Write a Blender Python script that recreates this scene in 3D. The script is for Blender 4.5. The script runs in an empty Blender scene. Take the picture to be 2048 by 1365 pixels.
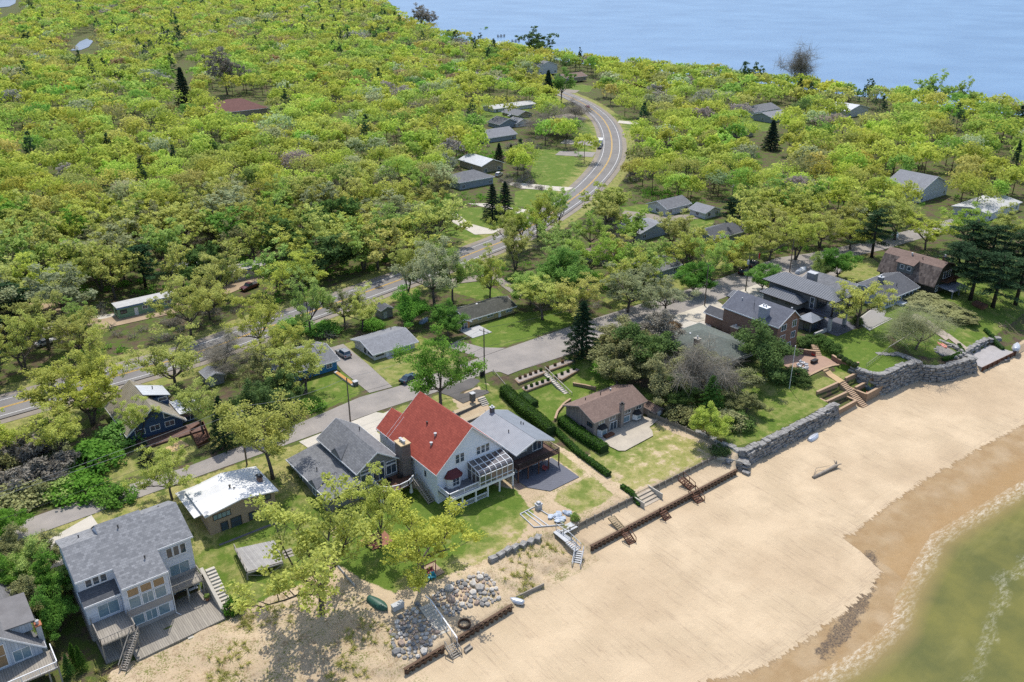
import bpy, bmesh, math, random
import numpy as np
from mathutils import Vector, Matrix
from mathutils.geometry import delaunay_2d_cdt
R = math.radians
SC = bpy.context.scene
COL = SC.collection
rnd = random.Random(7)

# ---------------------------------------------------------------- camera, sky, sun, exposure
FPX = 1740.0                     # focal length in pixels of the 2048 px wide photograph
PITCH = math.atan(788.0 / FPX)
HEAD = R(52.06)                  # x runs along the shore, y inland
CAMZ = 92.0
cd = bpy.data.cameras.new('camera')
cd.sensor_width = 36.0
cd.lens = FPX / 2048.0 * 36.0
cd.clip_start = 1.0
cd.clip_end = 20000.0
cam = bpy.data.objects.new('camera', cd)
COL.objects.link(cam)
cam.location = (0, 0, CAMZ)
cam.rotation_euler = (R(90) - PITCH, 0, HEAD - R(90))
SC.camera = cam

SUN_EL = R(61)
SUN_AZ = HEAD + R(6)             # direction towards the sun, counter-clockwise from +x
world = bpy.data.worlds.new('World')
SC.world = world
world.use_nodes = True
wn = world.node_tree.nodes
wl = world.node_tree.links
wn.clear()
wo = wn.new('ShaderNodeOutputWorld')
wb = wn.new('ShaderNodeBackground')
ws = wn.new('ShaderNodeTexSky')
ws.sky_type = 'NISHITA'
ws.sun_disc = False
ws.sun_elevation = SUN_EL
ws.sun_rotation = R(90) - SUN_AZ
ws.dust_density = 1.5
wb.inputs['Strength'].default_value = 0.15
wl.new(ws.outputs[0], wb.inputs[0])
wl.new(wb.outputs[0], wo.inputs[0])
sd = bpy.data.lights.new('sun', 'SUN')
sd.energy = 3.15
sd.angle = R(0.53)
sd.color = (1.0, 0.95, 0.87)
sun = bpy.data.objects.new('sun', sd)
COL.objects.link(sun)
sdir = Vector((math.cos(SUN_EL) * math.cos(SUN_AZ), math.cos(SUN_EL) * math.sin(SUN_AZ), math.sin(SUN_EL)))
sun.rotation_euler = sdir.to_track_quat('Z', 'Y').to_euler()
SC.view_settings.view_transform = 'Standard'
SC.view_settings.look = 'None'
SC.view_settings.gamma = 1
SC.view_settings.exposure = 0.55
SC.cycles.max_bounces = 6
SC.cycles.diffuse_bounces = 3
SC.cycles.glossy_bounces = 2
SC.cycles.transmission_bounces = 4
SC.cycles.transparent_max_bounces = 6
SC.cycles.use_denoising = False

# ---------------------------------------------------------------- photo pixel -> ground point
_s, _c = math.sin(PITCH), math.cos(PITCH)
_fw = (math.cos(HEAD), math.sin(HEAD))
_rt = (math.sin(HEAD), -math.cos(HEAD))
def P(x, y, z=6.0):
    u = (x - 1024) / FPX
    v = (y - 682.5) / FPX
    k = (CAMZ - z) / (_s + v * _c)
    X, Y = u * k, (_c - v * _s) * k
    return (_rt[0] * X + _fw[0] * Y, _rt[1] * X + _fw[1] * Y)
def Q(a, b, z):
    X = _rt[0] * a + _rt[1] * b
    Y = _fw[0] * a + _fw[1] * b
    h = CAMZ - z
    d = Y * _c + h * _s
    return (1024 + FPX * X / d, 682.5 + FPX * (h * _c - Y * _s) / d, d)

# ---------------------------------------------------------------- mesh builder
class MB:
    def __init__(s):
        s.v = []; s.f = []
    def box(s, x0, x1, y0, y1, z0, z1):
        if x0 > x1: x0, x1 = x1, x0
        if y0 > y1: y0, y1 = y1, y0
        n = len(s.v)
        s.v += [(x0,y0,z0),(x1,y0,z0),(x1,y1,z0),(x0,y1,z0),(x0,y0,z1),(x1,y0,z1),(x1,y1,z1),(x0,y1,z1)]
        s.f += [(n+3,n+2,n+1,n),(n+4,n+5,n+6,n+7),(n,n+1,n+5,n+4),(n+1,n+2,n+6,n+5),(n+2,n+3,n+7,n+6),(n+3,n,n+4,n+7)]
        return s
    def prism(s, pts, z0, z1):
        """pts 2d outline; z0/z1 numbers or lists"""
        a = sum(pts[i][0]*pts[(i+1)%len(pts)][1]-pts[(i+1)%len(pts)][0]*pts[i][1] for i in range(len(pts)))
        if a < 0: pts = pts[::-1]
        k = len(pts); n = len(s.v)
        s.v += [(p[0],p[1],z0) for p in pts] + [(p[0],p[1],z1) for p in pts]
        s.f.append(tuple(range(n+k-1, n-1, -1))); s.f.append(tuple(range(n+k, n+2*k)))
        for i in range(k):
            j = (i+1) % k
            s.f.append((n+i, n+j, n+k+j, n+k+i))
        return s
    def slab(s, pts, t):
        """3d planar outline (ccw from above) thickened downwards by t"""
        k = len(pts); n = len(s.v)
        s.v += [tuple(p) for p in pts] + [(p[0],p[1],p[2]-t) for p in pts]
        s.f.append(tuple(range(n, n+k))); s.f.append(tuple(range(n+2*k-1, n+k-1, -1)))
        for i in range(k):
            j = (i+1) % k
            s.f.append((n+j, n+i, n+k+i, n+k+j))
        return s
    def beam(s, p0, p1, w, h=None):
        h = w if h is None else h
        p0 = Vector(p0); p1 = Vector(p1); d = (p1-p0)
        if d.length < 1e-6: return s
        d.normalize()
        up = Vector((0,0,1)) if abs(d.z) < .95 else Vector((0,1,0))
        sx = d.cross(up).normalized()*(w/2); sy = sx.cross(d).normalized()*(h/2)
        n = len(s.v)
        for p in (p0, p1):
            for a, b in ((-1,-1),(1,-1),(1,1),(-1,1)):
                s.v.append(tuple(p + sx*a + sy*b))
        s.f += [(n,n+1,n+2,n+3),(n+7,n+6,n+5,n+4),(n+1,n,n+4,n+5),(n+2,n+1,n+5,n+6),(n+3,n+2,n+6,n+7),(n,n+3,n+7,n+4)]
        return s
    def tube(s, pts, rad, k=6, cap=True):
        pts = [Vector(p) for p in pts]; n0 = len(s.v)
        for i, p in enumerate(pts):
            d = (pts[min(i+1,len(pts)-1)] - pts[max(i-1,0)])
            d = d.normalized() if d.length > 1e-9 else Vector((0,0,1))
            up = Vector((0,0,1)) if abs(d.z) < .9 else Vector((1,0,0))
            a = d.cross(up).normalized(); b = a.cross(d)
            r = rad[i] if hasattr(rad, '__len__') else rad
            for j in range(k):
                t = 2*math.pi*j/k
                s.v.append(tuple(p + a*(math.cos(t)*r) + b*(math.sin(t)*r)))
        for i in range(len(pts)-1):
            for j in range(k):
                q = n0+i*k
                s.f.append((q+j, q+k+j, q+k+(j+1)%k, q+(j+1)%k))
        if cap:
            s.f.append(tuple(n0+j for j in range(k)))
            q = n0+(len(pts)-1)*k
            s.f.append(tuple(q+j for j in range(k-1,-1,-1)))
        return s
    def lathe(s, cx, cy, prof, k=12):
        n0 = len(s.v)
        for r, z in prof:
            for j in range(k):
                t = 2*math.pi*j/k
                s.v.append((cx+math.cos(t)*r, cy+math.sin(t)*r, z))
        for i in range(len(prof)-1):
            q = n0+i*k
            for j in range(k):
                s.f.append((q+j, q+(j+1)%k, q+k+(j+1)%k, q+k+j))
        s.f.append(tuple(n0+j for j in range(k-1,-1,-1)))
        q = n0+(len(prof)-1)*k
        s.f.append(tuple(q+j for j in range(k)))
        return s
    def rock(s, cx, cy, cz, rx, ry, rz, rg, sub=1, rot=0.0, jag=.18):
        bm = bmesh.new(); bmesh.ops.create_icosphere(bm, subdivisions=sub, radius=1)
        n = len(s.v); cr, sr = math.cos(rot), math.sin(rot)
        bm.verts.ensure_lookup_table()
        for v in bm.verts:
            q = 1 + rg.uniform(-jag, jag)
            x, y, z = v.co.x*q*rx, v.co.y*q*ry, v.co.z*q*rz
            s.v.append((cx+x*cr-y*sr, cy+x*sr+y*cr, cz+z))
        for f in bm.faces: s.f.append(tuple(n+v.index for v in f.verts))
        bm.free(); return s
    def rbox(s, cx, cy, cz, lx, ly, lz, rot, rg, jit=.12, cut=.22):
        """rough squared stone block with chamfered, jittered corners"""
        n = len(s.v); cr, sr = math.cos(rot), math.sin(rot)
        bm = bmesh.new(); bmesh.ops.create_cube(bm, size=1.0)
        bmesh.ops.bevel(bm, geom=bm.edges[:], offset=cut*min(lx,ly,lz)/max(lx,.01) if 0 else .1, segments=1, affect='EDGES')
        bm.verts.ensure_lookup_table(); bm.verts.index_update()
        for v in bm.verts:
            x = v.co.x*lx + rg.uniform(-jit,jit)*ly*.7; y = v.co.y*ly + rg.uniform(-jit,jit)*ly*1.1; z = v.co.z*lz + rg.uniform(-jit,jit)*lz*.9
            s.v.append((cx+x*cr-y*sr, cy+x*sr+y*cr, cz+z))
        for f in bm.faces: s.f.append(tuple(n+v.index for v in f.verts))
        bm.free(); return s

BASE = {}
def obj(name, mb, mat, parent=None, smooth=False):
    """one mesh object; builder coordinates are world coordinates"""
    off = (0,0,0)
    if parent is not None:
        r = parent
        while r.parent: r = r.parent
        off = r.location
    me = bpy.data.meshes.new(name)
    v = mb.v
    if off[0] or off[1] or off[2]:
        v = [(p[0]-off[0], p[1]-off[1], p[2]-off[2]) for p in mb.v]
    me.from_pydata(v, [], mb.f)
    if mat is not None: me.materials.append(mat)
    if smooth:
        me.polygons.foreach_set('use_smooth', [True]*len(me.polygons))
    me.update()
    o = bpy.data.objects.new(name, me)
    if parent is not None: o.parent = parent
    COL.objects.link(o)
    return o
def tag(o, label=None, cat=None, group=None, kind=None):
    if label: o['label'] = label
    if cat: o['category'] = cat
    if group: o['group'] = group
    if kind: o['kind'] = kind
    return o
def thing(name, label, cat, loc, group=None):
    o = bpy.data.objects.new(name, None)
    o.empty_display_size = 0.3
    o.location = loc
    COL.objects.link(o)
    return tag(o, label, cat, group)
def single(name, mb, mat, label, cat, group=None, origin=None, smooth=False):
    """a thing that is one mesh, its origin at its base"""
    if origin is None:
        xs = [p[0] for p in mb.v]; ys = [p[1] for p in mb.v]; zs = [p[2] for p in mb.v]
        origin = ((min(xs)+max(xs))/2, (min(ys)+max(ys))/2, min(zs))
    mb.v = [(p[0]-origin[0], p[1]-origin[1], p[2]-origin[2]) for p in mb.v]
    o = obj(name, mb, mat, None, smooth)
    o.location = origin
    return tag(o, label, cat, group)
def dup(root, loc, rz=None, scale=None, label=None, group=None):
    r = root.copy(); COL.objects.link(r); r.location = loc
    if rz is not None: r.rotation_euler = (0,0,rz)
    if scale is not None: r.scale = scale if hasattr(scale,'__len__') else (scale,)*3
    if label: r['label'] = label
    if group: r['group'] = group
    for ch in list(root.children):
        c = ch.copy(); COL.objects.link(c); c.parent = r
        for g in ch.children:
            d = g.copy(); COL.objects.link(d); d.parent = c
    return r

# ---------------------------------------------------------------- materials
MATS = {}
class N:
    def __init__(s, name):
        s.m = bpy.data.materials.new(name); s.m.use_nodes = True
        s.t = s.m.node_tree; s.t.nodes.clear()
        s.out = s.t.nodes.new('ShaderNodeOutputMaterial')
    def n(s, typ, **kw):
        q = s.t.nodes.new(typ)
        for k, v in kw.items():
            if k.startswith('i_'):
                q.inputs[k[2:].replace('_',' ')].default_value = v
            else: setattr(q, k, v)
        return q
    def l(s, a, b): s.t.links.new(a, b)
    def noise(s, vec, scale, detail=4, rough=.6):
        q = s.n('ShaderNodeTexNoise'); q.inputs['Scale'].default_value = scale
        q.inputs['Detail'].default_value = detail; q.inputs['Roughness'].default_value = rough
        if vec is not None: s.l(vec, q.inputs['Vector'])
        return q.outputs['Fac']
    def ramp(s, fac, a, b, ca=(0,0,0,1), cb=(1,1,1,1)):
        q = s.n('ShaderNodeMapRange'); q.clamp = True
        q.inputs['From Min'].default_value = a; q.inputs['From Max'].default_value = b
        s.l(fac, q.inputs['Value']); return q.outputs['Result']
    def math(s, op, a, b=None, clamp=False):
        q = s.n('ShaderNodeMath'); q.operation = op; q.use_clamp = clamp
        for i, x in enumerate((a, b)):
            if x is None: continue
            if isinstance(x, (int, float)): q.inputs[i].default_value = x
            else: s.l(x, q.inputs[i])
        return q.outputs[0]
    def mix(s, fac, a, b, mode='MIX'):
        q = s.n('ShaderNodeMix'); q.data_type = 'RGBA'; q.blend_type = mode
        if isinstance(fac, (int, float)): q.inputs[0].default_value = fac
        else: s.l(fac, q.inputs[0])
        for i, x in ((6, a), (7, b)):
            if isinstance(x, tuple): q.inputs[i].default_value = x if len(x) == 4 else (*x, 1)
            else: s.l(x, q.inputs[i])
        return q.outputs[2]
def c4(c): return (c[0], c[1], c[2], 1)

def mk(name, c, c2=None, scale=.8, rough=.85, bump=0.0, bscale=None, lines=None, brick=None, metal=0.0, spec=.3, speck=0.0, streak=None):
    """c..c2 blotched by noise; lines=(axis, spacing, width_fraction, dark); brick=(w,h,mortar colour, colour b)"""
    if name in MATS: return MATS[name]
    k = N(name)
    tc = k.n('ShaderNodeTexCoord'); ob = tc.outputs['Object']
    vec = ob
    if streak:
        mp = k.n('ShaderNodeMapping'); mp.inputs['Scale'].default_value = streak; k.l(ob, mp.inputs['Vector']); vec = mp.outputs['Vector']
    nz = k.noise(vec, scale, 5, .65)
    c2 = c2 or tuple(min(1, x*.8) for x in c)
    col = k.mix(k.ramp(nz, .32, .68), c4(c), c4(c2))
    if speck:
        n2 = k.noise(ob, 9.0, 3, .8)
        col = k.mix(k.math('MULTIPLY', k.ramp(n2, .45, .75), speck), col, (0,0,0,1))
    hgt = nz
    if brick:
        w, h, mort, cb = brick
        sep = k.n('ShaderNodeSeparateXYZ'); k.l(ob, sep.inputs[0])
        comb = k.n('ShaderNodeCombineXYZ')
        k.l(k.math('ADD', sep.outputs[0], sep.outputs[1]), comb.inputs[0]); k.l(sep.outputs[2], comb.inputs[1])
        bt = k.n('ShaderNodeTexBrick'); bt.offset = .5
        bt.inputs['Scale'].default_value = 1.0; bt.inputs['Brick Width'].default_value = w; bt.inputs['Row Height'].default_value = h
        bt.inputs['Mortar Size'].default_value = min(w,h)*.07; bt.inputs['Mortar'].default_value = c4(mort)
        k.l(comb.outputs[0], bt.inputs['Vector']); k.l(col, bt.inputs['Color1']); bt.inputs['Color2'].default_value = c4(cb)
        col = bt.outputs['Color']
    if lines:
        ax, sp, wd, dk = lines
        sep = k.n('ShaderNodeSeparateXYZ'); k.l(ob, sep.inputs[0])
        if ax == 'xy': src = k.math('ADD', sep.outputs[0], sep.outputs[1])
        else: src = sep.outputs['xyz'.index(ax)]
        fr = k.math('FRACT', k.math('DIVIDE', src, sp))
        msk = k.math('LESS_THAN', fr, wd)
        # every board its own slight shade
        fl = k.math('FLOOR', k.math('DIVIDE', src, sp))
        wn_ = k.n('ShaderNodeTexWhiteNoise'); wn_.noise_dimensions = '1D'; k.l(fl, wn_.inputs['W'])
        col = k.mix(k.math('MULTIPLY', wn_.outputs['Value'], .18), col, (0,0,0,1))
        col = k.mix(k.math('MULTIPLY', msk, dk), col, (0,0,0,1))
    bs = k.n('ShaderNodeBsdfPrincipled')
    k.l(col, bs.inputs['Base Color']); bs.inputs['Roughness'].default_value = rough
    bs.inputs['Metallic'].default_value = metal; bs.inputs['Specular IOR Level'].default_value = spec
    if bump:
        bp = k.n('ShaderNodeBump'); bp.inputs['Strength'].default_value = bump; bp.inputs['Distance'].default_value = .15
        k.l(k.noise(ob, bscale or scale*4, 4, .7), bp.inputs['Height']); k.l(bp.outputs[0], bs.inputs['Normal'])
    k.l(bs.outputs[0], k.out.inputs[0])
    MATS[name] = k.m
    return k.m

def leafmat(name, c, c2, trans=.45, var=.13, scale=.35):
    if name in MATS: return MATS[name]
    k = N(name)
    tc = k.n('ShaderNodeTexCoord')
    nz = k.noise(tc.outputs['Object'], scale, 3, .7)
    col = k.mix(k.ramp(nz, .36, .64), c4(c), c4(c2))
    oi = k.n('ShaderNodeObjectInfo')
    hs = k.n('ShaderNodeHueSaturation'); k.l(col, hs.inputs['Color'])
    k.l(k.math('ADD', k.math('MULTIPLY', oi.outputs['Random'], .018), .491), hs.inputs['Hue'])
    r2 = k.math('FRACT', k.math('MULTIPLY', oi.outputs['Random'], 7.31))
    k.l(k.math('ADD', k.math('MULTIPLY', r2, var*2), 1-var), hs.inputs['Value'])
    k.l(k.math('ADD', k.math('MULTIPLY', k.math('FRACT', k.math('MULTIPLY', oi.outputs['Random'], 13.7)), .14), .88), hs.inputs['Saturation'])
    df = k.n('ShaderNodeBsdfDiffuse'); k.l(hs.outputs[0], df.inputs['Color'])
    tr = k.n('ShaderNodeBsdfTranslucent'); k.l(hs.outputs[0], tr.inputs['Color'])
    mx = k.n('ShaderNodeMixShader'); mx.inputs[0].default_value = trans
    k.l(df.outputs[0], mx.inputs[1]); k.l(tr.outputs[0], mx.inputs[2])
    k.l(mx.outputs[0], k.out.inputs[0])
    MATS[name] = k.m
    return k.m

WHITE = mk('white_paint', (.72,.73,.74), (.66,.67,.69), 1.5, .6)
TRIMG = mk('grey_trim', (.45,.46,.47), None, 2, .6)
GLASS = mk('window_glass', (.035,.05,.07), (.05,.075,.10), .6, .06, spec=.8)
GLASSB = mk('window_glass_with_blinds', (.22,.30,.34), (.12,.20,.26), .5, .08, spec=.8)
DARK = mk('dark_metal', (.02,.02,.022), None, 3, .5)
STEEL = mk('rusted_sheet_pile', (.13,.075,.045), (.075,.05,.035), 2.5, .85, .3, 8)
CONC = mk('pale_concrete', (.50,.46,.39), (.42,.39,.33), .35, .9, .1, 12, speck=.12)
CONCJ = mk('jointed_concrete', (.52,.47,.38), (.45,.41,.33), .3, .9, .1, 12, lines=('x', 3.2, .015, .35))
ASPH = mk('worn_grey_asphalt', (.31,.28,.25), (.215,.198,.182), .16, .92, .15, 14, speck=.3)
ASPHD = mk('dark_asphalt', (.125,.115,.105), (.09,.085,.08), .3, .92, .15, 14, speck=.2)
DECKW = mk('weathered_deck_boards', (.33,.30,.25), (.25,.225,.19), 1.2, .85, lines=('x', .30, .14, .55), streak=(3,.4,1))
WOODG = mk('silvered_timber', (.32,.29,.25), (.22,.20,.17), 2, .9, .15, 10)
WOODB = mk('brown_stained_timber', (.13,.06,.035), (.085,.04,.025), 2, .8, .1, 10)
WOODP = mk('pressure_treated_timber', (.28,.22,.13), (.2,.16,.10), 2, .85, .1, 10)
POLEW = mk('utility_pole_wood', (.16,.13,.10), (.10,.08,.065), 3, .9, .1, 10)
STONEW = mk('rough_limestone', (.36,.35,.33), (.15,.145,.14), 1.3, .95, .9, 4, speck=.3)
ROCKM = mk('field_stone', (.36,.33,.30), (.20,.19,.185), .9, .85, .35, 5, speck=.15)
BRICK = mk('red_brown_brick', (.22,.115,.075), (.155,.08,.055), 1.2, .9, brick=(.6,.2,(.32,.28,.24),(.17,.085,.06)))
BLOCK = mk('tan_retaining_block', (.36,.25,.16), (.27,.19,.125), 1.2, .95, .2, 6, brick=(.45,.22,(.17,.12,.08),(.31,.21,.14)))
BLOCKG = mk('grey_retaining_block', (.17,.165,.16), (.11,.11,.108), 1.2, .95, .2, 6, brick=(.5,.22,(.06,.06,.06),(.14,.135,.13)))
BARK = mk('grey_brown_bark', (.135,.115,.095), (.07,.06,.05), 3, .95, .4, 8)
BARKD = mk('dark_bark', (.05,.045,.04), (.028,.025,.023), 3, .95, .4, 8)
# ---------------------------------------------------------------- terrain
# cross-shore profile: for each line, stations along x -> (y, z)
WL = [(-400,44),(60,45.5),(86,46.3),(98,44.8),(107,45.2),(113,47.6),(122,50),(132,52.3),(144,51.6),(162,50.3),(230,51),(330,58),(700,60)]
TB = [(-400,92),(30,92),(43,80),(63,81),(72,84),(82,84),(119,84),(122,85.8),(152.5,85.9),(153.5,85.3),(168,85.3),(169,86.2),(172,86.0),(184,84.7),(186.3,81.8),(190,80.8),(198,78.9),(199.5,78.5),(200,76.8),(214,76.2),(240,76),(330,80),(700,85)]
ZT = [(-400,1.3),(43,1.3),(44,1.9),(62.5,1.9),(63.5,1.35),(81.5,1.35),(82,1.9),(119.5,1.9),(121.5,3.6),(153,3.9),(153.6,1.7),(168.5,1.7),(169,5.4),(184,5.2),(186,4.4),(198,4.2),(199,2.0),(214,2.0),(216,2.6),(700,3)]
U0 = [(-400,103),(28,103),(44,92.2),(54,91),(65,88.4),(74,90.6),(80,88.8),(119,88.8),(122,90),(150,91),(162,92),(170,90),(185,90),(200,82.2),(214,82.2),(216,82),(700,95)]
ZU0 = [(-400,2.1),(28,2.1),(44,2.7),(54,2.9),(65,2.7),(74,2.7),(80,1.95),(119,1.95),(122,3.9),(150,4.2),(160,4.6),(170,5.6),(185,5.6),(198,4.4),(200,2.1),(214,2.1),(216,3.0),(700,3.5)]
ZU1 = [(-400,2.15),(28,2.15),(44,2.8),(54,3.0),(65,2.9),(74,2.9),(80,2.9),(119,2.9),(122,4.0),(150,4.3),(160,4.6),(170,5.7),(185,5.7),(198,4.5),(200,3.4),(214,3.4),(216,3.4),(700,4)]
V0 = [(-400,112),(31,112),(33,120),(44,120),(50,114),(58,114),(66,112),(70,104),(82,104),(84,107),(95,107),(104,107.5),(120,107.5),(124,110),(150,106),(163,103),(172,98),(180,97),(192,96),(700,105)]
ZV0 = [(-400,2.3),(31,2.3),(33,3.6),(44,3.6),(50,3.2),(66,3.0),(82,3.0),(95,3.0),(104,3.1),(120,3.2),(124,4.6),(150,5.0),(165,5.6),(180,6),(700,6)]
X0 = [(-400,128),(31,128),(44,132),(56,132),(66,132),(68,128),(78,129),(84,123.5),(96,122),(104,127),(120,128),(126,126),(150,120),(170,110),(700,112)]
ZX0 = [(-400,5.9),(68,5.9),(78,5.9),(84,3.3),(96,3.3),(104,3.8),(120,3.9),(126,5.2),(150,5.8),(170,6),(700,6)]
def _ln(t, x):
    t = np.array(t, float); return np.interp(x, t[:,0], t[:,1])
SHX = [(-400,570),(159,553),(224,553),(312,545),(449,543),(560,522),(680,528),(796,556),(940,600),(1274,758),(1565,900),(3400,1800)]
def shx(y): return np.interp(np.asarray(y, float), [p[0] for p in SHX], [p[1] for p in SHX])
def hnp(x, y):
    x = np.asarray(x, float); y = np.asarray(y, float)
    w = _ln(WL, x); t = _ln(TB, x); u = _ln(U0, x); v = _ln(V0, x); q = _ln(X0, x)
    zt, zu0, zu1, zv, zx = _ln(ZT, x), _ln(ZU0, x), _ln(ZU1, x), _ln(ZV0, x), _ln(ZX0, x)
    ks = [(w-60, -9+0*x), (w-1, -.12+0*x), (w, .0+0*x), (w+7, .42+0*x), (t, 1.05+0*x), (t+.35, zt), (np.maximum(u, t+.7), zu0), (np.maximum(u, t+.7)+.35, zu1),
          (np.maximum(v, np.maximum(u, t)+2), zv), (q, zx), (q*0+135.5, 6+0*x), (q*0+5000, 6.0+0*x)]
    z = np.where(y <= ks[0][0], ks[0][1], 6.0)
    for (b0, z0), (b1, z1) in zip(ks[:-1], ks[1:]):
        f = np.clip((y-b0)/np.maximum(b1-b0, 1e-3), 0, 1)
        z = np.where((y > b0) & (y <= b1), z0 + (z1-z0)*f, z)
    # brick terraces between x 153.6 and 169
    zz = z
    m = (x > 153.8) & (x < 168.8)
    zz = np.where(m & (y > 85.6) & (y <= 87.6), 2.0, zz)
    zz = np.where(m & (y > 87.6) & (y <= 90.0), 3.1, zz)
    zz = np.where(m & (y > 90.0) & (y <= 94.6), 4.5, zz)
    zz = np.where((x > 156.5) & (x < 171.5) & (y > 94.6) & (y <= 107), 5.0, zz)
    # far shore falls to the lake
    shore = shx(y)
    # land also ends with the near shore curving into the far shore
    # gentle undulation of the beach and yards
    zz = zz + .05*np.sin(x*.31+y*.17)*np.sin(y*.23-x*.11)*(y < 84)*(y > w+4)
    du = (x < 43) & (y > 60) & (y < 108)
    zz = zz + np.where(du, .22*np.sin(x*.5+1.3)*np.sin(y*.45)+.12*np.sin(x*1.1)*np.cos(y*.9), 0)
    du = (x > 62) & (x < 81) & (y > 80) & (y < 90.5)
    zz = zz + np.where(du, .35*np.abs(np.sin(x*.9+.5*y))*np.sin((y-80)/10.5*3.14), 0)
    far = np.clip((y-240)/300, 0, 1)
    zz = zz + far*3.0*np.sin(x*.006+1)*np.sin(y*.004)
    f = np.clip((shore - x)/22, -3, 1)
    zz = np.where(x > shore-22, np.minimum(zz, -.4 + f*6.4), zz)
    return zz
def H(x, y): return float(hnp(x, y))
def G(px, py):
    """photo pixel -> point on the terrain"""
    z = 4.0
    for _ in range(40):
        a, b = P(px, py, z); z = z*.5 + H(a, b)*.5
    a, b = P(px, py, z)
    return (a, b, H(a, b))
def GP(px): return [G(*p)[:2] for p in px]

def sdf(poly, x, y):
    """signed distance, positive inside"""
    poly = [tuple(p) for p in poly]
    d = np.full(x.shape, 1e9); ins = np.zeros(x.shape, bool)
    for i in range(len(poly)):
        ax, ay = poly[i]; bx, by = poly[(i+1) % len(poly)]
        ex, ey = bx-ax, by-ay
        t = np.clip(((x-ax)*ex+(y-ay)*ey)/max(ex*ex+ey*ey, 1e-9), 0, 1)
        d = np.minimum(d, (x-ax-t*ex)**2+(y-ay-t*ey)**2)
        cond = ((ay > y) != (by > y)) & (x < (bx-ax)*(y-ay)/((by-ay) if by != ay else 1e-9)+ax)
        ins ^= cond
    d = np.sqrt(d)
    return np.where(ins, d, -d)

# highway centre line and the local street
HWYPX = [(289,738),(396,707),(540,655),(688,602),(767,573),(880,533),(983,493),(1016,480),(1060,455),(1117,419),(1160,388),(1189,361),(1214,330),(1224,301),(1221,267),(1206,239),(1183,219),(1160,204),(1146,191)]
HWY = [P(x, y, 6) for x, y in HWYPX]
HWY = [(-260,181),(-120,184),(-40,186),(0,187)] + HWY[:-1]
HWY += [(385,450),(392,500),(398,600),(430,760)]
def smooth_line(pts, n=6):
    out = []
    for i in range(len(pts)-1):
        p0 = pts[max(i-1,0)]; p1 = pts[i]; p2 = pts[i+1]; p3 = pts[min(i+2,len(pts)-1)]
        for k in range(n):
            t = k/n
            out.append(tuple(.5*((2*p1[j])+(-p0[j]+p2[j])*t+(2*p0[j]-5*p1[j]+4*p2[j]-p3[j])*t*t+(-p0[j]+3*p1[j]-3*p2[j]+p3[j])*t**3) for j in (0,1)))
    out.append(tuple(pts[-1])); return out
HWY = smooth_line(HWY, 5)
# light low-pass so pixel noise does not wobble the road
for _ in range(6):
    HWY = [HWY[0]] + [((HWY[i-1][0]+2*HWY[i][0]+HWY[i+1][0])/4, (HWY[i-1][1]+2*HWY[i][1]+HWY[i+1][1])/4) for i in range(1, len(HWY)-1)] + [HWY[-1]]
def offset(line, d):
    out = []
    for i in range(len(line)):
        a = line[max(i-1,0)]; b = line[min(i+1,len(line)-1)]
        dx, dy = b[0]-a[0], b[1]-a[1]; L = math.hypot(dx, dy) or 1
        out.append((line[i][0]-dy/L*d, line[i][1]+dx/L*d))
    return out
def strip(line, d0, d1): return offset(line, d0) + offset(line, d1)[::-1]

STREET = [(-220,137.5),(-100,137),(-40,137.5),(7.3,137.2),(22,137.6),(48,138.2),(74,139.2),(90,138.8),(103,139.6),(106,136.2),(121,135.7),(150,136),(170,136.4),(191,137.7),(206,138.5),(222,137.5),(250,133),(300,130),
          (300,137),(252,141),(229,145),(218,148.5),(182,146.9),(143,147.8),(111,147.2),(85,146),(74,146.8),(64,145.2),(54,143.8),(36,142.3),(20,143.2),(7.7,142.6),(-40,143),(-100,143),(-220,143.5)]

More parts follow.
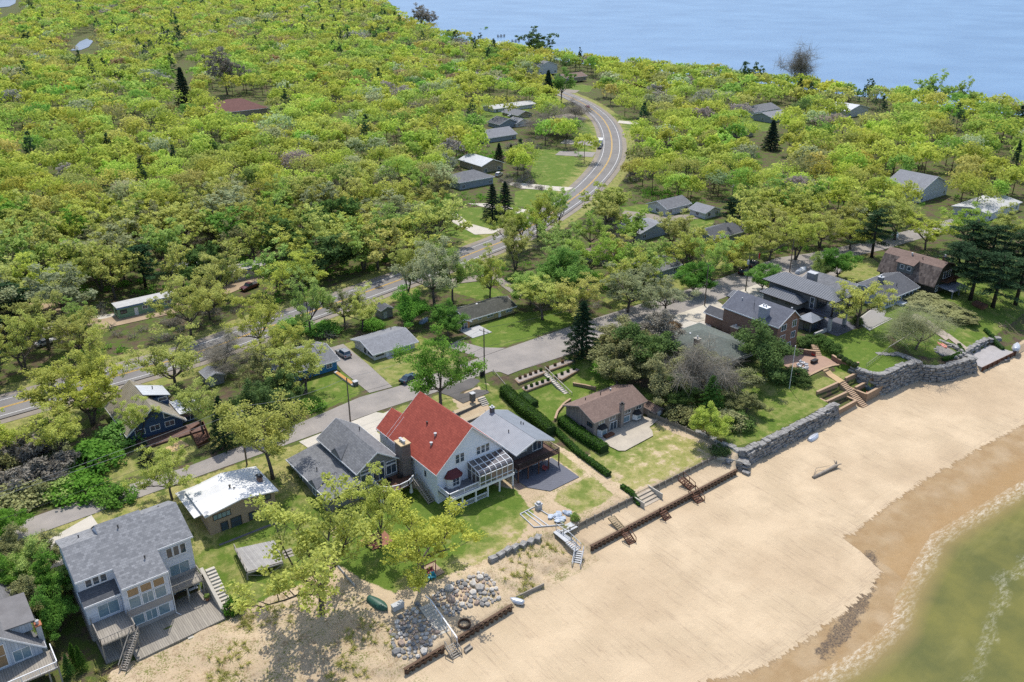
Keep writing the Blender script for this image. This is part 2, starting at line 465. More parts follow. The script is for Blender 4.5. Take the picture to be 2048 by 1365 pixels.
# natural ground cover
SAND = [(-400,10),(900,10),(900,80),(216,77.5),(214,76),(198,78.2),(186,81),(184,84.2),(172,85.7),(157,85.6),(122,86),(120.5,100),(120.5,107),(104,104),(98,104),(96,122),(98,128),(99,136),(84,134),(70,128),(58,117),(30,104),(11,104),(11,99),(-20,99),(-400,99)]
GRASS = [
 [(-30,124),(10,127),(30,119),(58,116),(70,126),(84,128),(92,137.6),(-30,137.4)],
 [(28.6,108),(31,104.5),(40,103.5),(47,106),(50,113),(56,118),(56,136.6),(46,137.6),(44,133.5),(32,133.2),(31,121),(28.7,119)],
 [(46,106),(47.5,99),(50,93.2),(57,91.5),(68,91),(74,92.2),(79.6,96),(81.6,103.4),(79,107),(69,110),(66,116),(57,117),(50,112)],
 [(85.5,91),(90,90.5),(94.5,91.5),(95.5,98),(93.2,98.6),(87,98.4),(84.5,96)],
 [(93.4,99),(95.2,100),(96.2,106),(96.5,112),(94.5,116),(93.6,108)],
 [(97.2,97),(98,90.6),(105,89.2),(119,89.2),(120.3,93),(118.6,99.5),(119,107.4),(104,108),(100,104),(97.8,100)],
 [(97,117),(103.5,118),(112,117.8),(122,118.5),(126,128),(124,133.6),(104,130.8),(99,131.5),(97.6,124)],
 [(123,88),(131,86),(140,85.8),(152.6,85.6),(153.6,88),(154.8,91),(156.6,95),(155,102),(150,108),(140,104),(130,98),(124,92)],
 [(154.6,90.6),(162.2,90.6),(162.2,94.4),(156.8,94.4)],[(164.4,90.4),(169,89.6),(171,91.5),(169,94.4),(164.4,94.4)],
 [(166,92),(171.6,86.4),(183,85.3),(185,91.5),(190,96),(205,97),(216,102),(216,112),(203,104),(192,102),(181,105),(170,106)],
 [(187,88),(190,84),(197,82.6),(206,82.8),(216,82.4),(245,85),(262,98),(258,119),(240,110),(222,104),(205,100),(192,97)],
 [(107,149),(118,148.2),(132,148.2),(141,151),(138,158),(129,162.6),(113,162.2),(109,156)],
 [(82,147.6),(88,147),(100,148.2),(103,157),(101,166),(99,173),(84,173),(81.5,166),(83,158)],
 [(61,146.6),(66,146.4),(74.5,148),(76.5,152),(77,160),(66,160.5),(60,156)],
 [(70,132.4),(73,131.9),(84,126),(88,130),(90,137.6),(74,138.2)],
 [(93,120),(97,124),(99.5,133),(97.6,138),(94.5,130)],
 [(150,148.5),(170,148.3),(196,149.5),(222,152),(235,156),(228,166),(200,163),(170,160),(152,156)],
 [(224,118),(236,124),(245,138),(226,137),(216,128)],
 [(12,146),(30,145),(52,146),(58,149),(50,154),(34,153),(14,152)],
 [(128,119),(133,116),(136,122),(132,128),(127,126)],
]
# road side verges and the yards left of the highway bend
GRASSPX = [[(915,418),(960,415),(1055,432),(1058,440),(985,460),(920,448)],[(1030,384),(1062,378),(1125,390),(1080,418),(1028,412)],[(900,440),(985,462),(950,484),(880,470)],
 [(1072,300),(1130,300),(1168,330),(1120,385),(1080,375),(1060,350)],[(1150,240),(1195,255),(1198,290),(1170,310),(1140,290)],[(1140,165),(1190,170),(1178,184),(1140,182)],
 [(1190,205),(1240,232),(1285,245),(1270,258),(1255,268),(1235,240)],[(1480,232),(1560,230),(1540,262),(1490,260)],[(960,205),(1060,215),(1055,240),(965,250)],
 [(1240,415),(1330,405),(1330,440),(1250,430)],[(1380,430),(1430,440),(1420,470),(1380,460)],[(860,540),(960,560),(1010,590),(960,600),(870,575)]]
for g in GRASSPX: GRASS.append([P(x, y, 6) for x, y in g])
GRASS.append(strip(HWY, 4.5, 11)); GRASS.append(strip(HWY, -11, -4.5))
WETEDGE = [(-400,52),(60,53),(75,54.4),(83.3,51.0),(96.6,50.3),(110.4,50.6),(116.2,52.0),(117.6,56),(118.5,60.3),(128.7,61.2),(148.2,61.3),(164.8,60.9),(182.9,59.5),(230,61),(700,66)]

def axis(segs):
    out = [segs[0][0]]
    for a, b, st in segs:
        n = max(1, int(round((b-a)/st))); out += list(np.linspace(a, b, n+1)[1:])
    return np.array(out)
ax_ = axis([(-420,-30,15),(-30,20,2),(20,240,.55),(240,340,1.6),(340,640,6),(640,1000,15),(1000,2400,60)])
ay_ = axis([(-30,40,6),(40,130,.5),(130,180,.9),(180,260,2),(260,620,6),(620,1600,20),(1600,3200,80)])
X, Y = np.meshgrid(ax_, ay_)
Z = hnp(X, Y)
nx, ny = len(ax_), len(ay_)
co = np.stack([X.ravel(), Y.ravel(), Z.ravel()], 1)
ii = np.arange((nx-1)*(ny-1)); cx_ = ii % (nx-1); cy_ = ii // (nx-1)
v0 = cy_*nx+cx_
quads = np.stack([v0, v0+1, v0+nx+1, v0+nx], 1)
def np_mesh(name, co, faces, mat, smooth=True):
    me = bpy.data.meshes.new(name)
    nf, k = faces.shape
    me.vertices.add(len(co)); me.vertices.foreach_set('co', co.astype(np.float32).ravel())
    me.loops.add(nf*k); me.loops.foreach_set('vertex_index', faces.astype(np.int32).ravel())
    me.polygons.add(nf); me.polygons.foreach_set('loop_start', np.arange(0, nf*k, k, dtype=np.int32))
    me.polygons.foreach_set('use_smooth', np.full(nf, smooth))
    me.materials.append(mat); me.update(calc_edges=True)
    return me
def add_attr(me, name, vals):
    a = me.attributes.new(name, 'FLOAT', 'POINT'); a.data.foreach_set('value', vals.astype(np.float32).ravel())

def ground_material():
    k = N('natural_ground')
    tc = k.n('ShaderNodeTexCoord'); ob = tc.outputs['Object']
    def attr(nm):
        a = k.n('ShaderNodeAttribute'); a.attribute_name = nm; return a.outputs['Fac']
    gs, ss, wt, lu = attr('grass'), attr('sand'), attr('wet'), attr('lush')
    n1 = k.noise(ob, .9, 6, .7); n2 = k.noise(ob, .12, 4, .6); n3 = k.noise(ob, 4.0, 4, .75); n4 = k.noise(ob, .35, 5, .65)
    # woodland floor: leaf litter with low green growth
    lit = k.mix(k.ramp(n1, .35, .65), (.12,.085,.055,1), (.065,.048,.034,1))
    floor = k.mix(k.ramp(n4, .40, .56), lit, k.mix(k.ramp(n3, .3, .7), (.055,.085,.016,1), (.10,.13,.03,1)))
    # grass: lush to dry
    lush = k.mix(k.ramp(n1, .3, .7), (.08,.14,.018,1), (.135,.19,.03,1))
    dry = k.mix(k.ramp(n1, .3, .7), (.22,.235,.05,1), (.42,.35,.16,1))
    dryf = k.math('ADD', k.ramp(n4, .38, .66), k.math('MULTIPLY', k.math('SUBTRACT', lu, .5), -1.6), True)
    gr = k.mix(dryf, lush, dry)
    gr = k.mix(k.math('MULTIPLY', k.ramp(n3, .3, .7), .35), gr, (.03,.06,.01,1))
    # sand
    mp = k.n('ShaderNodeMapping'); mp.inputs['Scale'].default_value = (.05,.6,1); mp.inputs['Rotation'].default_value = (0,0,R(-38)); k.l(ob, mp.inputs['Vector'])
    n5 = k.noise(mp.outputs[0], 2.2, 5, .7)
    snd = k.mix(k.ramp(n2, .38, .62), (.52,.41,.275,1), (.44,.345,.228,1))
    snd = k.mix(k.math('MULTIPLY', k.ramp(k.noise(ob, .045, 3, .5), .45, .6), .35), snd, (.35,.255,.16,1))
    snd = k.mix(k.math('MULTIPLY', k.ramp(n5, .56, .74), .30), snd, (.40,.29,.18,1))
    snd = k.mix(k.math('MULTIPLY', k.ramp(n3, .52, .75), .3), snd, (.33,.25,.17,1))
    snd = k.mix(k.math('MULTIPLY', k.ramp(n1, .57, .75), .22), snd, (.33,.25,.17,1))
    # raking lines and tyre tracks running from the lots to the water
    mq = k.n('ShaderNodeMapping'); mq.inputs['Scale'].default_value = (.9,.028,1); mq.inputs['Rotation'].default_value = (0,0,R(-7)); k.l(ob, mq.inputs['Vector'])
    n7 = k.noise(mq.outputs[0], 1.6, 3, .6)
    trk = k.math('SUBTRACT', 1.0, k.ramp(k.math('ABSOLUTE', k.math('SUBTRACT', n7, .56)), 0, .022))
    snd = k.mix(k.math('MULTIPLY', k.math('MULTIPLY', trk, k.ramp(n2, .38, .55)), .55), snd, (.27,.2,.14,1))
    mr = k.n('ShaderNodeMapping'); mr.inputs['Scale'].default_value = (.045,1.3,1); mr.inputs['Rotation'].default_value = (0,0,R(4)); k.l(ob, mr.inputs['Vector'])
    n9 = k.noise(mr.outputs[0], 1.1, 4, .65)
    trk2 = k.math('SUBTRACT', 1.0, k.ramp(k.math('ABSOLUTE', k.math('SUBTRACT', n9, .55)), 0, .03))
    snd = k.mix(k.math('MULTIPLY', k.math('MULTIPLY', trk2, k.ramp(wt, -3.0, -.5)), .55), snd, (.27,.2,.14,1))
    n10 = k.noise(ob, 2.2, 3, .9)
    snd = k.mix(k.math('MULTIPLY', k.ramp(n10, .66, .72), .45), snd, (.24,.18,.13,1))
    # wet sand with a ragged upper edge
    mt = k.n('ShaderNodeMapping'); mt.inputs['Scale'].default_value = (1.2,.16,1); k.l(ob, mt.inputs['Vector'])
    wsum = k.math('ADD', k.math('ADD', wt, k.math('MULTIPLY', k.math('SUBTRACT', n1, .5), 1.6)), k.math('MULTIPLY', k.math('SUBTRACT', k.noise(mt.outputs[0], 1.0, 4, .75), .5), 4.0))
    wf = k.ramp(wsum, -.06, .06)
    wetc = k.mix(k.ramp(n4, .3, .7), (.27,.175,.085,1), (.32,.225,.12,1))
    n6 = k.noise(ob, .22, 3, .5)
    wetc = k.mix(k.math('MULTIPLY', k.ramp(n6, .45, .7), .75), wetc, (.38,.285,.175,1))
    deb = attr('debris')
    wetc = k.mix(k.math('MULTIPLY', k.ramp(k.math('ADD', deb, k.math('MULTIPLY', k.math('SUBTRACT', n1, .5), 4.5)), 0, .5), k.ramp(n3, .3, .6)), wetc, (.07,.055,.045,1))
    wetc = k.mix(k.math('MULTIPLY', k.ramp(wsum, .45, .05), .45), wetc, (.13,.085,.045,1))
    wetc = k.mix(k.math('MULTIPLY', k.ramp(k.math('ADD', wt, k.math('MULTIPLY', n1, 3.0)), 6.6, 9.5), .7), wetc, (.31,.195,.085,1))
    snd = k.mix(wf, snd, wetc)
    # sparse beach grass on the dunes
    dn = attr('dune')
    tuft = k.math('MULTIPLY', k.ramp(k.math('ADD', n3, k.math('MULTIPLY', n4, .6)), .84, .92), dn)
    snd = k.mix(tuft, snd, (.17,.17,.055,1))
    litter = k.math('MULTIPLY', k.ramp(k.math('ADD', n1, k.math('MULTIPLY', n3, .35)), .70, .80), k.ramp(dn, .6, 1))
    snd = k.mix(k.math('MULTIPLY', litter, .55), snd, (.24,.16,.09,1))
    col = k.mix(k.ramp(k.math('ADD', ss, k.math('MULTIPLY', k.math('SUBTRACT', n1, .5), 1.4)), -.1, .1), floor, snd)
    gmask = k.ramp(k.math('ADD', gs, k.math('MULTIPLY', k.math('SUBTRACT', n1, .5), k.math('ADD', .8, k.math('MULTIPLY', k.math('SUBTRACT', 1.0, lu), 2.6)))), -.12, .18)
    bare = k.math('MULTIPLY', k.ramp(k.math('ADD', n4, k.math('MULTIPLY', n3, .35)), .70, .80), k.ramp(lu, .55, .2))
    gmask = k.math('MULTIPLY', gmask, k.math('SUBTRACT', 1.0, bare))
    col = k.mix(gmask, col, gr)
    bs = k.n('ShaderNodeBsdfPrincipled'); k.l(col, bs.inputs['Base Color'])
    k.l(k.math('SUBTRACT', .95, k.math('MULTIPLY', wf, .25)), bs.inputs['Roughness'])
    bs.inputs['Specular IOR Level'].default_value = .15
    bp = k.n('ShaderNodeBump'); bp.inputs['Strength'].default_value = .5; bp.inputs['Distance'].default_value = .25
    k.l(k.math('ADD', n1, k.math('MULTIPLY', n3, .5)), bp.inputs['Height']); k.l(bp.outputs[0], bs.inputs['Normal'])
    k.l(bs.outputs[0], k.out.inputs[0])
    return k.m
def build_ground():
    me = np_mesh('ground', co, quads, ground_material())
    x, y = X.ravel(), Y.ravel()
    near = (x > -60) & (x < 420) & (y < 460)
    g = np.full(x.shape, -3.0); lush = np.full(x.shape, .25)
    LV = [.12, .6, .85, .35, .3, .4, .75, .6, .5, .5, .95, .75, .85, .45, .75, .5, .6, .5, .4, .35, .5]
    for i, poly in enumerate(GRASS):
        s = np.full(x.shape, -9.0); s[near] = sdf(poly, x[near], y[near])
        lv = LV[i] if i < len(LV) else .8
        if i >= len(GRASS)-2: lv = .3
        up = s > g
        lush = np.where(up, lv, lush); g = np.maximum(g, s)
    # the lake side of the two lawns dries out into sand
    lush = np.where((x > 97) & (x < 121) & (y < 104) & (y > 88), .05+.6*np.clip((y-92)/12, 0, 1)*np.clip((119-x)/10, .1, 1), lush)
    lush = np.where((x > 70) & (x < 82) & (y < 100) & (y > 88), .15+.6*np.clip((y-93)/7, 0, 1), lush)
    lush = np.where((x > 46) & (x < 70) & (y < 97) & (y > 88), .25+.5*np.clip((y-92)/4, 0, 1), lush)
    add_attr(me, 'grass', np.clip(g, -3, 3)); add_attr(me, 'lush', lush)
    s = np.full(x.shape, -3.0); s[near] = np.clip(sdf(SAND, x[near], y[near]), -3, 3)
    s[(~near) & (y < 80)] = 3
    # the open beach along the far shore
    shore = shx(y)
    s = np.where(x > shore-12, 3, s)
    add_attr(me, 'sand', s)
    add_attr(me, 'wet', np.clip(_ln(WETEDGE, x) - y, -3, 12))
    db = [(92,46.8),(98,47.0),(104,48.2),(110,50.2),(116,52.6),(120,55.6),(117.5,56.6),(112,53.6),(106,51.2),(99,49.2),(93,48.2)]
    d = np.full(x.shape, -3.0); mm = (x > 70) & (x < 150) & (y < 75); d[mm] = sdf(db, x[mm], y[mm])
    add_attr(me, 'debris', np.clip(d+.35, -3, 3))
    dn = np.where((x < 46) & (y > 70) & (y < 110), np.clip((y-72)/10, 0, 1), 0)
    dn = np.maximum(dn, np.where((x > 60) & (x < 82) & (y > 81) & (y < 92), .9, 0))
    dn = np.maximum(dn, np.where((x > 81) & (x < 99) & (y > 88.6) & (y < 125), .75, 0))
    add_attr(me, 'dune', dn)
    o = bpy.data.objects.new('ground', me); COL.objects.link(o); tag(o, kind='structure')
build_ground()

def water():
    k = N('lake_water')
    tc = k.n('ShaderNodeTexCoord'); ob = tc.outputs['Object']
    sep = k.n('ShaderNodeSeparateXYZ'); k.l(ob, sep.inputs[0])
    sh = k.n('ShaderNodeAttribute'); sh.attribute_name = 'shore'; sh = sh.outputs['Fac']
    n1 = k.noise(ob, .11, 4, .6); n2 = k.noise(ob, 1.0, 5, .7)
    mp = k.n('ShaderNodeMapping'); mp.inputs['Rotation'].default_value = (0,0,R(-12)); mp.inputs['Scale'].default_value = (.35,1.0,1); k.l(ob, mp.inputs['Vector'])
    n3 = k.noise(mp.outputs[0], .9, 6, .72)
    shal = k.mix(k.ramp(n1, .35, .65), (.155,.145,.032,1), (.095,.10,.024,1))
    shal = k.mix(k.ramp(sh, 5.5, .3), shal, (.30,.20,.09,1))
    n8 = k.noise(mp.outputs[0], .16, 4, .6)
    shal = k.mix(k.math('MULTIPLY', k.ramp(n8, .55, .72), .6), shal, (.22,.20,.06,1))
    deep = k.mix(k.ramp(k.noise(ob, .012, 4, .6), .35, .65), (.095,.185,.32,1), (.125,.23,.375,1))
    isnear = k.ramp(sep.outputs[0], 420, 330)
    col = k.mix(isnear, deep, shal)
    # breaking edge
    e1 = k.math('SUBTRACT', 1.0, k.ramp(k.math('ABSOLUTE', k.math('SUBTRACT', k.math('ADD', sh, k.math('MULTIPLY', k.math('SUBTRACT', n1, .5), 4.0)), .9)), .0, 2.2))
    e2 = k.math('SUBTRACT', 1.0, k.ramp(k.math('ABSOLUTE', k.math('SUBTRACT', k.math('ADD', sh, k.math('MULTIPLY', k.math('SUBTRACT', n1, .5), 7.0)), 13.5)), .0, 1.3))
    band = k.math('MULTIPLY', k.math('MAXIMUM', e1, k.math('MULTIPLY', e2, .38)), k.math('ADD', .3, k.math('MULTIPLY', .7, k.ramp(k.noise(ob, .09, 3, .6), .36, .60))))
    mf = k.n('ShaderNodeMapping'); mf.inputs['Scale'].default_value = (.45,1.2,1); mf.inputs['Rotation'].default_value = (0,0,R(-8)); k.l(ob, mf.inputs['Vector'])
    foam = k.math('MULTIPLY', k.math('POWER', band, .7), k.ramp(k.noise(mf.outputs[0], 1.5, 8, .82), .47, .62))
    foam = k.math('MULTIPLY', foam, isnear)
    col = k.mix(k.math('MULTIPLY', foam, .8), col, (.62,.58,.48,1))
    bs = k.n('ShaderNodeBsdfPrincipled'); k.l(col, bs.inputs['Base Color'])
    k.l(k.math('ADD', .16, k.math('MULTIPLY', foam, .6)), bs.inputs['Roughness']); bs.inputs['IOR'].default_value = 1.33; bs.inputs['Specular IOR Level'].default_value = .22
    bp = k.n('ShaderNodeBump'); bp.inputs['Strength'].default_value = .55; bp.inputs['Distance'].default_value = .25
    nf = k.noise(mp.outputs[0], .22, 7, .78)
    k.l(k.math('ADD', k.math('MULTIPLY', n3, k.math('ADD', .25, k.math('MULTIPLY', isnear, -.05))), k.math('MULTIPLY', nf, k.math('SUBTRACT', 2.6, k.math('MULTIPLY', isnear, 2.1)))), bp.inputs['Height']); k.l(bp.outputs[0], bs.inputs['Normal'])
    df = k.n('ShaderNodeBsdfDiffuse'); k.l(col, df.inputs['Color']); k.l(bp.outputs[0], df.inputs['Normal'])
    gl = k.n('ShaderNodeBsdfGlossy'); gl.inputs['Roughness'].default_value = .22; k.l(bp.outputs[0], gl.inputs['Normal'])
    ms = k.n('ShaderNodeMixShader'); k.l(k.math('ADD', .20, k.math('MULTIPLY', isnear, -.16)), ms.inputs[0]); k.l(df.outputs[0], ms.inputs[1]); k.l(gl.outputs[0], ms.inputs[2])
    k.l(ms.outputs[0], k.out.inputs[0])
    xs = axis([(-900,20,80),(20,240,2),(240,600,40),(600,9000,700)]); ys = axis([(-900,-20,80),(-20,66,1.5),(66,900,80),(900,9000,700)])
    A, B = np.meshgrid(xs, ys); n_, m_ = len(xs), len(ys)
    i_ = np.arange((n_-1)*(m_-1)); q0 = (i_//(n_-1))*n_+i_ % (n_-1)
    cc = np.stack([A.ravel(), B.ravel(), np.zeros(A.size)], 1)
    me = np_mesh('water', cc, np.stack([q0, q0+1, q0+n_+1, q0+n_], 1), k.m)
    add_attr(me, 'shore', np.clip(_ln(WL, A.ravel()) - B.ravel(), -5, 60))
    o = bpy.data.objects.new('water', me); COL.objects.link(o); tag(o, kind='structure')
    # woodland ponds
    pm = mk('pond_water', (.13,.17,.23), (.10,.13,.18), .05, .4, spec=.3)
    for nm, pts, z in (('pond', [(140,95),(158,78),(172,72),(186,76),(176,88),(160,94)], 8), ('pond', [(-60,-14),(36,-14),(30,6),(18,12),(-60,20)], 8), ('pond', [(40,102),(75,100),(80,104),(45,106)], 8)):
        w = [P(x, y, z) for x, y in pts]
        zz = max(H(*q) for q in w)
        mb = MB(); mb.prism(w, zz-.3, zz+.35)
        tag(obj(nm, mb, pm), kind='structure')
water()

SHN = [0]
def sheet(name, poly, mat, dz=.05, step=3.0, z=None, kind='structure'):
    if name != 'street': SHN[0] += 1; dz += .02+.004*(SHN[0] % 12)
    """a surface draped on the terrain"""
    pts = []
    n = len(poly)
    for i in range(n):
        a, b = poly[i], poly[(i+1) % n]
        L = math.hypot(b[0]-a[0], b[1]-a[1]); k = max(1, int(L/step))
        for j in range(k): pts.append((a[0]+(b[0]-a[0])*j/k, a[1]+(b[1]-a[1])*j/k))
    m = len(pts)
    xs = [p[0] for p in pts]; ys = [p[1] for p in pts]
    gx = np.arange(min(xs)+step*.5, max(xs), step); gy = np.arange(min(ys)+step*.5, max(ys), step)
    if len(gx) and len(gy):
        A, B = np.meshgrid(gx, gy); A, B = A.ravel(), B.ravel()
        s = sdf(poly, A, B) > step*.35
        inner = list(zip(A[s], B[s]))
    else: inner = []
    allp = [Vector(p) for p in pts] + [Vector((float(a), float(b))) for a, b in inner]
    res = delaunay_2d_cdt(allp, [(i, (i+1) % m) for i in range(m)], [], 1, 1e-4)
    vv, ff = res[0], res[2]
    mb = MB()
    for p in vv: mb.v.append((p.x, p.y, (H(p.x, p.y) if z is None else z) + dz))
    for f in ff:
        f = list(f)
        a, b, c = (vv[f[0]], vv[f[1]], vv[f[2]])
        if (b-a).cross(c-a) < 0: f = f[::-1]
        mb.f.append(tuple(f))
    o = obj(name, mb, mat)
    if kind: tag(o, kind=kind)
    return o

sheet('street', STREET, ASPH, .06, 4)
shoulder = mk('gravel_shoulder', (.27,.235,.19), (.20,.175,.145), .3, .95, speck=.2)
def ribbon(name, line, d0, d1, mat, dz, dash=None):
    a, b = offset(line, d0), offset(line, d1)
    mb = MB()
    acc = 0
    for i in range(len(line)-1):
        L = math.hypot(line[i+1][0]-line[i][0], line[i+1][1]-line[i][1])
        acc += L
        n = len(mb.v)
        mb.v += [(*a[i], H(*line[i])+dz), (*a[i+1], H(*line[i+1])+dz), (*b[i+1], H(*line[i+1])+dz), (*b[i], H(*line[i])+dz)]
        mb.f.append((n, n+3, n+2, n+1) if d1 > d0 and False else (n, n+1, n+2, n+3))
    return tag(obj(name, mb, mat), kind='structure')
ribbon('road_shoulder', HWY, -7.0, 7.0, shoulder, .05)
ribbon('highway', HWY, -5.0, 5.0, mk('highway_asphalt', (.20,.19,.18), (.15,.143,.138), .15, .9, speck=.15), .20)
LINEW = mk('white_road_paint', (.75,.75,.74), None, 2, .7); LINEY = mk('yellow_road_paint', (.62,.38,.05), None, 2, .7)
ribbon('road_marking', HWY, -3.75, -3.6, LINEW, .23); ribbon('road_marking', HWY, 3.6, 3.75, LINEW, .23)
ribbon('road_marking', HWY, -.28, -.10, LINEY, .23); ribbon('road_marking', HWY, .10, .28, LINEY, .23)
def psheet(name, px, mat, dz=.05, step=3.0, z=6.0): return sheet(name, [P(x, y, z) for x, y in px], mat, dz, step)
# drives and parking
sheet('driveway', [(76.5,147.2),(77,160),(79,173),(84,173),(83.2,160),(81.8,146.6)], ASPH, .055, 3)
sheet('driveway', [(105,147),(102.6,156),(106.5,157.8),(109,151),(113,147.4)], ASPH, .055, 3)
sheet('driveway', [(56,137.9),(56.6,133),(60.2,132.2),(66,132),(68.5,132.3),(71,132.6),(74.4,137.6),(73.4,139.0)], CONC, .075, 3)
sheet('driveway', [(74.8,133),(69.6,132.2),(69.6,128.6),(66.6,128.6),(67,132.2),(70.5,132.8),(73.8,137.5),(76,138)], CONC, .065, 3)
sheet('driveway', [(10,127),(10,134),(18.5,137.3),(19,127)], CONC, .07, 3)
sheet('parking_area', [(88,139.0),(90.2,132.3),(97.3,132.6),(98.4,138.2),(97.5,139.6)], ASPHD, .055, 3)
sheet('parking_area', [(104,139.8),(104.8,135.9),(114,136.3),(117,136.2),(117,137.5)], ASPH, .05, 3)
sheet('driveway', [(158,136.6),(160.5,130),(166,129.5),(172.8,130),(176,136.8)], CONCJ, .085, 3)
sheet('driveway', [(186,137.6),(185,129),(192,128.6),(196,137.9)], CONC, .07, 3)
sheet('driveway', [(196,137.9),(199,128),(214,127),(224,130),(226,137.2),(206,138.4)], ASPH, .056, 3)
sheet('driveway', [(151,126),(160,125.5),(166,129.4),(160.4,129.9),(158,136.6),(150,136.2)], CONC, .06, 3)
psheet('driveway', [(875,425),(905,445),(950,470),(985,468),(1010,456),(985,460),(940,448),(910,425)], CONC)
psheet('driveway', [(935,408),(990,420),(1055,434),(1078,424),(1040,418),(985,408)], CONC)
psheet('driveway', [(1000,365),(1040,378),(1130,384),(1150,376),(1110,374),(1050,368)], CONC)
psheet('driveway', [(1110,312),(1185,316),(1192,306),(1120,304)], ASPH)
psheet('driveway', [(1120,289),(1192,294),(1197,285),(1130,281)], ASPH)
psheet('driveway', [(1090,236),(1160,246),(1175,238),(1140,228)], shoulder)
psheet('driveway', [(1235,247),(1280,252),(1285,246),(1238,242)], CONC)
psheet('driveway', [(1060,180),(1150,186),(1160,180),(1070,172)], shoulder)
psheet('driveway', [(1240,432),(1330,444),(1420,436),(1424,428),(1330,432),(1250,422)], shoulder)
psheet('path', [(20,655),(60,650),(230,628),(235,636),(70,666),(20,670)], CONC)
psheet('dirt_road', [(0,560),(200,640),(380,600),(640,500),(640,510),(390,618),(200,660),(0,590)], mk('sandy_track', (.38,.29,.19), (.27,.2,.13), .2, .95))
psheet('path', [(850,575),(900,570),(985,560),(1040,600),(1045,585),(990,548),(895,558),(850,566)], shoulder)
# ---------------------------------------------------------------- building kit
def seam(name, c, c2, sp=.45, dark=.45, rough=.45, spec=.5, metal=.0):
    if name in MATS: return MATS[name]
    k = N(name)
    tc = k.n('ShaderNodeTexCoord'); ob = tc.outputs['Object']
    ge = k.n('ShaderNodeNewGeometry'); sn = k.n('ShaderNodeSeparateXYZ'); k.l(ge.outputs['True Normal'], sn.inputs[0])
    so = k.n('ShaderNodeSeparateXYZ'); k.l(ob, so.inputs[0])
    usey = k.math('GREATER_THAN', k.math('ABSOLUTE', sn.outputs[0]), k.math('ABSOLUTE', sn.outputs[1]))
    src = k.math('ADD', k.math('MULTIPLY', usey, so.outputs[1]), k.math('MULTIPLY', k.math('SUBTRACT', 1.0, usey), so.outputs[0]))
    fr = k.math('FRACT', k.math('DIVIDE', src, sp))
    m = k.math('LESS_THAN', fr, .17)
    m2 = k.math('MULTIPLY', k.math('GREATER_THAN', fr, .17), k.math('LESS_THAN', fr, .34))
    col = k.mix(k.ramp(k.noise(ob, .7, 4, .6), .3, .7), c4(c), c4(c2))
    col = k.mix(k.math('MULTIPLY', m, dark), col, (0,0,0,1))
    col = k.mix(k.math('MULTIPLY', m2, dark*.4), col, (1,1,1,1))
    bs = k.n('ShaderNodeBsdfPrincipled'); k.l(col, bs.inputs['Base Color']); bs.inputs['Roughness'].default_value = rough
    bs.inputs['Specular IOR Level'].default_value = spec; bs.inputs['Metallic'].default_value = metal
    k.l(bs.outputs[0], k.out.inputs[0]); MATS[name] = k.m
    return k.m
def shingle(name, c, c2, tab=.45, row=.3, lo=.35):
    """courses of asphalt shingles following the slope"""
    if name in MATS: return MATS[name]
    k = N(name)
    tc = k.n('ShaderNodeTexCoord'); ob = tc.outputs['Object']
    ge = k.n('ShaderNodeNewGeometry'); sn = k.n('ShaderNodeSeparateXYZ'); k.l(ge.outputs['True Normal'], sn.inputs[0])
    so = k.n('ShaderNodeSeparateXYZ'); k.l(ob, so.inputs[0])
    usey = k.math('GREATER_THAN', k.math('ABSOLUTE', sn.outputs[0]), k.math('ABSOLUTE', sn.outputs[1]))
    inv = k.math('SUBTRACT', 1.0, usey)
    al = k.math('ADD', k.math('MULTIPLY', usey, so.outputs[1]), k.math('MULTIPLY', inv, so.outputs[0]))
    up = k.math('ADD', k.math('MULTIPLY', usey, so.outputs[0]), k.math('MULTIPLY', inv, so.outputs[1]))
    cb = k.n('ShaderNodeCombineXYZ'); k.l(al, cb.inputs[0]); k.l(up, cb.inputs[1])
    bt = k.n('ShaderNodeTexBrick'); bt.offset = .5; bt.inputs['Scale'].default_value = 1; bt.inputs['Brick Width'].default_value = tab
    bt.inputs['Row Height'].default_value = row; bt.inputs['Mortar Size'].default_value = .018; bt.inputs['Bias'].default_value = 0.0
    bt.inputs['Mortar'].default_value = c4(tuple(x*.55 for x in c)); bt.inputs['Color1'].default_value = c4(c); bt.inputs['Color2'].default_value = c4(c2)
    k.l(cb.outputs[0], bt.inputs['Vector'])
    nz = k.ramp(k.noise(ob, .45, 5, .65), .35, .7); n2 = k.noise(ob, 7, 3, .8)
    col = k.mix(k.math('MULTIPLY', nz, lo), bt.outputs['Color'], c4(tuple(x*.62 for x in c2)))
    col = k.mix(k.math('MULTIPLY', k.ramp(n2, .4, .8), .25), col, (0,0,0,1))
    bs = k.n('ShaderNodeBsdfPrincipled'); k.l(col, bs.inputs['Base Color']); bs.inputs['Roughness'].default_value = .9
    bs.inputs['Specular IOR Level'].default_value = .25
    k.l(bs.outputs[0], k.out.inputs[0]); MATS[name] = k.m
    return k.m
def siding(name, c, c2=None, row=.22, vert=False):
    return mk(name, c, c2 or tuple(x*.9 for x in c), .6, .75, lines=('xy' if vert else 'z', row, .12, .35), bump=0)

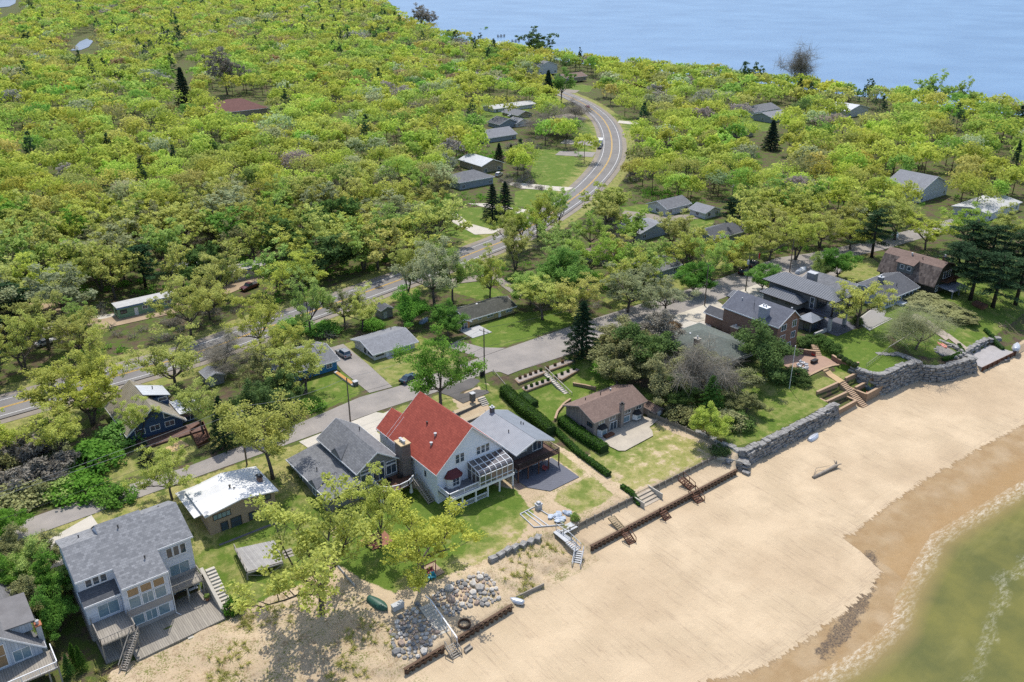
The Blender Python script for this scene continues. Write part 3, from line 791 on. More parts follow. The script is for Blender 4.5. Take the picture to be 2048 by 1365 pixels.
SH_GREY = shingle('grey_shingles', (.215,.22,.23), (.145,.15,.16))
SH_LIGHT = shingle('weathered_grey_shingles', (.28,.285,.295), (.17,.175,.185), .5, .36, .2)
SH_DGREY = shingle('dark_grey_shingles', (.12,.125,.135), (.085,.09,.10))
SH_RED = shingle('brick_red_shingles', (.40,.092,.062), (.31,.066,.046), lo=.4)
SH_TAN = shingle('brown_shingles', (.235,.165,.135), (.185,.128,.105))
SH_GREEN = shingle('grey_green_shingles', (.16,.185,.16), (.12,.14,.125), lo=.6)
SH_LGREY = shingle('light_grey_shingles', (.27,.28,.30), (.21,.215,.23))
SH_MAROON = shingle('maroon_shingles', (.20,.10,.085), (.15,.07,.06))
SEAM_D = seam('dark_standing_seam', (.12,.13,.15), (.095,.105,.12), .62, .5, .75, .25)
SEAM_W = seam('white_metal_roof', (.45,.47,.49), (.37,.39,.41), .9, .25, .45)
SEAM_B = seam('brown_ribbed_metal_roof', (.26,.225,.16), (.20,.17,.12), .6, .6, .5)
SEAM_G = seam('grey_blue_metal_roof', (.27,.29,.32), (.22,.24,.27), .4, .30, .65, .3)

def windowf(root, face, pos, u0, u1, z0, z1, cols=2, rows=1, fm=None, gm=None, name='window', fw=.10, proud=.07):
    """framed window on a wall: face S/N at y=pos (u is x), W/E at x=pos (u is y)"""
    fm = fm or WHITE; gm = gm or GLASS
    sg = -1 if face in 'SW' else 1
    m = MB(); g = MB()
    def bx(mb, a0, a1, b0, b1, d0, d1):
        p0, p1 = pos+sg*d0, pos+sg*d1
        if face in 'SN': mb.box(a0, a1, min(p0,p1), max(p0,p1), b0, b1)
        else: mb.box(min(p0,p1), max(p0,p1), a0, a1, b0, b1)
    bx(m, u0, u1, z1-fw, z1, -.03, proud); bx(m, u0, u1, z0, z0+fw, -.03, proud)
    bx(m, u0, u0+fw, z0+fw, z1-fw, -.03, proud); bx(m, u1-fw, u1, z0+fw, z1-fw, -.03, proud)
    for i in range(1, cols):
        c = u0+(u1-u0)*i/cols; bx(m, c-fw*.35, c+fw*.35, z0+fw, z1-fw, -.03, proud-.012)
    for i in range(1, rows):
        c = z0+(z1-z0)*i/rows; bx(m, u0+fw, u1-fw, c-fw*.3, c+fw*.3, -.03, proud-.024)
    bx(g, u0+fw*.5, u1-fw*.5, z0+fw*.5, z1-fw*.5, -.05, .018)
    f = obj(name, m, fm, root)
    p = obj('pane', g, gm, f)
    return f
def doorf(root, face, pos, u0, u1, z0, z1, mat, fm=None):
    sg = -1 if face in 'SW' else 1
    m = MB(); h = MB()
    def bx(mb, a0, a1, b0, b1, d0, d1):
        p0, p1 = pos+sg*d0, pos+sg*d1
        if face in 'SN': mb.box(a0, a1, min(p0,p1), max(p0,p1), b0, b1)
        else: mb.box(min(p0,p1), max(p0,p1), a0, a1, b0, b1)
    bx(m, u0, u1, z0, z1, -.03, .06)
    d = obj('door', m, mat, root)
    bx(h, u1-.2, u1-.12, z0+.95, z0+1.1, .06, .13); obj('handle', h, DARK, d)
    return d
def gable(root, x0, x1, y0, y1, z0, ze, zr, ax='y', ov=.45, wm=None, rm=None, fm=None, rc=None, t=.18, ze2=None, rov=None, wname='wall', rname='roof', top_only=False):
    """gabled block; ridge runs along ax; rc = ridge coordinate; ze/ze2 = wall top at low/high side"""
    fm = fm or WHITE; rov = ov if rov is None else rov
    if ax == 'y': a0, a1, b0, b1 = x0, x1, y0, y1
    else: a0, a1, b0, b1 = y0, y1, x0, x1
    rc = (a0+a1)/2 if rc is None else rc
    s1 = (zr-ze)/(rc-a0); 
    if ze2 is None: ze2 = zr-s1*(a1-rc)
    s2 = (zr-ze2)/(a1-rc)
    def P3(a, b, z): return (a, b, z) if ax == 'y' else (b, a, z)
    def extr(mb, prof, c0, c1):
        k = len(prof); n = len(mb.v)
        mb.v += [P3(a, c0, z) for a, z in prof] + [P3(a, c1, z) for a, z in prof]
        f1 = tuple(range(n, n+k)); f2 = tuple(range(n+2*k-1, n+k-1, -1))
        side = [(n+(i+1)%k, n+i, n+k+i, n+k+(i+1)%k) for i in range(k)]
        fs = [f1, f2] + side
        if ax == 'x': fs = [f[::-1] for f in fs]
        mb.f += fs
    w = None
    if not top_only:
        m = MB(); extr(m, [(a0,z0),(a1,z0),(a1,ze2-.02),(rc,zr-t*.6),(a0,ze-.02)], b0, b1)
        w = obj(wname, m, wm, root)
    m = MB()
    tt = t
    e0 = (a0-ov, ze+.05-s1*ov); e1 = (a1+ov, ze2+.05-s2*ov)
    extr(m, [(e0[0], e0[1]-tt), (rc, zr+.05-tt), (e1[0], e1[1]-tt), e1, (rc, zr+.05), e0], b0-rov, b1+rov)
    r = obj(rname, m, rm, root)
    m = MB()
    for c0, c1 in ((b0-rov-.05, b0-rov-.003), (b1+rov+.003, b1+rov+.05)):
        extr(m, [(e0[0], e0[1]-.26), (rc, zr-.21), (e1[0], e1[1]-.26), (e1[0], e1[1]+.02), (rc, zr+.07), (e0[0], e0[1]+.02)], c0, c1)
    for a in (e0, e1):
        d = .003 if a is e1 else -.05
        prof = [(a[0]+d, a[1]-.26), (a[0]+d+.047, a[1]-.26), (a[0]+d+.047, a[1]+.0), (a[0]+d, a[1]+.0)]
        extr(m, prof, b0-rov, b1+rov)
    obj('fascia', m, fm, root)
    return w, r
def hip(root, x0, x1, y0, y1, ze, zr, rm, ra, rb, fm=None, t=.2, name='roof'):
    """hip roof: eave rectangle at ze, ridge from ra to rb (2d points) at zr"""
    m = MB(); n = 0
    m.v = [(x0,y0,ze),(x1,y0,ze),(x1,y1,ze),(x0,y1,ze),(ra[0],ra[1],zr),(rb[0],rb[1],zr),(x0,y0,ze-t),(x1,y0,ze-t),(x1,y1,ze-t),(x0,y1,ze-t)]
    if abs(rb[1]-ra[1]) > abs(rb[0]-ra[0]):   # ridge along y, ra low y
        m.f = [(0,1,4),(1,2,5,4),(2,3,5),(3,0,4,5)]
    else:
        m.f = [(3,0,4),(0,1,5,4),(1,2,5),(2,3,4,5)]
    if abs(ra[0]-rb[0])+abs(ra[1]-rb[1]) < 1e-6:
        m.v = m.v[:5]+m.v[6:]; m.f = [(0,1,4),(1,2,4),(2,3,4),(3,0,4)]
        b = 5
    else: b = 6
    m.f += [(b+3,b+2,b+1,b),(0,b,b+1,1),(1,b+1,b+2,2),(2,b+2,b+3,3),(3,b+3,b,0)]
    r = obj(name, m, rm, root)
    if fm:
        f = MB()
        for bx in ((x0-.05,x0-.003,y0-.05,y1+.05),(x1+.003,x1+.05,y0-.05,y1+.05),(x0,x1,y0-.05,y0-.003),(x0,x1,y1+.003,y1+.05)): f.box(*bx, ze-t-.03, ze+.03)
        obj('fascia', f, fm, root)
    return r
def rail(root, pts, z, h=1.0, mat=None, post=2.0, bal=.3, name='railing', w=.09, zs=None):
    mat = mat or WOODG
    m = MB()
    for i in range(len(pts)-1):
        a = pts[i]; b = pts[i+1]
        za = z if zs is None else zs[i]; zb = z if zs is None else zs[i+1]
        L = math.hypot(b[0]-a[0], b[1]-a[1])
        m.beam((a[0],a[1],za+h), (b[0],b[1],zb+h), w*1.3, w)
        m.beam((a[0],a[1],za+.12), (b[0],b[1],zb+.12), w*.6, w*.6)
        k = max(1, int(round(L/post)))
        for j in range(k+1):
            f = j/k; x, y, zz = a[0]+(b[0]-a[0])*f, a[1]+(b[1]-a[1])*f, za+(zb-za)*f
            m.box(x-w/2, x+w/2, y-w/2, y+w/2, zz, zz+h+.06)
        if bal:
            k = int(L/bal)
            for j in range(1, k):
                f = j/k; x, y, zz = a[0]+(b[0]-a[0])*f, a[1]+(b[1]-a[1])*f, za+(zb-za)*f
                m.box(x-.022, x+.022, y-.022, y+.022, zz+.12, zz+h)
    return obj(name, m, mat, root)
def stairs(name, p0, p1, width, mat, root=None, n=None, open_=True, solid=False, rails=None, label=None, cat=None, group=None):
    """flight from top p0 to bottom p1"""
    p0 = Vector(p0); p1 = Vector(p1)
    n = n or max(2, int(round((p0.z-p1.z)/.19)))
    d = (p1-p0); dh = Vector((d.x, d.y, 0)); L = dh.length; dh.normalize(); sx = Vector((-dh.y, dh.x, 0))
    own = root is None
    if own:
        root = thing(name, label, cat, (p1.x, p1.y, p1.z), group)
    m = MB()
    tr = L/n
    for i in range(n):
        c = p0 + dh*(tr*(i+.5)); z = p0.z - (p0.z-p1.z)*(i+1)/(n+0)+ (p0.z-p1.z)/n*.0
        a = c - sx*width/2 ; b = c + sx*width/2
        zz = z + (p0.z-p1.z)/n*.5
        if solid:
            zz = z + (p0.z-p1.z)/n
            # a full step block down to the bottom
            cs = [c-dh*tr/2-sx*width/2, c+dh*tr/2-sx*width/2, c+dh*tr/2+sx*width/2, c-dh*tr/2+sx*width/2]
            m.prism([(q.x, q.y) for q in cs], min(p1.z-.4, zz-.5), zz)
        else:
            m.beam((a.x,a.y,zz), (b.x,b.y,zz), tr*.78, .06)
    obj('tread' if not solid else 'steps', m, mat, root)
    if not solid:
        for sgn in (-1, 1):
            s_ = MB(); o1 = p0+sx*width/2*sgn*1.04; o2 = p1+sx*width/2*sgn*1.04
            s_.beam((o1.x,o1.y,o1.z-.12), (o2.x,o2.y,o2.z+.02), .07, .26)
            obj('stringer', s_, mat, root)
    if rails:
        for sgn in rails:
            o1 = p0+sx*width/2*sgn*1.06; o2 = p1+sx*width/2*sgn*1.06
            rail(root, [(o1.x,o1.y),(o2.x,o2.y)], 0, .95, mat, 1.4, 0, 'handrail', zs=[o1.z, o2.z])
    return root
def vent(root, x, y, z, h=.45, r=.09, mat=None):
    m = MB(); m.lathe(x, y, [(r,z-.25),(r,z+h),(r*1.5,z+h),(r*1.5,z+h+.08)], 8); return obj('vent_pipe', m, mat or DARK, root)
def boxpart(root, name, bx, mat):
    m = MB(); m.box(*bx); return obj(name, m, mat, root)
def chimney(root, x0, x1, y0, y1, z0, z1, mat, cap=None, pots=1, name='chimney'):
    m = MB(); m.box(x0,x1,y0,y1,z0,z1); c = obj(name, m, mat, root)
    k = MB(); k.box(x0-.12,x1+.12,y0-.12,y1+.12,z1+.002,z1+.16); obj('chimney_cap', k, cap or CONC, c)
    if pots:
        for i in range(pots):
            q = MB(); L = (y1-y0) if (y1-y0) > (x1-x0) else (x1-x0)
            f = (i+1)/(pots+1)
            px, py = ((x0+x1)/2, y0+(y1-y0)*f) if (y1-y0) > (x1-x0) else (x0+(x1-x0)*f, (y0+y1)/2)
            q.lathe(px, py, [(.2,z1+.16),(.17,z1+.55),(.26,z1+.58),(.26,z1+.7),(.05,z1+.8)], 8); obj('flue_pot', q, TRIMG, c)
    return c

# ---------------------------------------------------------------- the houses along the beach
def house_white_deck():
    r = thing('house', 'big white three storey beach house with grey shingle roof and wide timber deck', 'house', (19.8,112,2.3))
    SW = siding('white_lap_siding', (.62,.66,.74)); ST = mk('taupe_stucco', (.33,.31,.30), (.28,.265,.26), .5, .9)
    # one roof plane with stepped eaves: left wing, middle, right wing
    def zt(y): return 10.25 + (y-109.5)*.43
    def wing(x0, x1, ye, yr, yw, wallz0=2.3, yb=123.8):
        zr = zt(yr); zb = 12.2
        m = MB()
        prof = [(yw, wallz0), (yw, zt(yw)-.22), (yr, zr-.22), (yb, zb-.2), (yb, wallz0)]
        k = len(prof)
        m.v = [(x0,y,z) for y, z in prof] + [(x1,y,z) for y, z in prof]
        m.f = [tuple(range(k)), tuple(range(2*k-1,k-1,-1))] + [((i+1)%k, i, k+i, k+(i+1)%k) for i in range(k)]
        obj('wall', m, SW, r)
        ox0 = x0-.3 if x0 < 12 else x0; ox1 = x1+.3 if x1 > 27 else x1
        m = MB()
        prof = [(ye, zt(ye)-.2), (ye, zt(ye)), (yr, zr), (yb+.4, zb-.05), (yb+.4, zb-.25), (yr, zr-.2)]
        k = 6
        m.v = [(ox0,y,z) for y, z in prof] + [(ox1,y,z) for y, z in prof]
        m.f = [tuple(range(k)), tuple(range(2*k-1,k-1,-1))] + [((i+1)%k, i, k+i, k+(i+1)%k) for i in range(k)]
        obj('roof', m, SH_LIGHT, r)
        m = MB(); m.box(ox0, ox1, ye-.06, ye-.003, zt(ye)-.26, zt(ye)+.02)
        obj('gutter', m, WHITE, r)
    wing(11.5, 16.2, 112.9, 118.6, 113.2)
    wing(16.2, 22.6, 109.5, 120.3, 109.9)
    wing(22.6, 27.5, 113.2, 119.4, 113.6)
    m = MB(); m.box(11.5, 16.17, 111.2, 113.17, 2.3, 8.75); obj('lower_wall', m, SW, r)
    m = MB(); m.slab([(11.3,110.8,8.75),(16.18,110.8,8.75),(16.18,113.17,9.85),(11.3,113.17,9.85)], .16); obj('porch_roof', m, SH_DGREY, r)
    boxpart(r, 'gutter', (11.3,16.18,110.72,110.797,8.5,8.77), WHITE)
    boxpart(r, 'foundation_side', (11.42,11.497,111.3,123.8,2.2,5.3), ST); boxpart(r, 'foundation_front', (11.5,16.15,111.12,111.197,2.3,5.3), ST)
    boxpart(r, 'spandrel_band', (16.21,22.58,109.81,109.897,4.9,6.0), ST); boxpart(r, 'right_band', (22.61,27.5,113.52,113.597,5.3,6.0), ST); boxpart(r, 'base_band', (16.21,22.58,109.81,109.897,2.35,2.95), ST)
    for x0, x1 in ((12.4,13.35),(13.4,14.35),(14.4,15.35)): windowf(r, 'S', 113.2, x0, x1, 10.0, 11.45, 1)
    windowf(r, 'S', 111.2, 12.9, 15.8, 5.7, 7.9, 2, 1, None, GLASSB, 'sliding_door')
    AM = mk('amber_blind', (.30,.2,.11), None, 1, .3, spec=.6)
    for i, (x0, x1) in enumerate(((16.8,18.45),(18.6,20.25),(20.4,22.05))):
        windowf(r, 'S', 109.9, x0, x1, 6.1, 8.0, 2 if i == 1 else 1, 1, None, GLASSB)
        windowf(r, 'S', 109.9, x0, x1, 8.1, 9.55, 1, 1, None, AM, 'transom_window')
        windowf(r, 'S', 109.9, x0, x1, 3.0, 4.8, 2 if i == 1 else 1, 1, None, GLASSB)
    for x0, x1 in ((23.7,24.65),(24.7,25.65),(25.7,26.65)): windowf(r, 'S', 113.6, x0, x1, 9.3, 11.1, 1)
    windowf(r, 'S', 113.6, 23.7, 26.7, 5.75, 7.95, 2, 1, None, GLASSB, 'sliding_door')
    windowf(r, 'S', 113.6, 23.8, 26.8, 2.5, 4.7, 2, 1, None, GLASS, 'sliding_door')
    windowf(r, 'S', 111.2, 12.4, 15.6, 2.5, 4.6, 2, 1, None, GLASS, 'sliding_door')
    windowf(r, 'W', 11.5, 120.4, 121.3, 9.6, 10.9, 1); windowf(r, 'W', 11.5, 114.5, 115.8, 6.8, 7.9, 1)
    m = MB(); m.prism([(11.7,111.1),(11.7,105.6),(15.2,105.6),(15.2,103.6),(28.0,104.2),(28.0,113.5),(22.62,113.5),(22.62,109.8),(16.2,109.8),(16.2,111.1)], 2.12, 2.42); obj('deck', m, DECKW, r)
    m = MB(); m.prism([(15.2,103.55),(28.0,104.15),(28.0,104.19),(15.2,103.59)], 1.75, 2.1)
    for x in np.arange(15.5, 28, 1.6): m.box(x, x+.14, 103.7+(x-15)*.046, 103.86+(x-15)*.046, 1.2, 2.12)
    obj('deck_skirt', m, WOODP, r)
    boxpart(r, 'balcony', (11.7,16.4,105.9,111.1,5.2,5.4), DECKW); boxpart(r, 'balcony', (22.7,27.6,110.6,113.5,5.25,5.45), DECKW)
    rail(r, [(11.75,111.0),(11.75,105.95),(16.35,105.95),(16.35,109.7)], 5.4, 1.05, WOODG, 2.2, .45)
    rail(r, [(22.8,110.65),(27.5,110.65),(27.5,113.4)], 5.45, 1.05, WOODG, 2.3, .5)
    for x, y in ((11.8,106.0),(16.3,106.0),(14.2,106.0),(25.0,110.7),(22.9,110.7),(27.4,110.7)):
        boxpart(r, 'deck_post', (x-.08,x+.08,y-.08,y+.08,2.43,5.2), WOODG)
    stairs('s', (16.2,105.8,5.35), (13.2,103.0,2.3), .95, WOODG, r, rails=(-1,1))
    m = MB(); m.box(28.0,28.5,105.6,113.6,1.0,5.4)
    m.v = [(x,y,z if z < 2 else 2.9+(y-105.6)*.32) for x, y, z in m.v]; obj('retaining_wall', m, CONC, r)
    stairs('s', (29.3,113.0,5.3), (29.2,105.8,2.1), 1.4, CONC, r, n=13, solid=True)
    boxpart(r, 'front_step', (22.3,24.2,102.9,103.5,1.7,2.0), CONC); boxpart(r, 'front_step', (22.3,24.2,103.503,104.0,1.7,2.2), CONC)
    for x, y in ((14.0,121.2),(17.0,121.8),(25.6,121.4)): vent(r, x, y, 13.1)
    vent(r, 20.6, 112.6, zt(112.6)); vent(r, 19.0,118.6,zt(118.6))
    m = MB(); m.tube([(22.7,109.75,10.1),(22.7,109.75,2.5),(23.1,108.8,2.47)], .06, 6); obj('downspout', m, WHITE, r)
house_white_deck()

def house_left_edge():
    r = thing('house', 'pale blue white beach house with steep grey roof, cut by the left picture edge', 'house', (-1.5,112,2.6))
    W = siding('pale_blue_board_wall', (.46,.52,.60), None, .4, True)
    gable(r, -8.4, 5.2, 109.8, 123.5, 2.4, 6.6, 12.9, 'y', .5, W, shingle('mid_grey_shingles', (.20,.20,.205), (.15,.15,.155)), WHITE, -1.6, rov=.5)
    boxpart(r, 'dormer_wall', (1.2,4.9,111.6,117.8,8.0,9.6), W)
    m = MB(); m.slab([(.6,111.2,9.95),(5.4,111.2,9.65),(5.4,118.2,9.65),(.6,118.2,9.95)], .16); obj('dormer_roof', m, mk('dark_grey_flat_roof', (.17,.165,.165), (.13,.125,.125), .6, .9), r)
    windowf(r, 'S', 109.8, -5.8, -3.0, 5.9, 8.6, 2, 1, None, mk('amber_blind', (.3,.2,.11))); windowf(r, 'S', 109.8, -2.4, -.8, 5.4, 9.0, 1, 1, None, GLASSB); windowf(r, 'S', 109.8, -.4, 1.2, 5.4, 9.0, 1, 2, None, mk('amber_blind', (.3,.2,.11)))
    windowf(r, 'S', 109.8, 1.8, 4.0, 5.3, 7.2, 2, 1, None, GLASSB, 'sliding_door')
    boxpart(r, 'deck', (-9,6.3,105.6,109.74,4.9,5.1), DECKW); rail(r, [(-9,105.65),(6.2,105.65),(6.2,109.7)], 5.1, 1.0, WHITE, 2.2, .3)
    for x in (-8.5,-4,.5,5.0,6.2): boxpart(r, 'deck_post', (x-.1,x+.1,105.7,105.9,2.0,4.9), WOODG)
    chimney(r, 5.25, 5.9, 111.0, 111.8, 2.4, 8.6, TRIMG, mk('copper_cap', (.4,.15,.08)), 1)
house_left_edge()

def house_flat_roof():
    r = thing('house', 'two storey tan block beach house with a gleaming white low pitched roof', 'house', (38.5,126.5,3.8))
    W = mk('tan_shingle_wall', (.36,.28,.20), (.29,.225,.165), .8, .9, brick=(.45,.32,(.20,.155,.11),(.32,.25,.18)))
    m = MB()
    prof = [(32.8,3.6),(44.3,3.6),(44.3,8.3),(38.6,9.2),(32.8,8.4)]
    n = 5
    m.v = [(x,122.3,z) for x, z in prof]+[(x,130.6,z) for x, z in prof]
    m.f = [tuple(range(5)), tuple(range(9,4,-1))]+[((i+1)%5, i, 5+i, 5+(i+1)%5) for i in range(5)]
    obj('wall', m, W, r)
    RW = mk('white_roof_membrane', (.66,.66,.645), (.55,.55,.54), .35, .8, streak=(1,.3,1), lines=('y', 2.1, .02, .15))
    m = MB(); pr = [(32.2,8.45),(38.6,9.42),(44.8,8.4),(44.8,8.2),(38.6,9.22),(32.2,8.25)][::-1]
    m.v = [(x,121.6,z) for x, z in pr]+[(x,131.2,z) for x, z in pr]
    m.f = [tuple(range(6)), tuple(range(11,5,-1))]+[((i+1)%6, i, 6+i, 6+(i+1)%6) for i in range(6)]
    obj('roof', m, RW, r)
    m = MB(); m.slab([(31.0,123.4,7.8),(32.5,123.4,8.0),(32.5,131.9,8.0),(31.0,131.9,7.8)], .12); m.slab([(31.0,131.3,7.85),(38.6,131.3,8.2),(38.6,132.6,8.0),(31.0,132.6,7.7)], .12); obj('lower_roof', m, RW, r)
    DF = mk('dark_brown_frame', (.06,.045,.035), None, 2, .6)
    windowf(r, 'S', 122.3, 33.6, 36.6, 6.7, 7.8, 4, 1, DF, GLASSB); windowf(r, 'S', 122.3, 40.4, 43.6, 6.9, 8.0, 3, 1, DF)
    windowf(r, 'S', 122.3, 34.6, 35.9, 3.7, 5.9, 1, 1, DF, GLASS, 'door'); windowf(r, 'S', 122.3, 36.3, 38.2, 3.9, 6.0, 1, 2, DF); windowf(r, 'S', 122.3, 39.4, 41.2, 4.2, 5.8, 2, 1, DF)
    windowf(r, 'S', 122.3, 42.0, 43.6, 4.2, 5.8, 2, 1, DF)
    chimney(r, 43.0, 43.7, 125.4, 126.4, 8.2, 9.6, BRICK, DARK, 1)
    vent(r, 38.2, 126.0, 9.3, .5, .14); vent(r, 38.6, 125.2, 9.35, .25)
    m = MB(); m.lathe(32.6, 121.9, [(.03,8.4),(.03,8.8),(.10,8.82),(.42,9.02),(.42,9.05),(.1,8.9)], 12); obj('satellite_dish', m, TRIMG, r)
    boxpart(r, 'terrace', (33.2,44.0,119.6,122.26,3.2,3.62), mk('dark_paving', (.14,.14,.15), (.10,.10,.11), 1, .9))
house_flat_roof()

def house_grey():
    r = thing('house', 'grey sided house with clerestory, stone chimney and curved white balcony', 'house', (60,124,3.2))
    W = siding('grey_green_lap_siding', (.215,.225,.225))
    gable(r, 57.4, 65.3, 117.1, 131.6, 3.0, 9.4, 12.0, 'y', .4, W, SH_GREY, WHITE, 61.3)
    # low wing with a single slope
    m = MB(); x0, x1 = 51.3, 57.38; 
    m.v = [(x0,117.2,3.2),(x1,117.2,3.2),(x1,117.2,8.0),(x0,117.2,6.9),(x0,131.8,3.2),(x1,131.8,3.2),(x1,131.8,8.0),(x0,131.8,6.9)]
    m.f = [(0,1,2,3),(7,6,5,4),(0,3,7,4),(1,5,6,2),(3,2,6,7),(0,4,5,1)]; obj('wall', m, W, r)
    m = MB(); m.slab([(50.8,115.4,7.0),(57.37,115.4,8.2),(57.37,132.1,8.2),(50.8,132.1,7.0)], .18); obj('lower_roof', m, SH_GREY, r)
    m = MB(); m.box(50.72,50.797,115.4,132.1,6.75,7.02); obj('gutter', m, WHITE, r)
    m = MB(); m.slab([(50.8,120.2,7.04),(53.9,121.3,8.0),(53.9,121.32,8.0),(50.8,122.4,7.04)], .1)
    m.v = [(50.75,119.6,7.05),(54.4,121.3,8.15),(50.75,121.3,8.25),(50.75,123.0,7.05)]; m.f = [(0,1,2),(2,1,3),(0,2,3),(0,3,1)]
    obj('small_gable', m, SH_GREY, r)
    # dormer gable on the west slope
    m = MB(); m.v = [(56.95,122.2,9.35),(56.95,126.2,9.35),(56.95,124.2,10.9),(59.6,124.2,10.95)]; m.f = [(0,3,2),(2,3,1),(0,2,1),(0,1,3)]; obj('dormer_roof', m, SH_GREY, r)
    m = MB(); m.v = [(56.9,122.6,9.35),(56.9,125.8,9.35),(56.9,124.2,10.6),(56.94,122.6,9.35),(56.94,125.8,9.35),(56.94,124.2,10.6)]; m.f = [(0,2,1),(3,4,5),(0,1,4,3),(1,2,5,4),(2,0,3,5)]; obj('dormer_wall', m, W, r)
    for y in (120.6,122.5,124.4,127.6): windowf(r, 'W', 57.4, y, y+1.1, 8.35, 9.25, 1)
    windowf(r, 'S', 117.1, 57.9, 60.0, 6.4, 8.3, 2); windowf(r, 'S', 117.1, 57.9, 60.0, 8.4, 9.1, 1, name='transom_window')
    windowf(r, 'S', 117.1, 60.3, 62.7, 6.0, 8.3, 2, name='sliding_door'); windowf(r, 'S', 117.1, 60.3, 62.7, 8.4, 9.6, 1, name='transom_window')
    windowf(r, 'S', 117.1, 62.95, 65.1, 6.4, 8.3, 2); windowf(r, 'S', 117.1, 62.95, 65.1, 8.4, 9.1, 1, name='transom_window')
    windowf(r, 'S', 117.1, 58.0, 60.6, 3.2, 5.6, 2, name='sliding_door'); windowf(r, 'W', 51.3, 121.5, 122.6, 4.6, 6.3, 1); windowf(r, 'W', 51.3, 126.5, 127.6, 4.6, 6.3, 1)
    windowf(r, 'S', 117.2, 52.6, 55.2, 4.6, 6.3, 2)
    # curved balcony
    bp = [(60.2,117.05),(60.0,114.2),(61.2,113.0),(63.0,112.5),(64.9,112.7),(66.4,113.6),(67.0,115.3),(65.4,115.5),(65.4,117.05)]
    m = MB(); m.prism(bp, 5.62, 5.86); obj('balcony', m, WOODB, r)
    rail(r, [bp[0],bp[1],bp[2],bp[3],bp[4],bp[5]], 5.86, 1.0, WHITE, 1.6, .22, w=.11)
    for x, y in ((60.3,114.4),(63.0,112.9),(66.0,113.9)): 
        m = MB(); m.lathe(x, y, [(.32,3.0),(.3,3.9),(.2,3.95),(.17,5.6)], 12); obj('round_column', m, WHITE, r)
    stairs('s', (66.7,113.8,5.8), (67.2,109.2,3.1), 1.1, WOODG, r, rails=(-1,1))
    ST = mk('ledgestone', (.26,.22,.20), (.11,.10,.10), 1.8, .95, .7, 4, brick=(.7,.22,(.045,.04,.04),(.20,.17,.155)), speck=.3)
    m = MB(); m.box(65.55,67.35,115.7,117.9,2.9,12.0)
    m.v = [(x, y-(.25 if z < 5 and y < 117 else 0), z) for x, y, z in m.v]
    c = obj('stone_chimney', m, ST, r)
    m = MB(); m.box(65.4,67.5,115.55,118.05,12.002,12.2); obj('chimney_cap', m, mk('sandstone_cap', (.55,.42,.25), None, 1, .9), c)
    for y in (116.2,116.8,117.4):
        m = MB(); m.lathe(66.4,y,[(.22,12.2),(.18,12.6),(.3,12.65),(.3,12.75)],10); obj('flue_pot', m, TRIMG, c)
    vent(r, 63.6, 127.4, 10.9); vent(r, 53.3,124.6,7.6); 
    m = MB(); m.tube([(54.3,119.6,7.5),(54.3,119.6,9.2)], .03, 5); m.beam((53.8,119.6,9.1),(54.9,119.6,9.1),.04); m.beam((54.0,119.2,9.0),(54.0,120.0,9.0),.04); m.beam((54.6,119.2,9.0),(54.6,120.0,9.0),.04); obj('aerial', m, DARK, r)
house_grey()

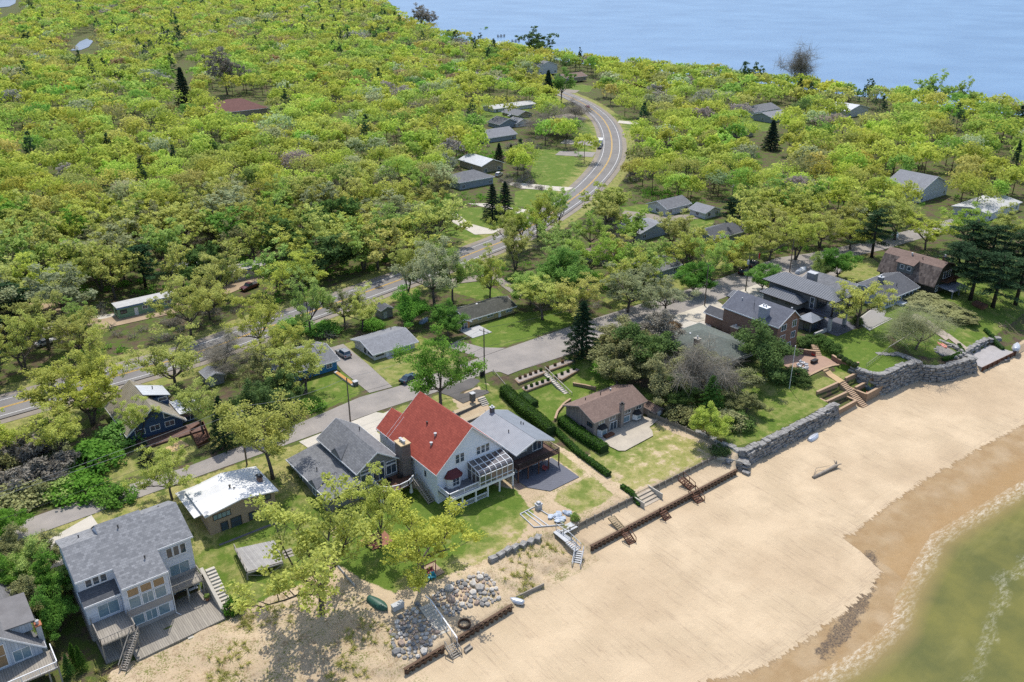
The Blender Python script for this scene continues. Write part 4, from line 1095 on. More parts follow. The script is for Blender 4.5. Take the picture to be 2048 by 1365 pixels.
def house_red():
    r = thing('house', 'white house with steep brick red roof, curved glass sunroom and white posts', 'house', (75,116,3.0))
    W = mk('white_stucco', (.66,.70,.78), (.61,.65,.73), .5, .85)
    gable(r, 68.0, 82.0, 108.2, 124.2, 2.9, 9.75, 16.2, 'y', .5, W, SH_RED, WHITE, 75.3, ze2=9.7, rov=.45, t=.22)
    gable(r, 68.0, 73.4, 124.23, 127.9, 4, 9.75, 12.5, 'y', .5, W, SH_RED, WHITE, 71.1, ze2=10.4, rov=.4, wname='garage_wall', rname='garage_roof')
    windowf(r, 'S', 108.2, 71.8, 72.75, 9.7, 11.6, 1, 2); windowf(r, 'S', 108.2, 72.8, 73.75, 9.7, 11.6, 1, 2)
    for i in range(3): windowf(r, 'S', 108.2, 76.3+i*1.0, 77.25+i*1.0, 9.8, 11.5, 1, 2)
    windowf(r, 'S', 108.2, 70.6, 73.6, 3.1, 5.3, 2, name='sliding_door'); windowf(r, 'S', 108.2, 74.2, 77.2, 3.1, 5.3, 2, name='sliding_door')
    windowf(r, 'W', 68.0, 111.6, 112.5, 6.6, 8.1, 1); windowf(r, 'W', 68.0, 119.0, 119.9, 6.6, 8.1, 1)
    # bay window with a dark red hood
    m = MB(); m.prism([(69.7,108.17),(69.7,107.6),(70.3,107.1),(71.9,107.1),(72.5,107.6),(72.5,108.17)], 5.8, 7.9); b = obj('bay_window', m, WHITE, r)
    windowf(r, 'S', 107.1, 70.35, 71.85, 6.2, 7.8, 2, 2)
    m = MB(); m.v = [(69.3,108.18,7.9),(69.3,107.5,7.9),(70.1,106.75,7.9),(72.1,106.75,7.9),(72.9,107.5,7.9),(72.9,108.18,7.9),(70.2,108.18,9.0),(72.0,108.18,9.0)]
    m.f = [(0,1,6),(1,2,6),(2,3,7,6),(3,4,7),(4,5,7),(5,0,6,7),(5,4,3,2,1,0)]; obj('bay_roof', m, mk('dark_red_metal', (.11,.02,.02), None, 2, .5), r)
    # deck
    boxpart(r, 'deck', (68.0,81.9,104.6,108.16,5.65,5.88), mk('grey_deck', (.20,.20,.21), (.16,.16,.17), 1, .8, lines=('x', .3, .12, .5)))
    boxpart(r, 'deck_beam', (67.9,82.0,104.45,104.597,5.45,5.92), WHITE)
    rail(r, [(68.1,108.1),(68.1,104.75),(74.3,104.75)], 5.88, 1.0, WHITE, 2.6, .2, w=.12)
    rail(r, [(68.1,104.75),(76.1,104.75)], 3.05, 1.0, WHITE, 2.6, .2, w=.12, name='lower_railing')
    for x in (68.1,70.75,73.6,76.2,78.8,81.8): boxpart(r, 'porch_post', (x-.12,x+.12,104.61,104.85,2.95,5.65), WHITE)
    boxpart(r, 'terrace', (68.0,82.0,104.3,108.16,2.6,2.99), mk('terrace_paving', (.30,.21,.16), (.24,.17,.13), 1, .9, speck=.2))
    boxpart(r, 'side_path', (82.02,83.2,103.0,112.3,2.6,3.02), mk('terrace_paving', (.3,.2,.15)))
    # curved sunroom
    GL = mk('sunroom_glass', (.05,.055,.065), (.12,.10,.09), .9, .06, spec=.9)
    x0, x1 = 74.4, 81.7
    prof = [(104.55,5.88),(104.55,7.9),(104.65,8.25),(104.9,8.5),(105.3,8.65),(106.6,8.9),(108.17,9.3)]
    m = MB()
    for i in range(len(prof)-1):
        (ya, za), (yb, zb) = prof[i], prof[i+1]
        n = len(m.v); m.v += [(x0,ya,za),(x1,ya,za),(x1,yb,zb),(x0,yb,zb)]; m.f.append((n,n+1,n+2,n+3))
    for x in (x0, x1):
        n = len(m.v); m.v += [(x,y,z) for y, z in prof]+[(x,108.17,5.89)]; m.f.append(tuple(range(n, n+len(prof)+1)))
    s = obj('sunroom', m, GL, r)
    m = MB()
    for i in range(7):
        x = x0+(x1-x0)*i/6
        for k in range(len(prof)-1): m.beam((x,prof[k][0]-.03,prof[k][1]+.03),(x,prof[k+1][0]-.03,prof[k+1][1]+.03),.11,.11)
    for y, z in ((104.5,5.93),(104.5,6.6),(104.5,7.95),(105.3,8.7),(106.6,8.95),(108.1,9.33)): m.beam((x0,y,z),(x1,y,z),.1,.1)
    for y in (105.7,106.9): m.beam((x0-.03,y,5.9),(x0-.03,y,8.75+(y-105.3)*.2),.09)
    m.beam((x0-.03,104.6,7.9),(x0-.03,108.1,7.9),.08)
    obj('sunroom_frame', m, WHITE, s)
    m = MB(); m.lathe(79.9,106.4,[(.05,5.9),(.05,7.9),(.06,8.0)],6); 
    m.v += [(79.9+1.25*math.cos(t), 106.4+1.25*math.sin(t), 7.7) for t in np.linspace(0, 6.283, 9)[:-1]]+[(79.9,106.4,8.25)]
    n = len(m.v)-9; m.f += [(n+i, n+(i+1)%8, n+8) for i in range(8)]
    single('parasol', m, mk('red_canvas', (.42,.05,.05), None, 2, .8), 'red parasol open inside the glass sunroom of the red roofed house', 'parasol')
    vent(r, 71.6, 114.0, 13.0, .35, .2, TRIMG); vent(r, 70.3,113.4,11.9,.3,.2,TRIMG); vent(r, 72.2,117.6,13.5,.35,.14,DARK)
    m = MB(); m.box(67.2,67.45,120.6,120.9,8.9,9.9); m.box(67.1,67.5,120.5,121.0,9.902,10.0); obj('downspout_head', m, mk('brick_red_metal', (.25,.05,.04)), r)
house_red()

def house_metal():
    r = thing('house', 'dark stone cottage under a ribbed grey metal roof with black iron balcony', 'house', (89.5,114,3.0))
    W = mk('dark_fieldstone_wall', (.13,.13,.135), (.05,.05,.055), 1.5, .9, .4, 5, brick=(.6,.35,(.2,.2,.2),(.09,.09,.095)))
    gable(r, 84.4, 91.3, 107.6, 118.0, 3.0, 8.75, 10.0, 'y', 1.1, W, SEAM_G, WHITE, 87.85, rov=2.0, t=.2, top_only=False)
    m = MB(); m.slab([(87.9,105.65,10.09),(92.45,105.65,8.45),(92.45,119.9,8.45),(87.9,119.9,10.09)], .05)
    obj('roof_east_slope', m, mk('smooth_grey_roof', (.20,.22,.25), (.16,.18,.205), .5, .6), r)
    windowf(r, 'S', 107.6, 85.1, 87.3, 7.0, 8.6, 1); windowf(r, 'S', 107.6, 88.7, 90.9, 6.2, 8.6, 2)
    windowf(r, 'S', 107.6, 86.6, 88.2, 3.6, 5.2, 1); windowf(r, 'S', 107.6, 88.8, 90.9, 3.1, 5.3, 2, name='sliding_door'); windowf(r, 'S', 107.6, 84.7, 86.0, 3.1, 5.2, 1, name='door')
    windowf(r, 'W', 84.4, 109.5, 111.0, 6.6, 8.0, 2)
    boxpart(r, 'balcony', (83.0,92.9,104.6,107.57,5.75,5.9), mk('red_brown_deck', (.16,.09,.07), (.12,.07,.055), 1, .8, lines=('x', .3, .1, .4)))
    boxpart(r, 'balcony_side', (91.33,92.9,107.6,112.0,5.75,5.9), mk('red_brown_deck', (.16,.09,.07)))
    rail(r, [(83.05,107.5),(83.05,104.7),(92.85,104.7),(92.85,111.9)], 5.9, 1.0, DARK, 2.2, .14, w=.07)
    for x in (83.1,85.4,87.9,90.3,92.8): boxpart(r, 'balcony_post', (x-.09,x+.09,104.65,104.83,2.9,5.75), WOODB)
    m = MB(); m.box(87.5,88.2,118.6,119.3,9.0,11.0); c = obj('chimney', m, BLOCKG, r)
    m = MB(); m.box(87.4,88.3,118.5,119.4,11.002,11.1); m.lathe(87.85,118.95,[(.16,11.1),(.14,11.4),(.2,11.45)],8); obj('chimney_cap', m, TRIMG, c)
    vent(r, 86.2,111.6,9.4); vent(r, 90.1,112.8,9.3); vent(r, 90.5,112.6,9.15,.3)
    m = MB(); m.slab([(82.9,116.6,7.2),(84.3,116.6,7.6),(84.3,121.6,7.6),(82.9,121.6,7.2)], .15); obj('porch_roof', m, mk('pale_flat_roof', (.30,.29,.27), (.25,.24,.23), .6, .9, speck=.15), r)
house_metal()
sheet('patio', [(83.4,105.6),(83.5,102.6),(86.0,99.2),(93.2,99.4),(93.4,105.6),(93.4,107.5),(84,107.5)], mk('slate_blue_paving', (.115,.125,.15), (.085,.09,.115), .8, .7, brick=(.9,.6,(.06,.065,.08),(.10,.105,.13))), .10, 1.2)

def house_tan():
    r = thing('house', 'taupe two storey house with brown gable roof beside the clipped hedges', 'house', (111.5,112.2,3.1))
    W = siding('taupe_vertical_siding', (.27,.235,.215), None, .5, True)
    gable(r, 104.6, 118.6, 107.9, 116.2, 3.0, 7.15, 8.75, 'x', .55, W, SH_TAN, W, 112.0, rov=.5)
    windowf(r, 'S', 107.9, 105.9, 107.4, 5.6, 6.9, 2, 1, WHITE, mk('cream_blind', (.42,.38,.28), None, 1, .4)); windowf(r, 'S', 107.9, 108.7, 110.4, 5.6, 6.85, 2)
    windowf(r, 'S', 107.9, 113.0, 114.8, 5.6, 6.85, 2); windowf(r, 'S', 107.9, 116.2, 117.9, 5.6, 6.85, 2)
    windowf(r, 'S', 107.9, 109.0, 111.0, 3.12, 5.1, 2, name='sliding_door'); windowf(r, 'S', 107.9, 112.6, 114.6, 3.7, 5.1, 1, 1, WHITE, GLASSB)
    windowf(r, 'W', 104.6, 108.3, 109.9, 5.3, 6.2, 2, 1, DARK); windowf(r, 'W', 104.6, 110.2, 111.6, 3.6, 4.6, 2, 1, DARK)
    for x0, x1, bw in ((105.4,108.0,1), (115.2,117.6,0)):
        m = MB(); pts = [(x0+.2,107.88),(x0+.6,107.0),(x1-.6,107.0),(x1-.2,107.88)]; m.prism(pts, 3.3 if bw else 3.7, 4.95)
        b = obj('bay_window', m, WHITE, r); g = MB()
        g.prism([(x0+.5,107.4),(x0+.72,106.97),(x1-.72,106.97),(x1-.5,107.4)], 3.65 if bw else 3.95, 4.8); obj('pane', g, GLASSB, b)
        m = MB(); a, c_ = x0, x1
        m.v = [(a,107.88,4.96),(a+.45,106.75,4.96),(c_-.45,106.75,4.96),(c_,107.88,4.96),(a+.7,107.88,5.7),(c_-.7,107.88,5.7)]
        m.f = [(0,1,4),(1,2,5,4),(2,3,5),(3,0,4,5),(3,2,1,0)]; obj('bay_roof', m, mk('black_shingles', (.03,.03,.033), (.02,.02,.022), 2, .8), r)
    m = MB(); m.box(111.4,112.2,107.2,107.88,3.0,8.6); c = obj('chimney', m, W, r)
    m = MB(); m.box(111.35,112.25,107.15,107.93,8.602,8.75); m.lathe(111.8,107.55,[(.2,8.75),(.18,9.0),(.28,9.05)],8); obj('chimney_cap', m, DARK, c)
    vent(r, 108.0,114.2,7.95); vent(r, 111.6,113.6,8.15,.6); vent(r,114.7,113.9,8.1,.4,.14,TRIMG)
    m = MB(); m.box(106.3,108.6,106.0,106.9,3.1,3.75); single('garden_bench', m, WOODB, 'dark red brown planter bench against the bay window of the taupe house', 'bench')
    s = thing('garden_shed', 'small taupe garden shed with brown roof and pale door beside the taupe house', 'shed', (120.9,107.5,3.1))
    gable(s, 119.7, 122.0, 105.6, 109.6, 3.0, 5.0, 5.65, 'y', .25, W, SH_TAN, W, None, rov=.25)
    doorf(s, 'S', 105.6, 120.3, 121.4, 3.1, 4.8, WHITE)
house_tan()
sheet('patio', [(104.9,107.85),(118.4,107.85),(119.9,104.8),(116.4,104.0),(115.8,102.6),(114.6,101.2),(106.2,100.6),(105.2,101.4),(104.9,104)], mk('poured_concrete_patio', (.44,.39,.31), (.36,.32,.26), .5, .9, speck=.12), .16, 1.5)

def house_green():
    r = thing('house', 'low house with a faded grey green hip roof half hidden by bare trees', 'house', (150.5,118,5.4))
    W = siding('weathered_grey_siding', (.30,.29,.27))
    boxpart(r, 'wall', (144.0,157.4,109.8,126.6,4.6,7.4), W)
    hip(r, 143.0, 158.3, 108.7, 127.6, 7.35, 10.0, SH_GREEN, (150.6,115.8), (150.6,120.6), TRIMG)
    chimney(r, 145.2,146.2,117.0,118.2,7.6,10.0, BRICK, CONC, 1)
    windowf(r, 'S', 109.8, 146,148.4, 5.2,6.8, 2); windowf(r, 'S', 109.8, 150,153, 5.0,7.0, 2, name='sliding_door'); windowf(r, 'W', 144.0, 113,115, 5.4,6.8, 2)
    vent(r, 148.2,121.9,8.9,.3,.15,WHITE)
house_green()

def house_brick():
    r = thing('house', 'brick house with blue grey shingle roof and painted brick chimney above its patio', 'house', (165,114,5.1))
    W = BRICK
    gable(r, 160.8, 168.9, 106.9, 122.6, 4.8, 12.75, 15.5, 'y', .4, W, shingle('blue_grey_shingles', (.145,.155,.185), (.11,.118,.145)), WHITE, 166.0, ze2=13.0, rov=.4)
    gable(r, 161.6, 165.2, 122.63, 128.6, 5.6, 9.2, 10.3, 'y', .4, W, SH_DGREY, WHITE, None, rov=.4, wname='garage_wall', rname='garage_roof')
    chimney(r, 161.2,162.7,110.9,113.0,12.0,15.6, mk('white_washed_brick', (.42,.42,.46), (.30,.30,.34), 2, .9, brick=(.4,.16,(.12,.12,.14),(.34,.34,.38))), WHITE, 2)
    chimney(r, 159.4,160.77,117.0,119.0,5.0,8.9, BRICK, CONC, 1, 'garden_chimney')
    windowf(r, 'S', 106.9, 166.2,167.9, 11.0,12.8, 2); windowf(r, 'S', 106.9, 166.2,167.9, 8.2,9.9, 2); windowf(r, 'S', 106.9, 162.4,166.6, 5.1,7.4, 3, name='sliding_door')
    windowf(r, 'S', 106.9, 162.0,164.0, 8.2,9.9, 2); windowf(r, 'S', 106.9, 162.0,164.0, 11.0,12.6, 2)
    vent(r, 164.0,120.0,14.4,.5,.12,TRIMG); vent(r, 166.6,107.8,15.1,.5,.14,TRIMG)
    m = MB(); m.tube([(162.6,115.2,13.6),(162.6,115.4,16.2)], .035, 5); m.tube([(162.1,115.2,13.3),(162.6,115.4,15.4)], .03, 5); obj('aerial_mast', m, DARK, r)
house_brick()

def house_modern():
    r = thing('house', 'modern dark house with standing seam hip roofs and a covered upper terrace', 'house', (184.5,115,6.0))
    W = mk('dark_grey_panel_wall', (.15,.155,.155), (.125,.13,.13), .6, .8, lines=('z', .3, .1, .3)); WD = mk('dark_timber', (.045,.035,.03), (.03,.025,.022), 2, .7)
    boxpart(r, 'wall', (183.0,187.8,111.8,126.0,5.8,13.5), W)
    hip(r, 181.5, 189.0, 105.9, 127.3, 13.7, 15.5, SEAM_D, (186.0,110.6), (186.4,124.0), WD)
    boxpart(r, 'wing_wall', (179.9,182.98,115.2,125.2,5.8,11.0), W)
    hip(r, 178.9, 183.9, 114.2, 126.2, 11.2, 12.7, SEAM_D, (181.6,117.4), (181.6,123.4), WD, name='wing_roof')
    boxpart(r, 'pavilion_wall', (177.2,180.4,108.8,115.1,5.4,8.9), W)
    hip(r, 176.4, 181.2, 108.0, 112.6, 9.0, 10.6, SEAM_G, (178.8,110.3), (178.8,110.3), WD, name='pavilion_roof')
    boxpart(r, 'flat_roof', (177.0,182.9,112.62,115.15,8.95,9.2), DARK)
    # upper terrace
    boxpart(r, 'terrace_floor', (181.3,188.8,106.1,111.76,9.45,9.85), mk('slate_terrace', (.11,.12,.15), (.085,.09,.115), .8, .6, brick=(.9,.9,(.05,.05,.06),(.1,.1,.13))))
    for x in (181.9,188.4): boxpart(r, 'timber_post', (x-.16,x+.16,106.4,106.72,9.85,13.5), WD)
    for x in (181.8,188.3):
        m = MB(); m.box(x-.38,x+.38,106.2,106.96,5.9,9.45); m.v = [(px+(x-px)*.25*(1 if z > 8 else 0), py, z) for px, py, z in m.v]; obj('stone_column', m, mk('pale_stone_column', (.42,.41,.40), (.34,.33,.33), 1.5, .9), r)
    rail(r, [(181.4,111.7),(181.4,106.2),(188.7,106.2),(188.7,111.7)], 9.85, 1.0, DARK, 2.4, .4, w=.06)
    windowf(r, 'S', 111.8, 183.3,187.5, 9.95,13.0, 3, 1, WD, name='glass_wall'); windowf(r, 'W', 183.0, 112.4,113.6, 9.6,12.6, 1, 2, WHITE)
    windowf(r, 'S', 111.8, 183.3,187.5, 6.1,9.2, 3, 1, WD, name='glass_wall'); windowf(r, 'S', 108.8, 177.5,180.2, 6.1,8.6, 4, 1, WD); windowf(r, 'W', 177.2, 109.2,110.8, 6.1,8.6, 2, 1, WD)
    windowf(r, 'W', 179.9, 117.2,118.4, 9.9,10.6, 1, 1, WD); windowf(r, 'W', 179.9, 121.2,122.6, 9.9,10.6, 1, 1, WD)
    boxpart(r, 'terrace_wall', (176.2,181.0,106.6,107.1,5.6,6.9), mk('pale_stone_column', (.42,.41,.4)))
    chimney(r, 189.1,190.7,117.2,119.4,11.5,16.0, mk('grey_stone_chimney', (.22,.22,.225), (.16,.16,.165), 1.5, .9), TRIMG, 0)
    m = MB(); m.v = [(179.5,129.4,9.3),(184.5,129.4,9.3),(184.5,133.4,8.4),(179.5,133.4,8.4)]; 
    m = MB(); gable(r, 175.2, 179.4, 127.4, 132.6, 5.8, 9.0, 10.0, 'y', .35, W, SEAM_D, WD, None, rov=.3, wname='garage_wall', rname='garage_roof')
    # lean-to seen between the two houses
    boxpart(r, 'lower_terrace', (180.6,191.0,103.4,111.76,5.4,6.06), mk('slate_terrace', (.1,.1,.12)))
    boxpart(r, 'terrace_step', (180.4,190.8,102.7,103.397,5.3,5.9), mk('pale_stone_column', (.4,.4,.4)))
house_modern()

def house_white_bay():
    r = thing('house', 'long white house with a row of tall windows behind the spreading flat topped oak', 'house', (207,113,6.0))
    W = siding('pale_blue_white_siding', (.50,.55,.62))
    gable(r, 196.6, 210.0, 113.5, 127.0, 5.9, 8.6, 11.3, 'y', .5, W, SH_GREY, WHITE, 203.5, rov=.5)
    gable(r, 205.4, 221.0, 105.9, 115.5, 5.9, 8.8, 11.0, 'x', .5, W, SH_DGREY, WHITE, 112.0, rov=.5, wname='wing_wall', rname='wing_roof')
    for i in range(5): windowf(r, 'S', 105.9, 211.6+i*1.85, 213.2+i*1.85, 6.8, 8.5, 1)
    for i in range(5): windowf(r, 'S', 105.9, 206.0+i*1.1, 207.0+i*1.1, 6.5, 8.4, 1)
    for i in range(3): windowf(r, 'S', 113.5, 197.4+i*1.5, 198.7+i*1.5, 6.6, 8.4, 1)
    boxpart(r, 'lower_wall', (211.0,221.2,104.0,105.87,4.6,6.6), W)
    chimney(r, 211.0,212.2,110.9,112.1,10.0,11.9, mk('grey_stone_chimney', (.2,.2,.2)), TRIMG, 1)
    vent(r, 214.2,108.2,10.0); 
house_white_bay()

def house_gambrel():
    r = thing('house', 'dark brown barn like house with steep wood shake roof and shed dormer', 'house', (229,111,6.5))
    W = mk('dark_green_brown_siding', (.05,.05,.04), (.035,.036,.03), .8, .8, lines=('z', .25, .1, .3))
    SHK = shingle('weathered_wood_shakes', (.27,.21,.175), (.10,.075,.065), .5, .42, .3)
    y0, y1 = 103.6, 119.4
    prof = [(225.4,6.2),(236.5,6.2),(236.5,9.4),(233.8,13.1),(229.4,14.4),(226.9,13.2),(225.4,9.4)]
    k = len(prof)
    m = MB(); m.v = [(x,y0,z) for x, z in prof]+[(x,y1,z) for x, z in prof]; m.f = [tuple(range(k)), tuple(range(2*k-1,k-1,-1))]+[((i+1)%k, i, k+i, k+(i+1)%k) for i in range(k)]; obj('wall', m, W, r)
    def strp(pts, nm, mt):
        m = MB(); (xa,za),(xb,zb) = pts; m.slab([(xa,y0-.6,za),(xb,y0-.6,zb),(xb,y1+.5,zb),(xa,y1+.5,za)], .2); obj(nm, m, mt, r)
    strp([(224.3,8.6),(226.9,13.4)], 'lower_roof', SHK); strp([(226.9,13.42),(229.4,14.6)], 'upper_roof', SH_TAN)
    strp([(229.42,14.6),(233.8,13.3)], 'upper_roof', SH_TAN); strp([(233.82,13.3),(236.9,9.0)], 'lower_roof', SHK)
    boxpart(r, 'dormer_wall', (224.9,227.2,110.0,114.6,10.0,12.6), mk('dark_grey_panel_wall', (.1,.1,.1)))
    windowf(r, 'W', 224.9, 110.5,111.7, 10.9,12.2, 1); windowf(r, 'W', 224.9, 112.5,113.7, 10.9,12.2, 1)
    m = MB(); m.slab([(224.3,109.6,12.75),(227.2,109.6,13.75),(227.2,115.0,13.75),(224.3,115.0,12.75)], .15); obj('dormer_roof', m, SH_TAN, r)
    windowf(r, 'S', 103.6, 226.4,227.8, 6.6,8.4, 2); boxpart(r, 'balcony', (228.5,235.5,101.6,103.57,9.2,9.4), WOODB); rail(r, [(228.6,101.7),(235.4,101.7)], 9.4, 1.0, WOODB, 2, .4)
    windowf(r, 'S', 103.6, 229.4,233.6, 9.6,11.6, 3)
    m = MB(); m.slab([(226.6,98.8,7.9),(234.4,98.8,7.9),(234.4,103.2,8.4),(226.6,103.2,8.4)], .15); 
    for x, y in ((226.8,99.0),(234.2,99.0),(230.5,99.0)): m.box(x-.1,x+.1,y-.1,y+.1,5.6,7.8)
    obj('porch', m, mk('grey_porch_roof', (.17,.19,.22), None, 1, .7), r)
    vent(r, 228.2,109.5,14.1); vent(r, 228.6,112.8,14.3,.5,.2,TRIMG); chimney(r, 231.2,232.0,104.6,105.6,13.4,15.0, WOODB, DARK, 1)
house_gambrel()

# ---------------------------------------------------------------- houses between street and highway
def small_house(name, label, x0, x1, y0, y1, ze, zr, ax, wm, rm, rc=None, ov=.6, wins=(), z0=5.9, fm=None, extra=None, loc=None):
    r = thing(name, label, 'house', ((x0+x1)/2, (y0+y1)/2, z0))
    gable(r, x0, x1, y0, y1, z0, ze, zr, ax, ov, wm, rm, fm, rc)
    for w in wins: windowf(r, *w)
    if extra: extra(r)
    return r
BLUEP = mk('blue_shutter_panel', (.14,.23,.36), (.11,.19,.31), 1, .6)
def ext(r):
    doorf(r, 'S', 160.6, 88.4, 89.3, 6.0, 7.7, WHITE)
    for x0, x1 in ((90.4,91.9),(92.9,94.3),(94.4,95.2)):
        boxpart(r, 'shutter', (x0,x1,160.52,160.597,6.55,7.85), BLUEP)
    m = MB(); m.v = [(85.33,161.0,7.85),(85.33,170.0,7.85),(85.33,165.4,8.9),(85.40,161.0,7.85),(85.40,170.0,7.85),(85.40,165.4,8.9)]
    boxpart(r, 'front_step', (88.2,89.6,159.2,160.5,5.7,6.05), CONC); vent(r, 94.6,168.5,8.7)
small_house('cottage', 'small white cottage with pale grey shingle roof and blue panels', 85.4, 96.2, 160.6, 169.8, 7.95, 9.3, 'x', siding('white_cottage_siding', (.62,.61,.58)), SH_LGREY, 165.6, .7,
    [('S',160.6,85.8,87.9,6.7,7.6,3,1,DARK),('S',160.6,91.95,92.85,6.6,7.8,1),('S',160.6,94.3,94.9,6.6,7.8,1),('W',85.4,161.2,163.4,6.7,7.6,2,1,DARK),('W',85.4,164.4,165.2,6.4,7.6,1,1,DARK)], extra=ext)
def ext(r):
    windowf(r, 'S', 162.4, 110.8, 112.6, 6.05, 7.7, 2, 1, WHITE, GLASS, 'sliding_door'); doorf(r, 'S', 163.4, 123.0, 123.8, 6.0, 7.8, WHITE)
    boxpart(r, 'corner_panel', (112.7,113.2,162.32,162.397,6.0,7.9), mk('orange_cedar', (.42,.22,.08), None, 2, .8))
    boxpart(r, 'patio', (110.2,116.0,156.8,162.3,5.8,6.12), mk('pale_slab', (.42,.42,.41), (.33,.33,.33), .7, .9)); vent(r, 119.8,168.3,8.5,.4,.2,WHITE)
r = small_house('cottage', 'low yellow cottage with mossy dark roof behind the lawn and parking drive', 113.3, 128.0, 163.4, 170.6, 8.1, 9.3, 'x', siding('pale_yellow_siding', (.50,.42,.22)), shingle('mossy_dark_shingles', (.10,.10,.085), (.065,.068,.055), lo=.6), None, .6,
    [('S',163.4,114.2,115.0,7.0,7.6,1),('S',163.4,116.6,117.8,6.9,7.8,2),('S',163.4,119.4,121.4,6.8,7.9,2),('S',163.4,125.4,127.4,6.7,7.9,2,2,WHITE,GLASSB)], extra=ext)
gable(r, 109.8, 113.28, 162.4, 170.4, 5.9, 8.0, 8.9, 'y', .4, siding('tan_side_wing', (.42,.32,.18)), MATS['mossy_dark_shingles'], WHITE, None, wname='wing_wall', rname='wing_roof')
# blue timber house by the highway (left)
BL = siding('navy_blue_siding', (.045,.085,.17))
def ext(r):
    for x in (31.6,34.4,37.2): windowf(r, 'S', 157.0, x, x+1.9, 7.2, 8.4, 2)
    m = MB(); m.v = [(37.2,156.9,9.2),(39.6,156.9,9.2),(37.2,156.9,10.6)]; m.v += [(x,156.99,z) for x, y, z in m.v]; m.f = [(0,1,2),(5,4,3),(0,3,4,1),(1,4,5,2),(2,5,3,0)]; f = obj('gable_window', m, WHITE, r)
    g = MB(); g.v = [(37.35,156.87,9.3),(39.2,156.87,9.3),(37.35,156.87,10.35)]; g.v += [(x,156.95,z) for x, y, z in g.v]; g.f = [(0,1,2),(5,4,3),(0,3,4,1),(1,4,5,2),(2,5,3,0)]; obj('pane', g, GLASS, f)
    boxpart(r, 'side_wing_wall', (40.53,44.6,158.6,163.5,5.9,8.4), BL)
    m = MB(); m.slab([(40.5,158.0,8.5),(45.0,158.0,8.5),(45.0,164,8.7),(40.5,164,8.7)], .14); obj('side_wing_roof', m, SEAM_W, r)
    windowf(r, 'S', 158.6, 40.9, 44.2, 6.3, 8.1, 2, name='sliding_door')
    # white dormer on the east slope
    m = MB(); m.slab([(35.5,162.4,12.6),(40.6,162.4,11.0),(40.6,167.6,11.0),(35.5,167.6,12.6)], .15); obj('dormer_roof', m, SEAM_W, r)
    boxpart(r, 'dormer_wall', (37.4,40.2,162.9,167.2,8.9,10.95), BL); windowf(r, 'S', 162.9, 38.2, 40.0, 9.9, 10.75, 1)
    vent(r, 38.2,165.6,11.8)
    boxpart(r, 'deck', (31.5,43.5,153.2,156.95,5.9,6.35), mk('red_brown_deck', (.16,.09,.07)))
    m = MB(); m.beam((29.2,157.5,5.9),(29.2,157.5,8.4),.12); m.beam((29.2,157.5,8.3),(30.4,158.8,6.2),.08); m.beam((28.4,160.5,5.9),(28.4,160.5,8.2),.1); obj('swing_frame', m, WHITE, r)
small_house('house', 'navy blue timber house with brown ribbed metal roof and white trim beside the highway', 30.6, 40.5, 157.0, 170.5, 8.5, 12.4, 'y', BL, SEAM_B, 35.4, .7, extra=ext)
# sand pit and raised bed in its yard
m = MB(); m.prism([P(330,896,6.2),P(345,906,6.2),P(378,890,6.2),P(362,880,6.2)], 5.9, 6.15); single('sand_pit', m, mk('play_sand', (.55,.40,.20), (.48,.34,.17), 2, .95, speck=.3), 'square sand pit strewn with toys below the navy blue house', 'sand pit')
m = MB(); q = [P(*p, 6.5) for p in ((380,862),(407,845),(420,878),(396,893))]
for i in range(4): m.beam((*q[i],6.4), (*q[(i+1)%4],6.4), .12, .9)
m.prism(q, 5.95, 6.05)
single('planter_box', m, WOODB, 'tall dark timber planter box beside the navy blue house', 'planter')
# bright blue house under the trees
small_house('house', 'bright blue house with grey roof under the oak beside the asphalt drive', 63.6, 76.6, 161.8, 172.0, 8.5, 10.0, 'x', siding('bright_blue_siding', (.05,.22,.42)), SH_GREY, 167.5, .6,
    [('S',161.8,66,67.6,7,8,2),('S',161.8,71,72.8,7,8,2),('S',161.8,74.0,75.4,6.8,8,2)])
def shed(label, x0, x1, y0, y1, h, wm, rm, z0=5.9, name='shed'):
    s = thing(name, label, 'shed', ((x0+x1)/2,(y0+y1)/2,z0)); gable(s, x0, x1, y0, y1, z0, z0+h, z0+h+.7, 'y', .25, wm, rm, TRIMG); doorf(s, 'S', y0, x0+.5, x0+1.5, z0+.05, z0+1.9, TRIMG); return s
a, b = P(775,636,6); shed('small grey garden shed standing among the bushes behind the white cottage', a-1.6, a+1.6, b, b+3.4, 2.5, siding('grey_shed_siding', (.27,.27,.26)), SH_DGREY)
a, b = P(432,762,7); shed('small shed with a light grey roof between the navy and bright blue houses', a-1.8, a+1.8, b, b+4, 2.3, siding('grey_shed_siding', (.27,.27,.26)), SH_LGREY)
# mobile home
def mobile(label, x0, x1, y0, y1, wm, rm, h=2.9, name='mobile_home'):
    r = thing(name, label, 'mobile home', ((x0+x1)/2,(y0+y1)/2,5.9)); boxpart(r, 'body', (x0,x1,y0,y1,6.0,6.0+h), wm)
    boxpart(r, 'roof', (x0-.2,x1+.2,y0-.25,y1+.25,6.003+h,6.2+h), rm); boxpart(r, 'skirt', (x0+.1,x1-.1,y0+.1,y1-.1,5.8,5.997), TRIMG)
    boxpart(r, 'roof_trim', (x0-.24,x1+.24,y0-.3,y0-.253,5.75+h,6.1+h), BLUEP)
    windowf(r, 'S', y0, x0+.6, x0+2.2, 7.2, 8.2, 2, 1, DARK); windowf(r, 'S', y0, x0+6, x0+7.4, 7.2, 8.2, 2); windowf(r, 'S', y0, x1-3, x1-1.4, 7.2, 8.2, 2); doorf(r, 'S', y0, x0+4, x0+4.9, 6.1, 8.1, WHITE)
    windowf(r, 'W', x0, y0+.6, y0+2.2, 7.2, 8.2, 1, 1, DARK)
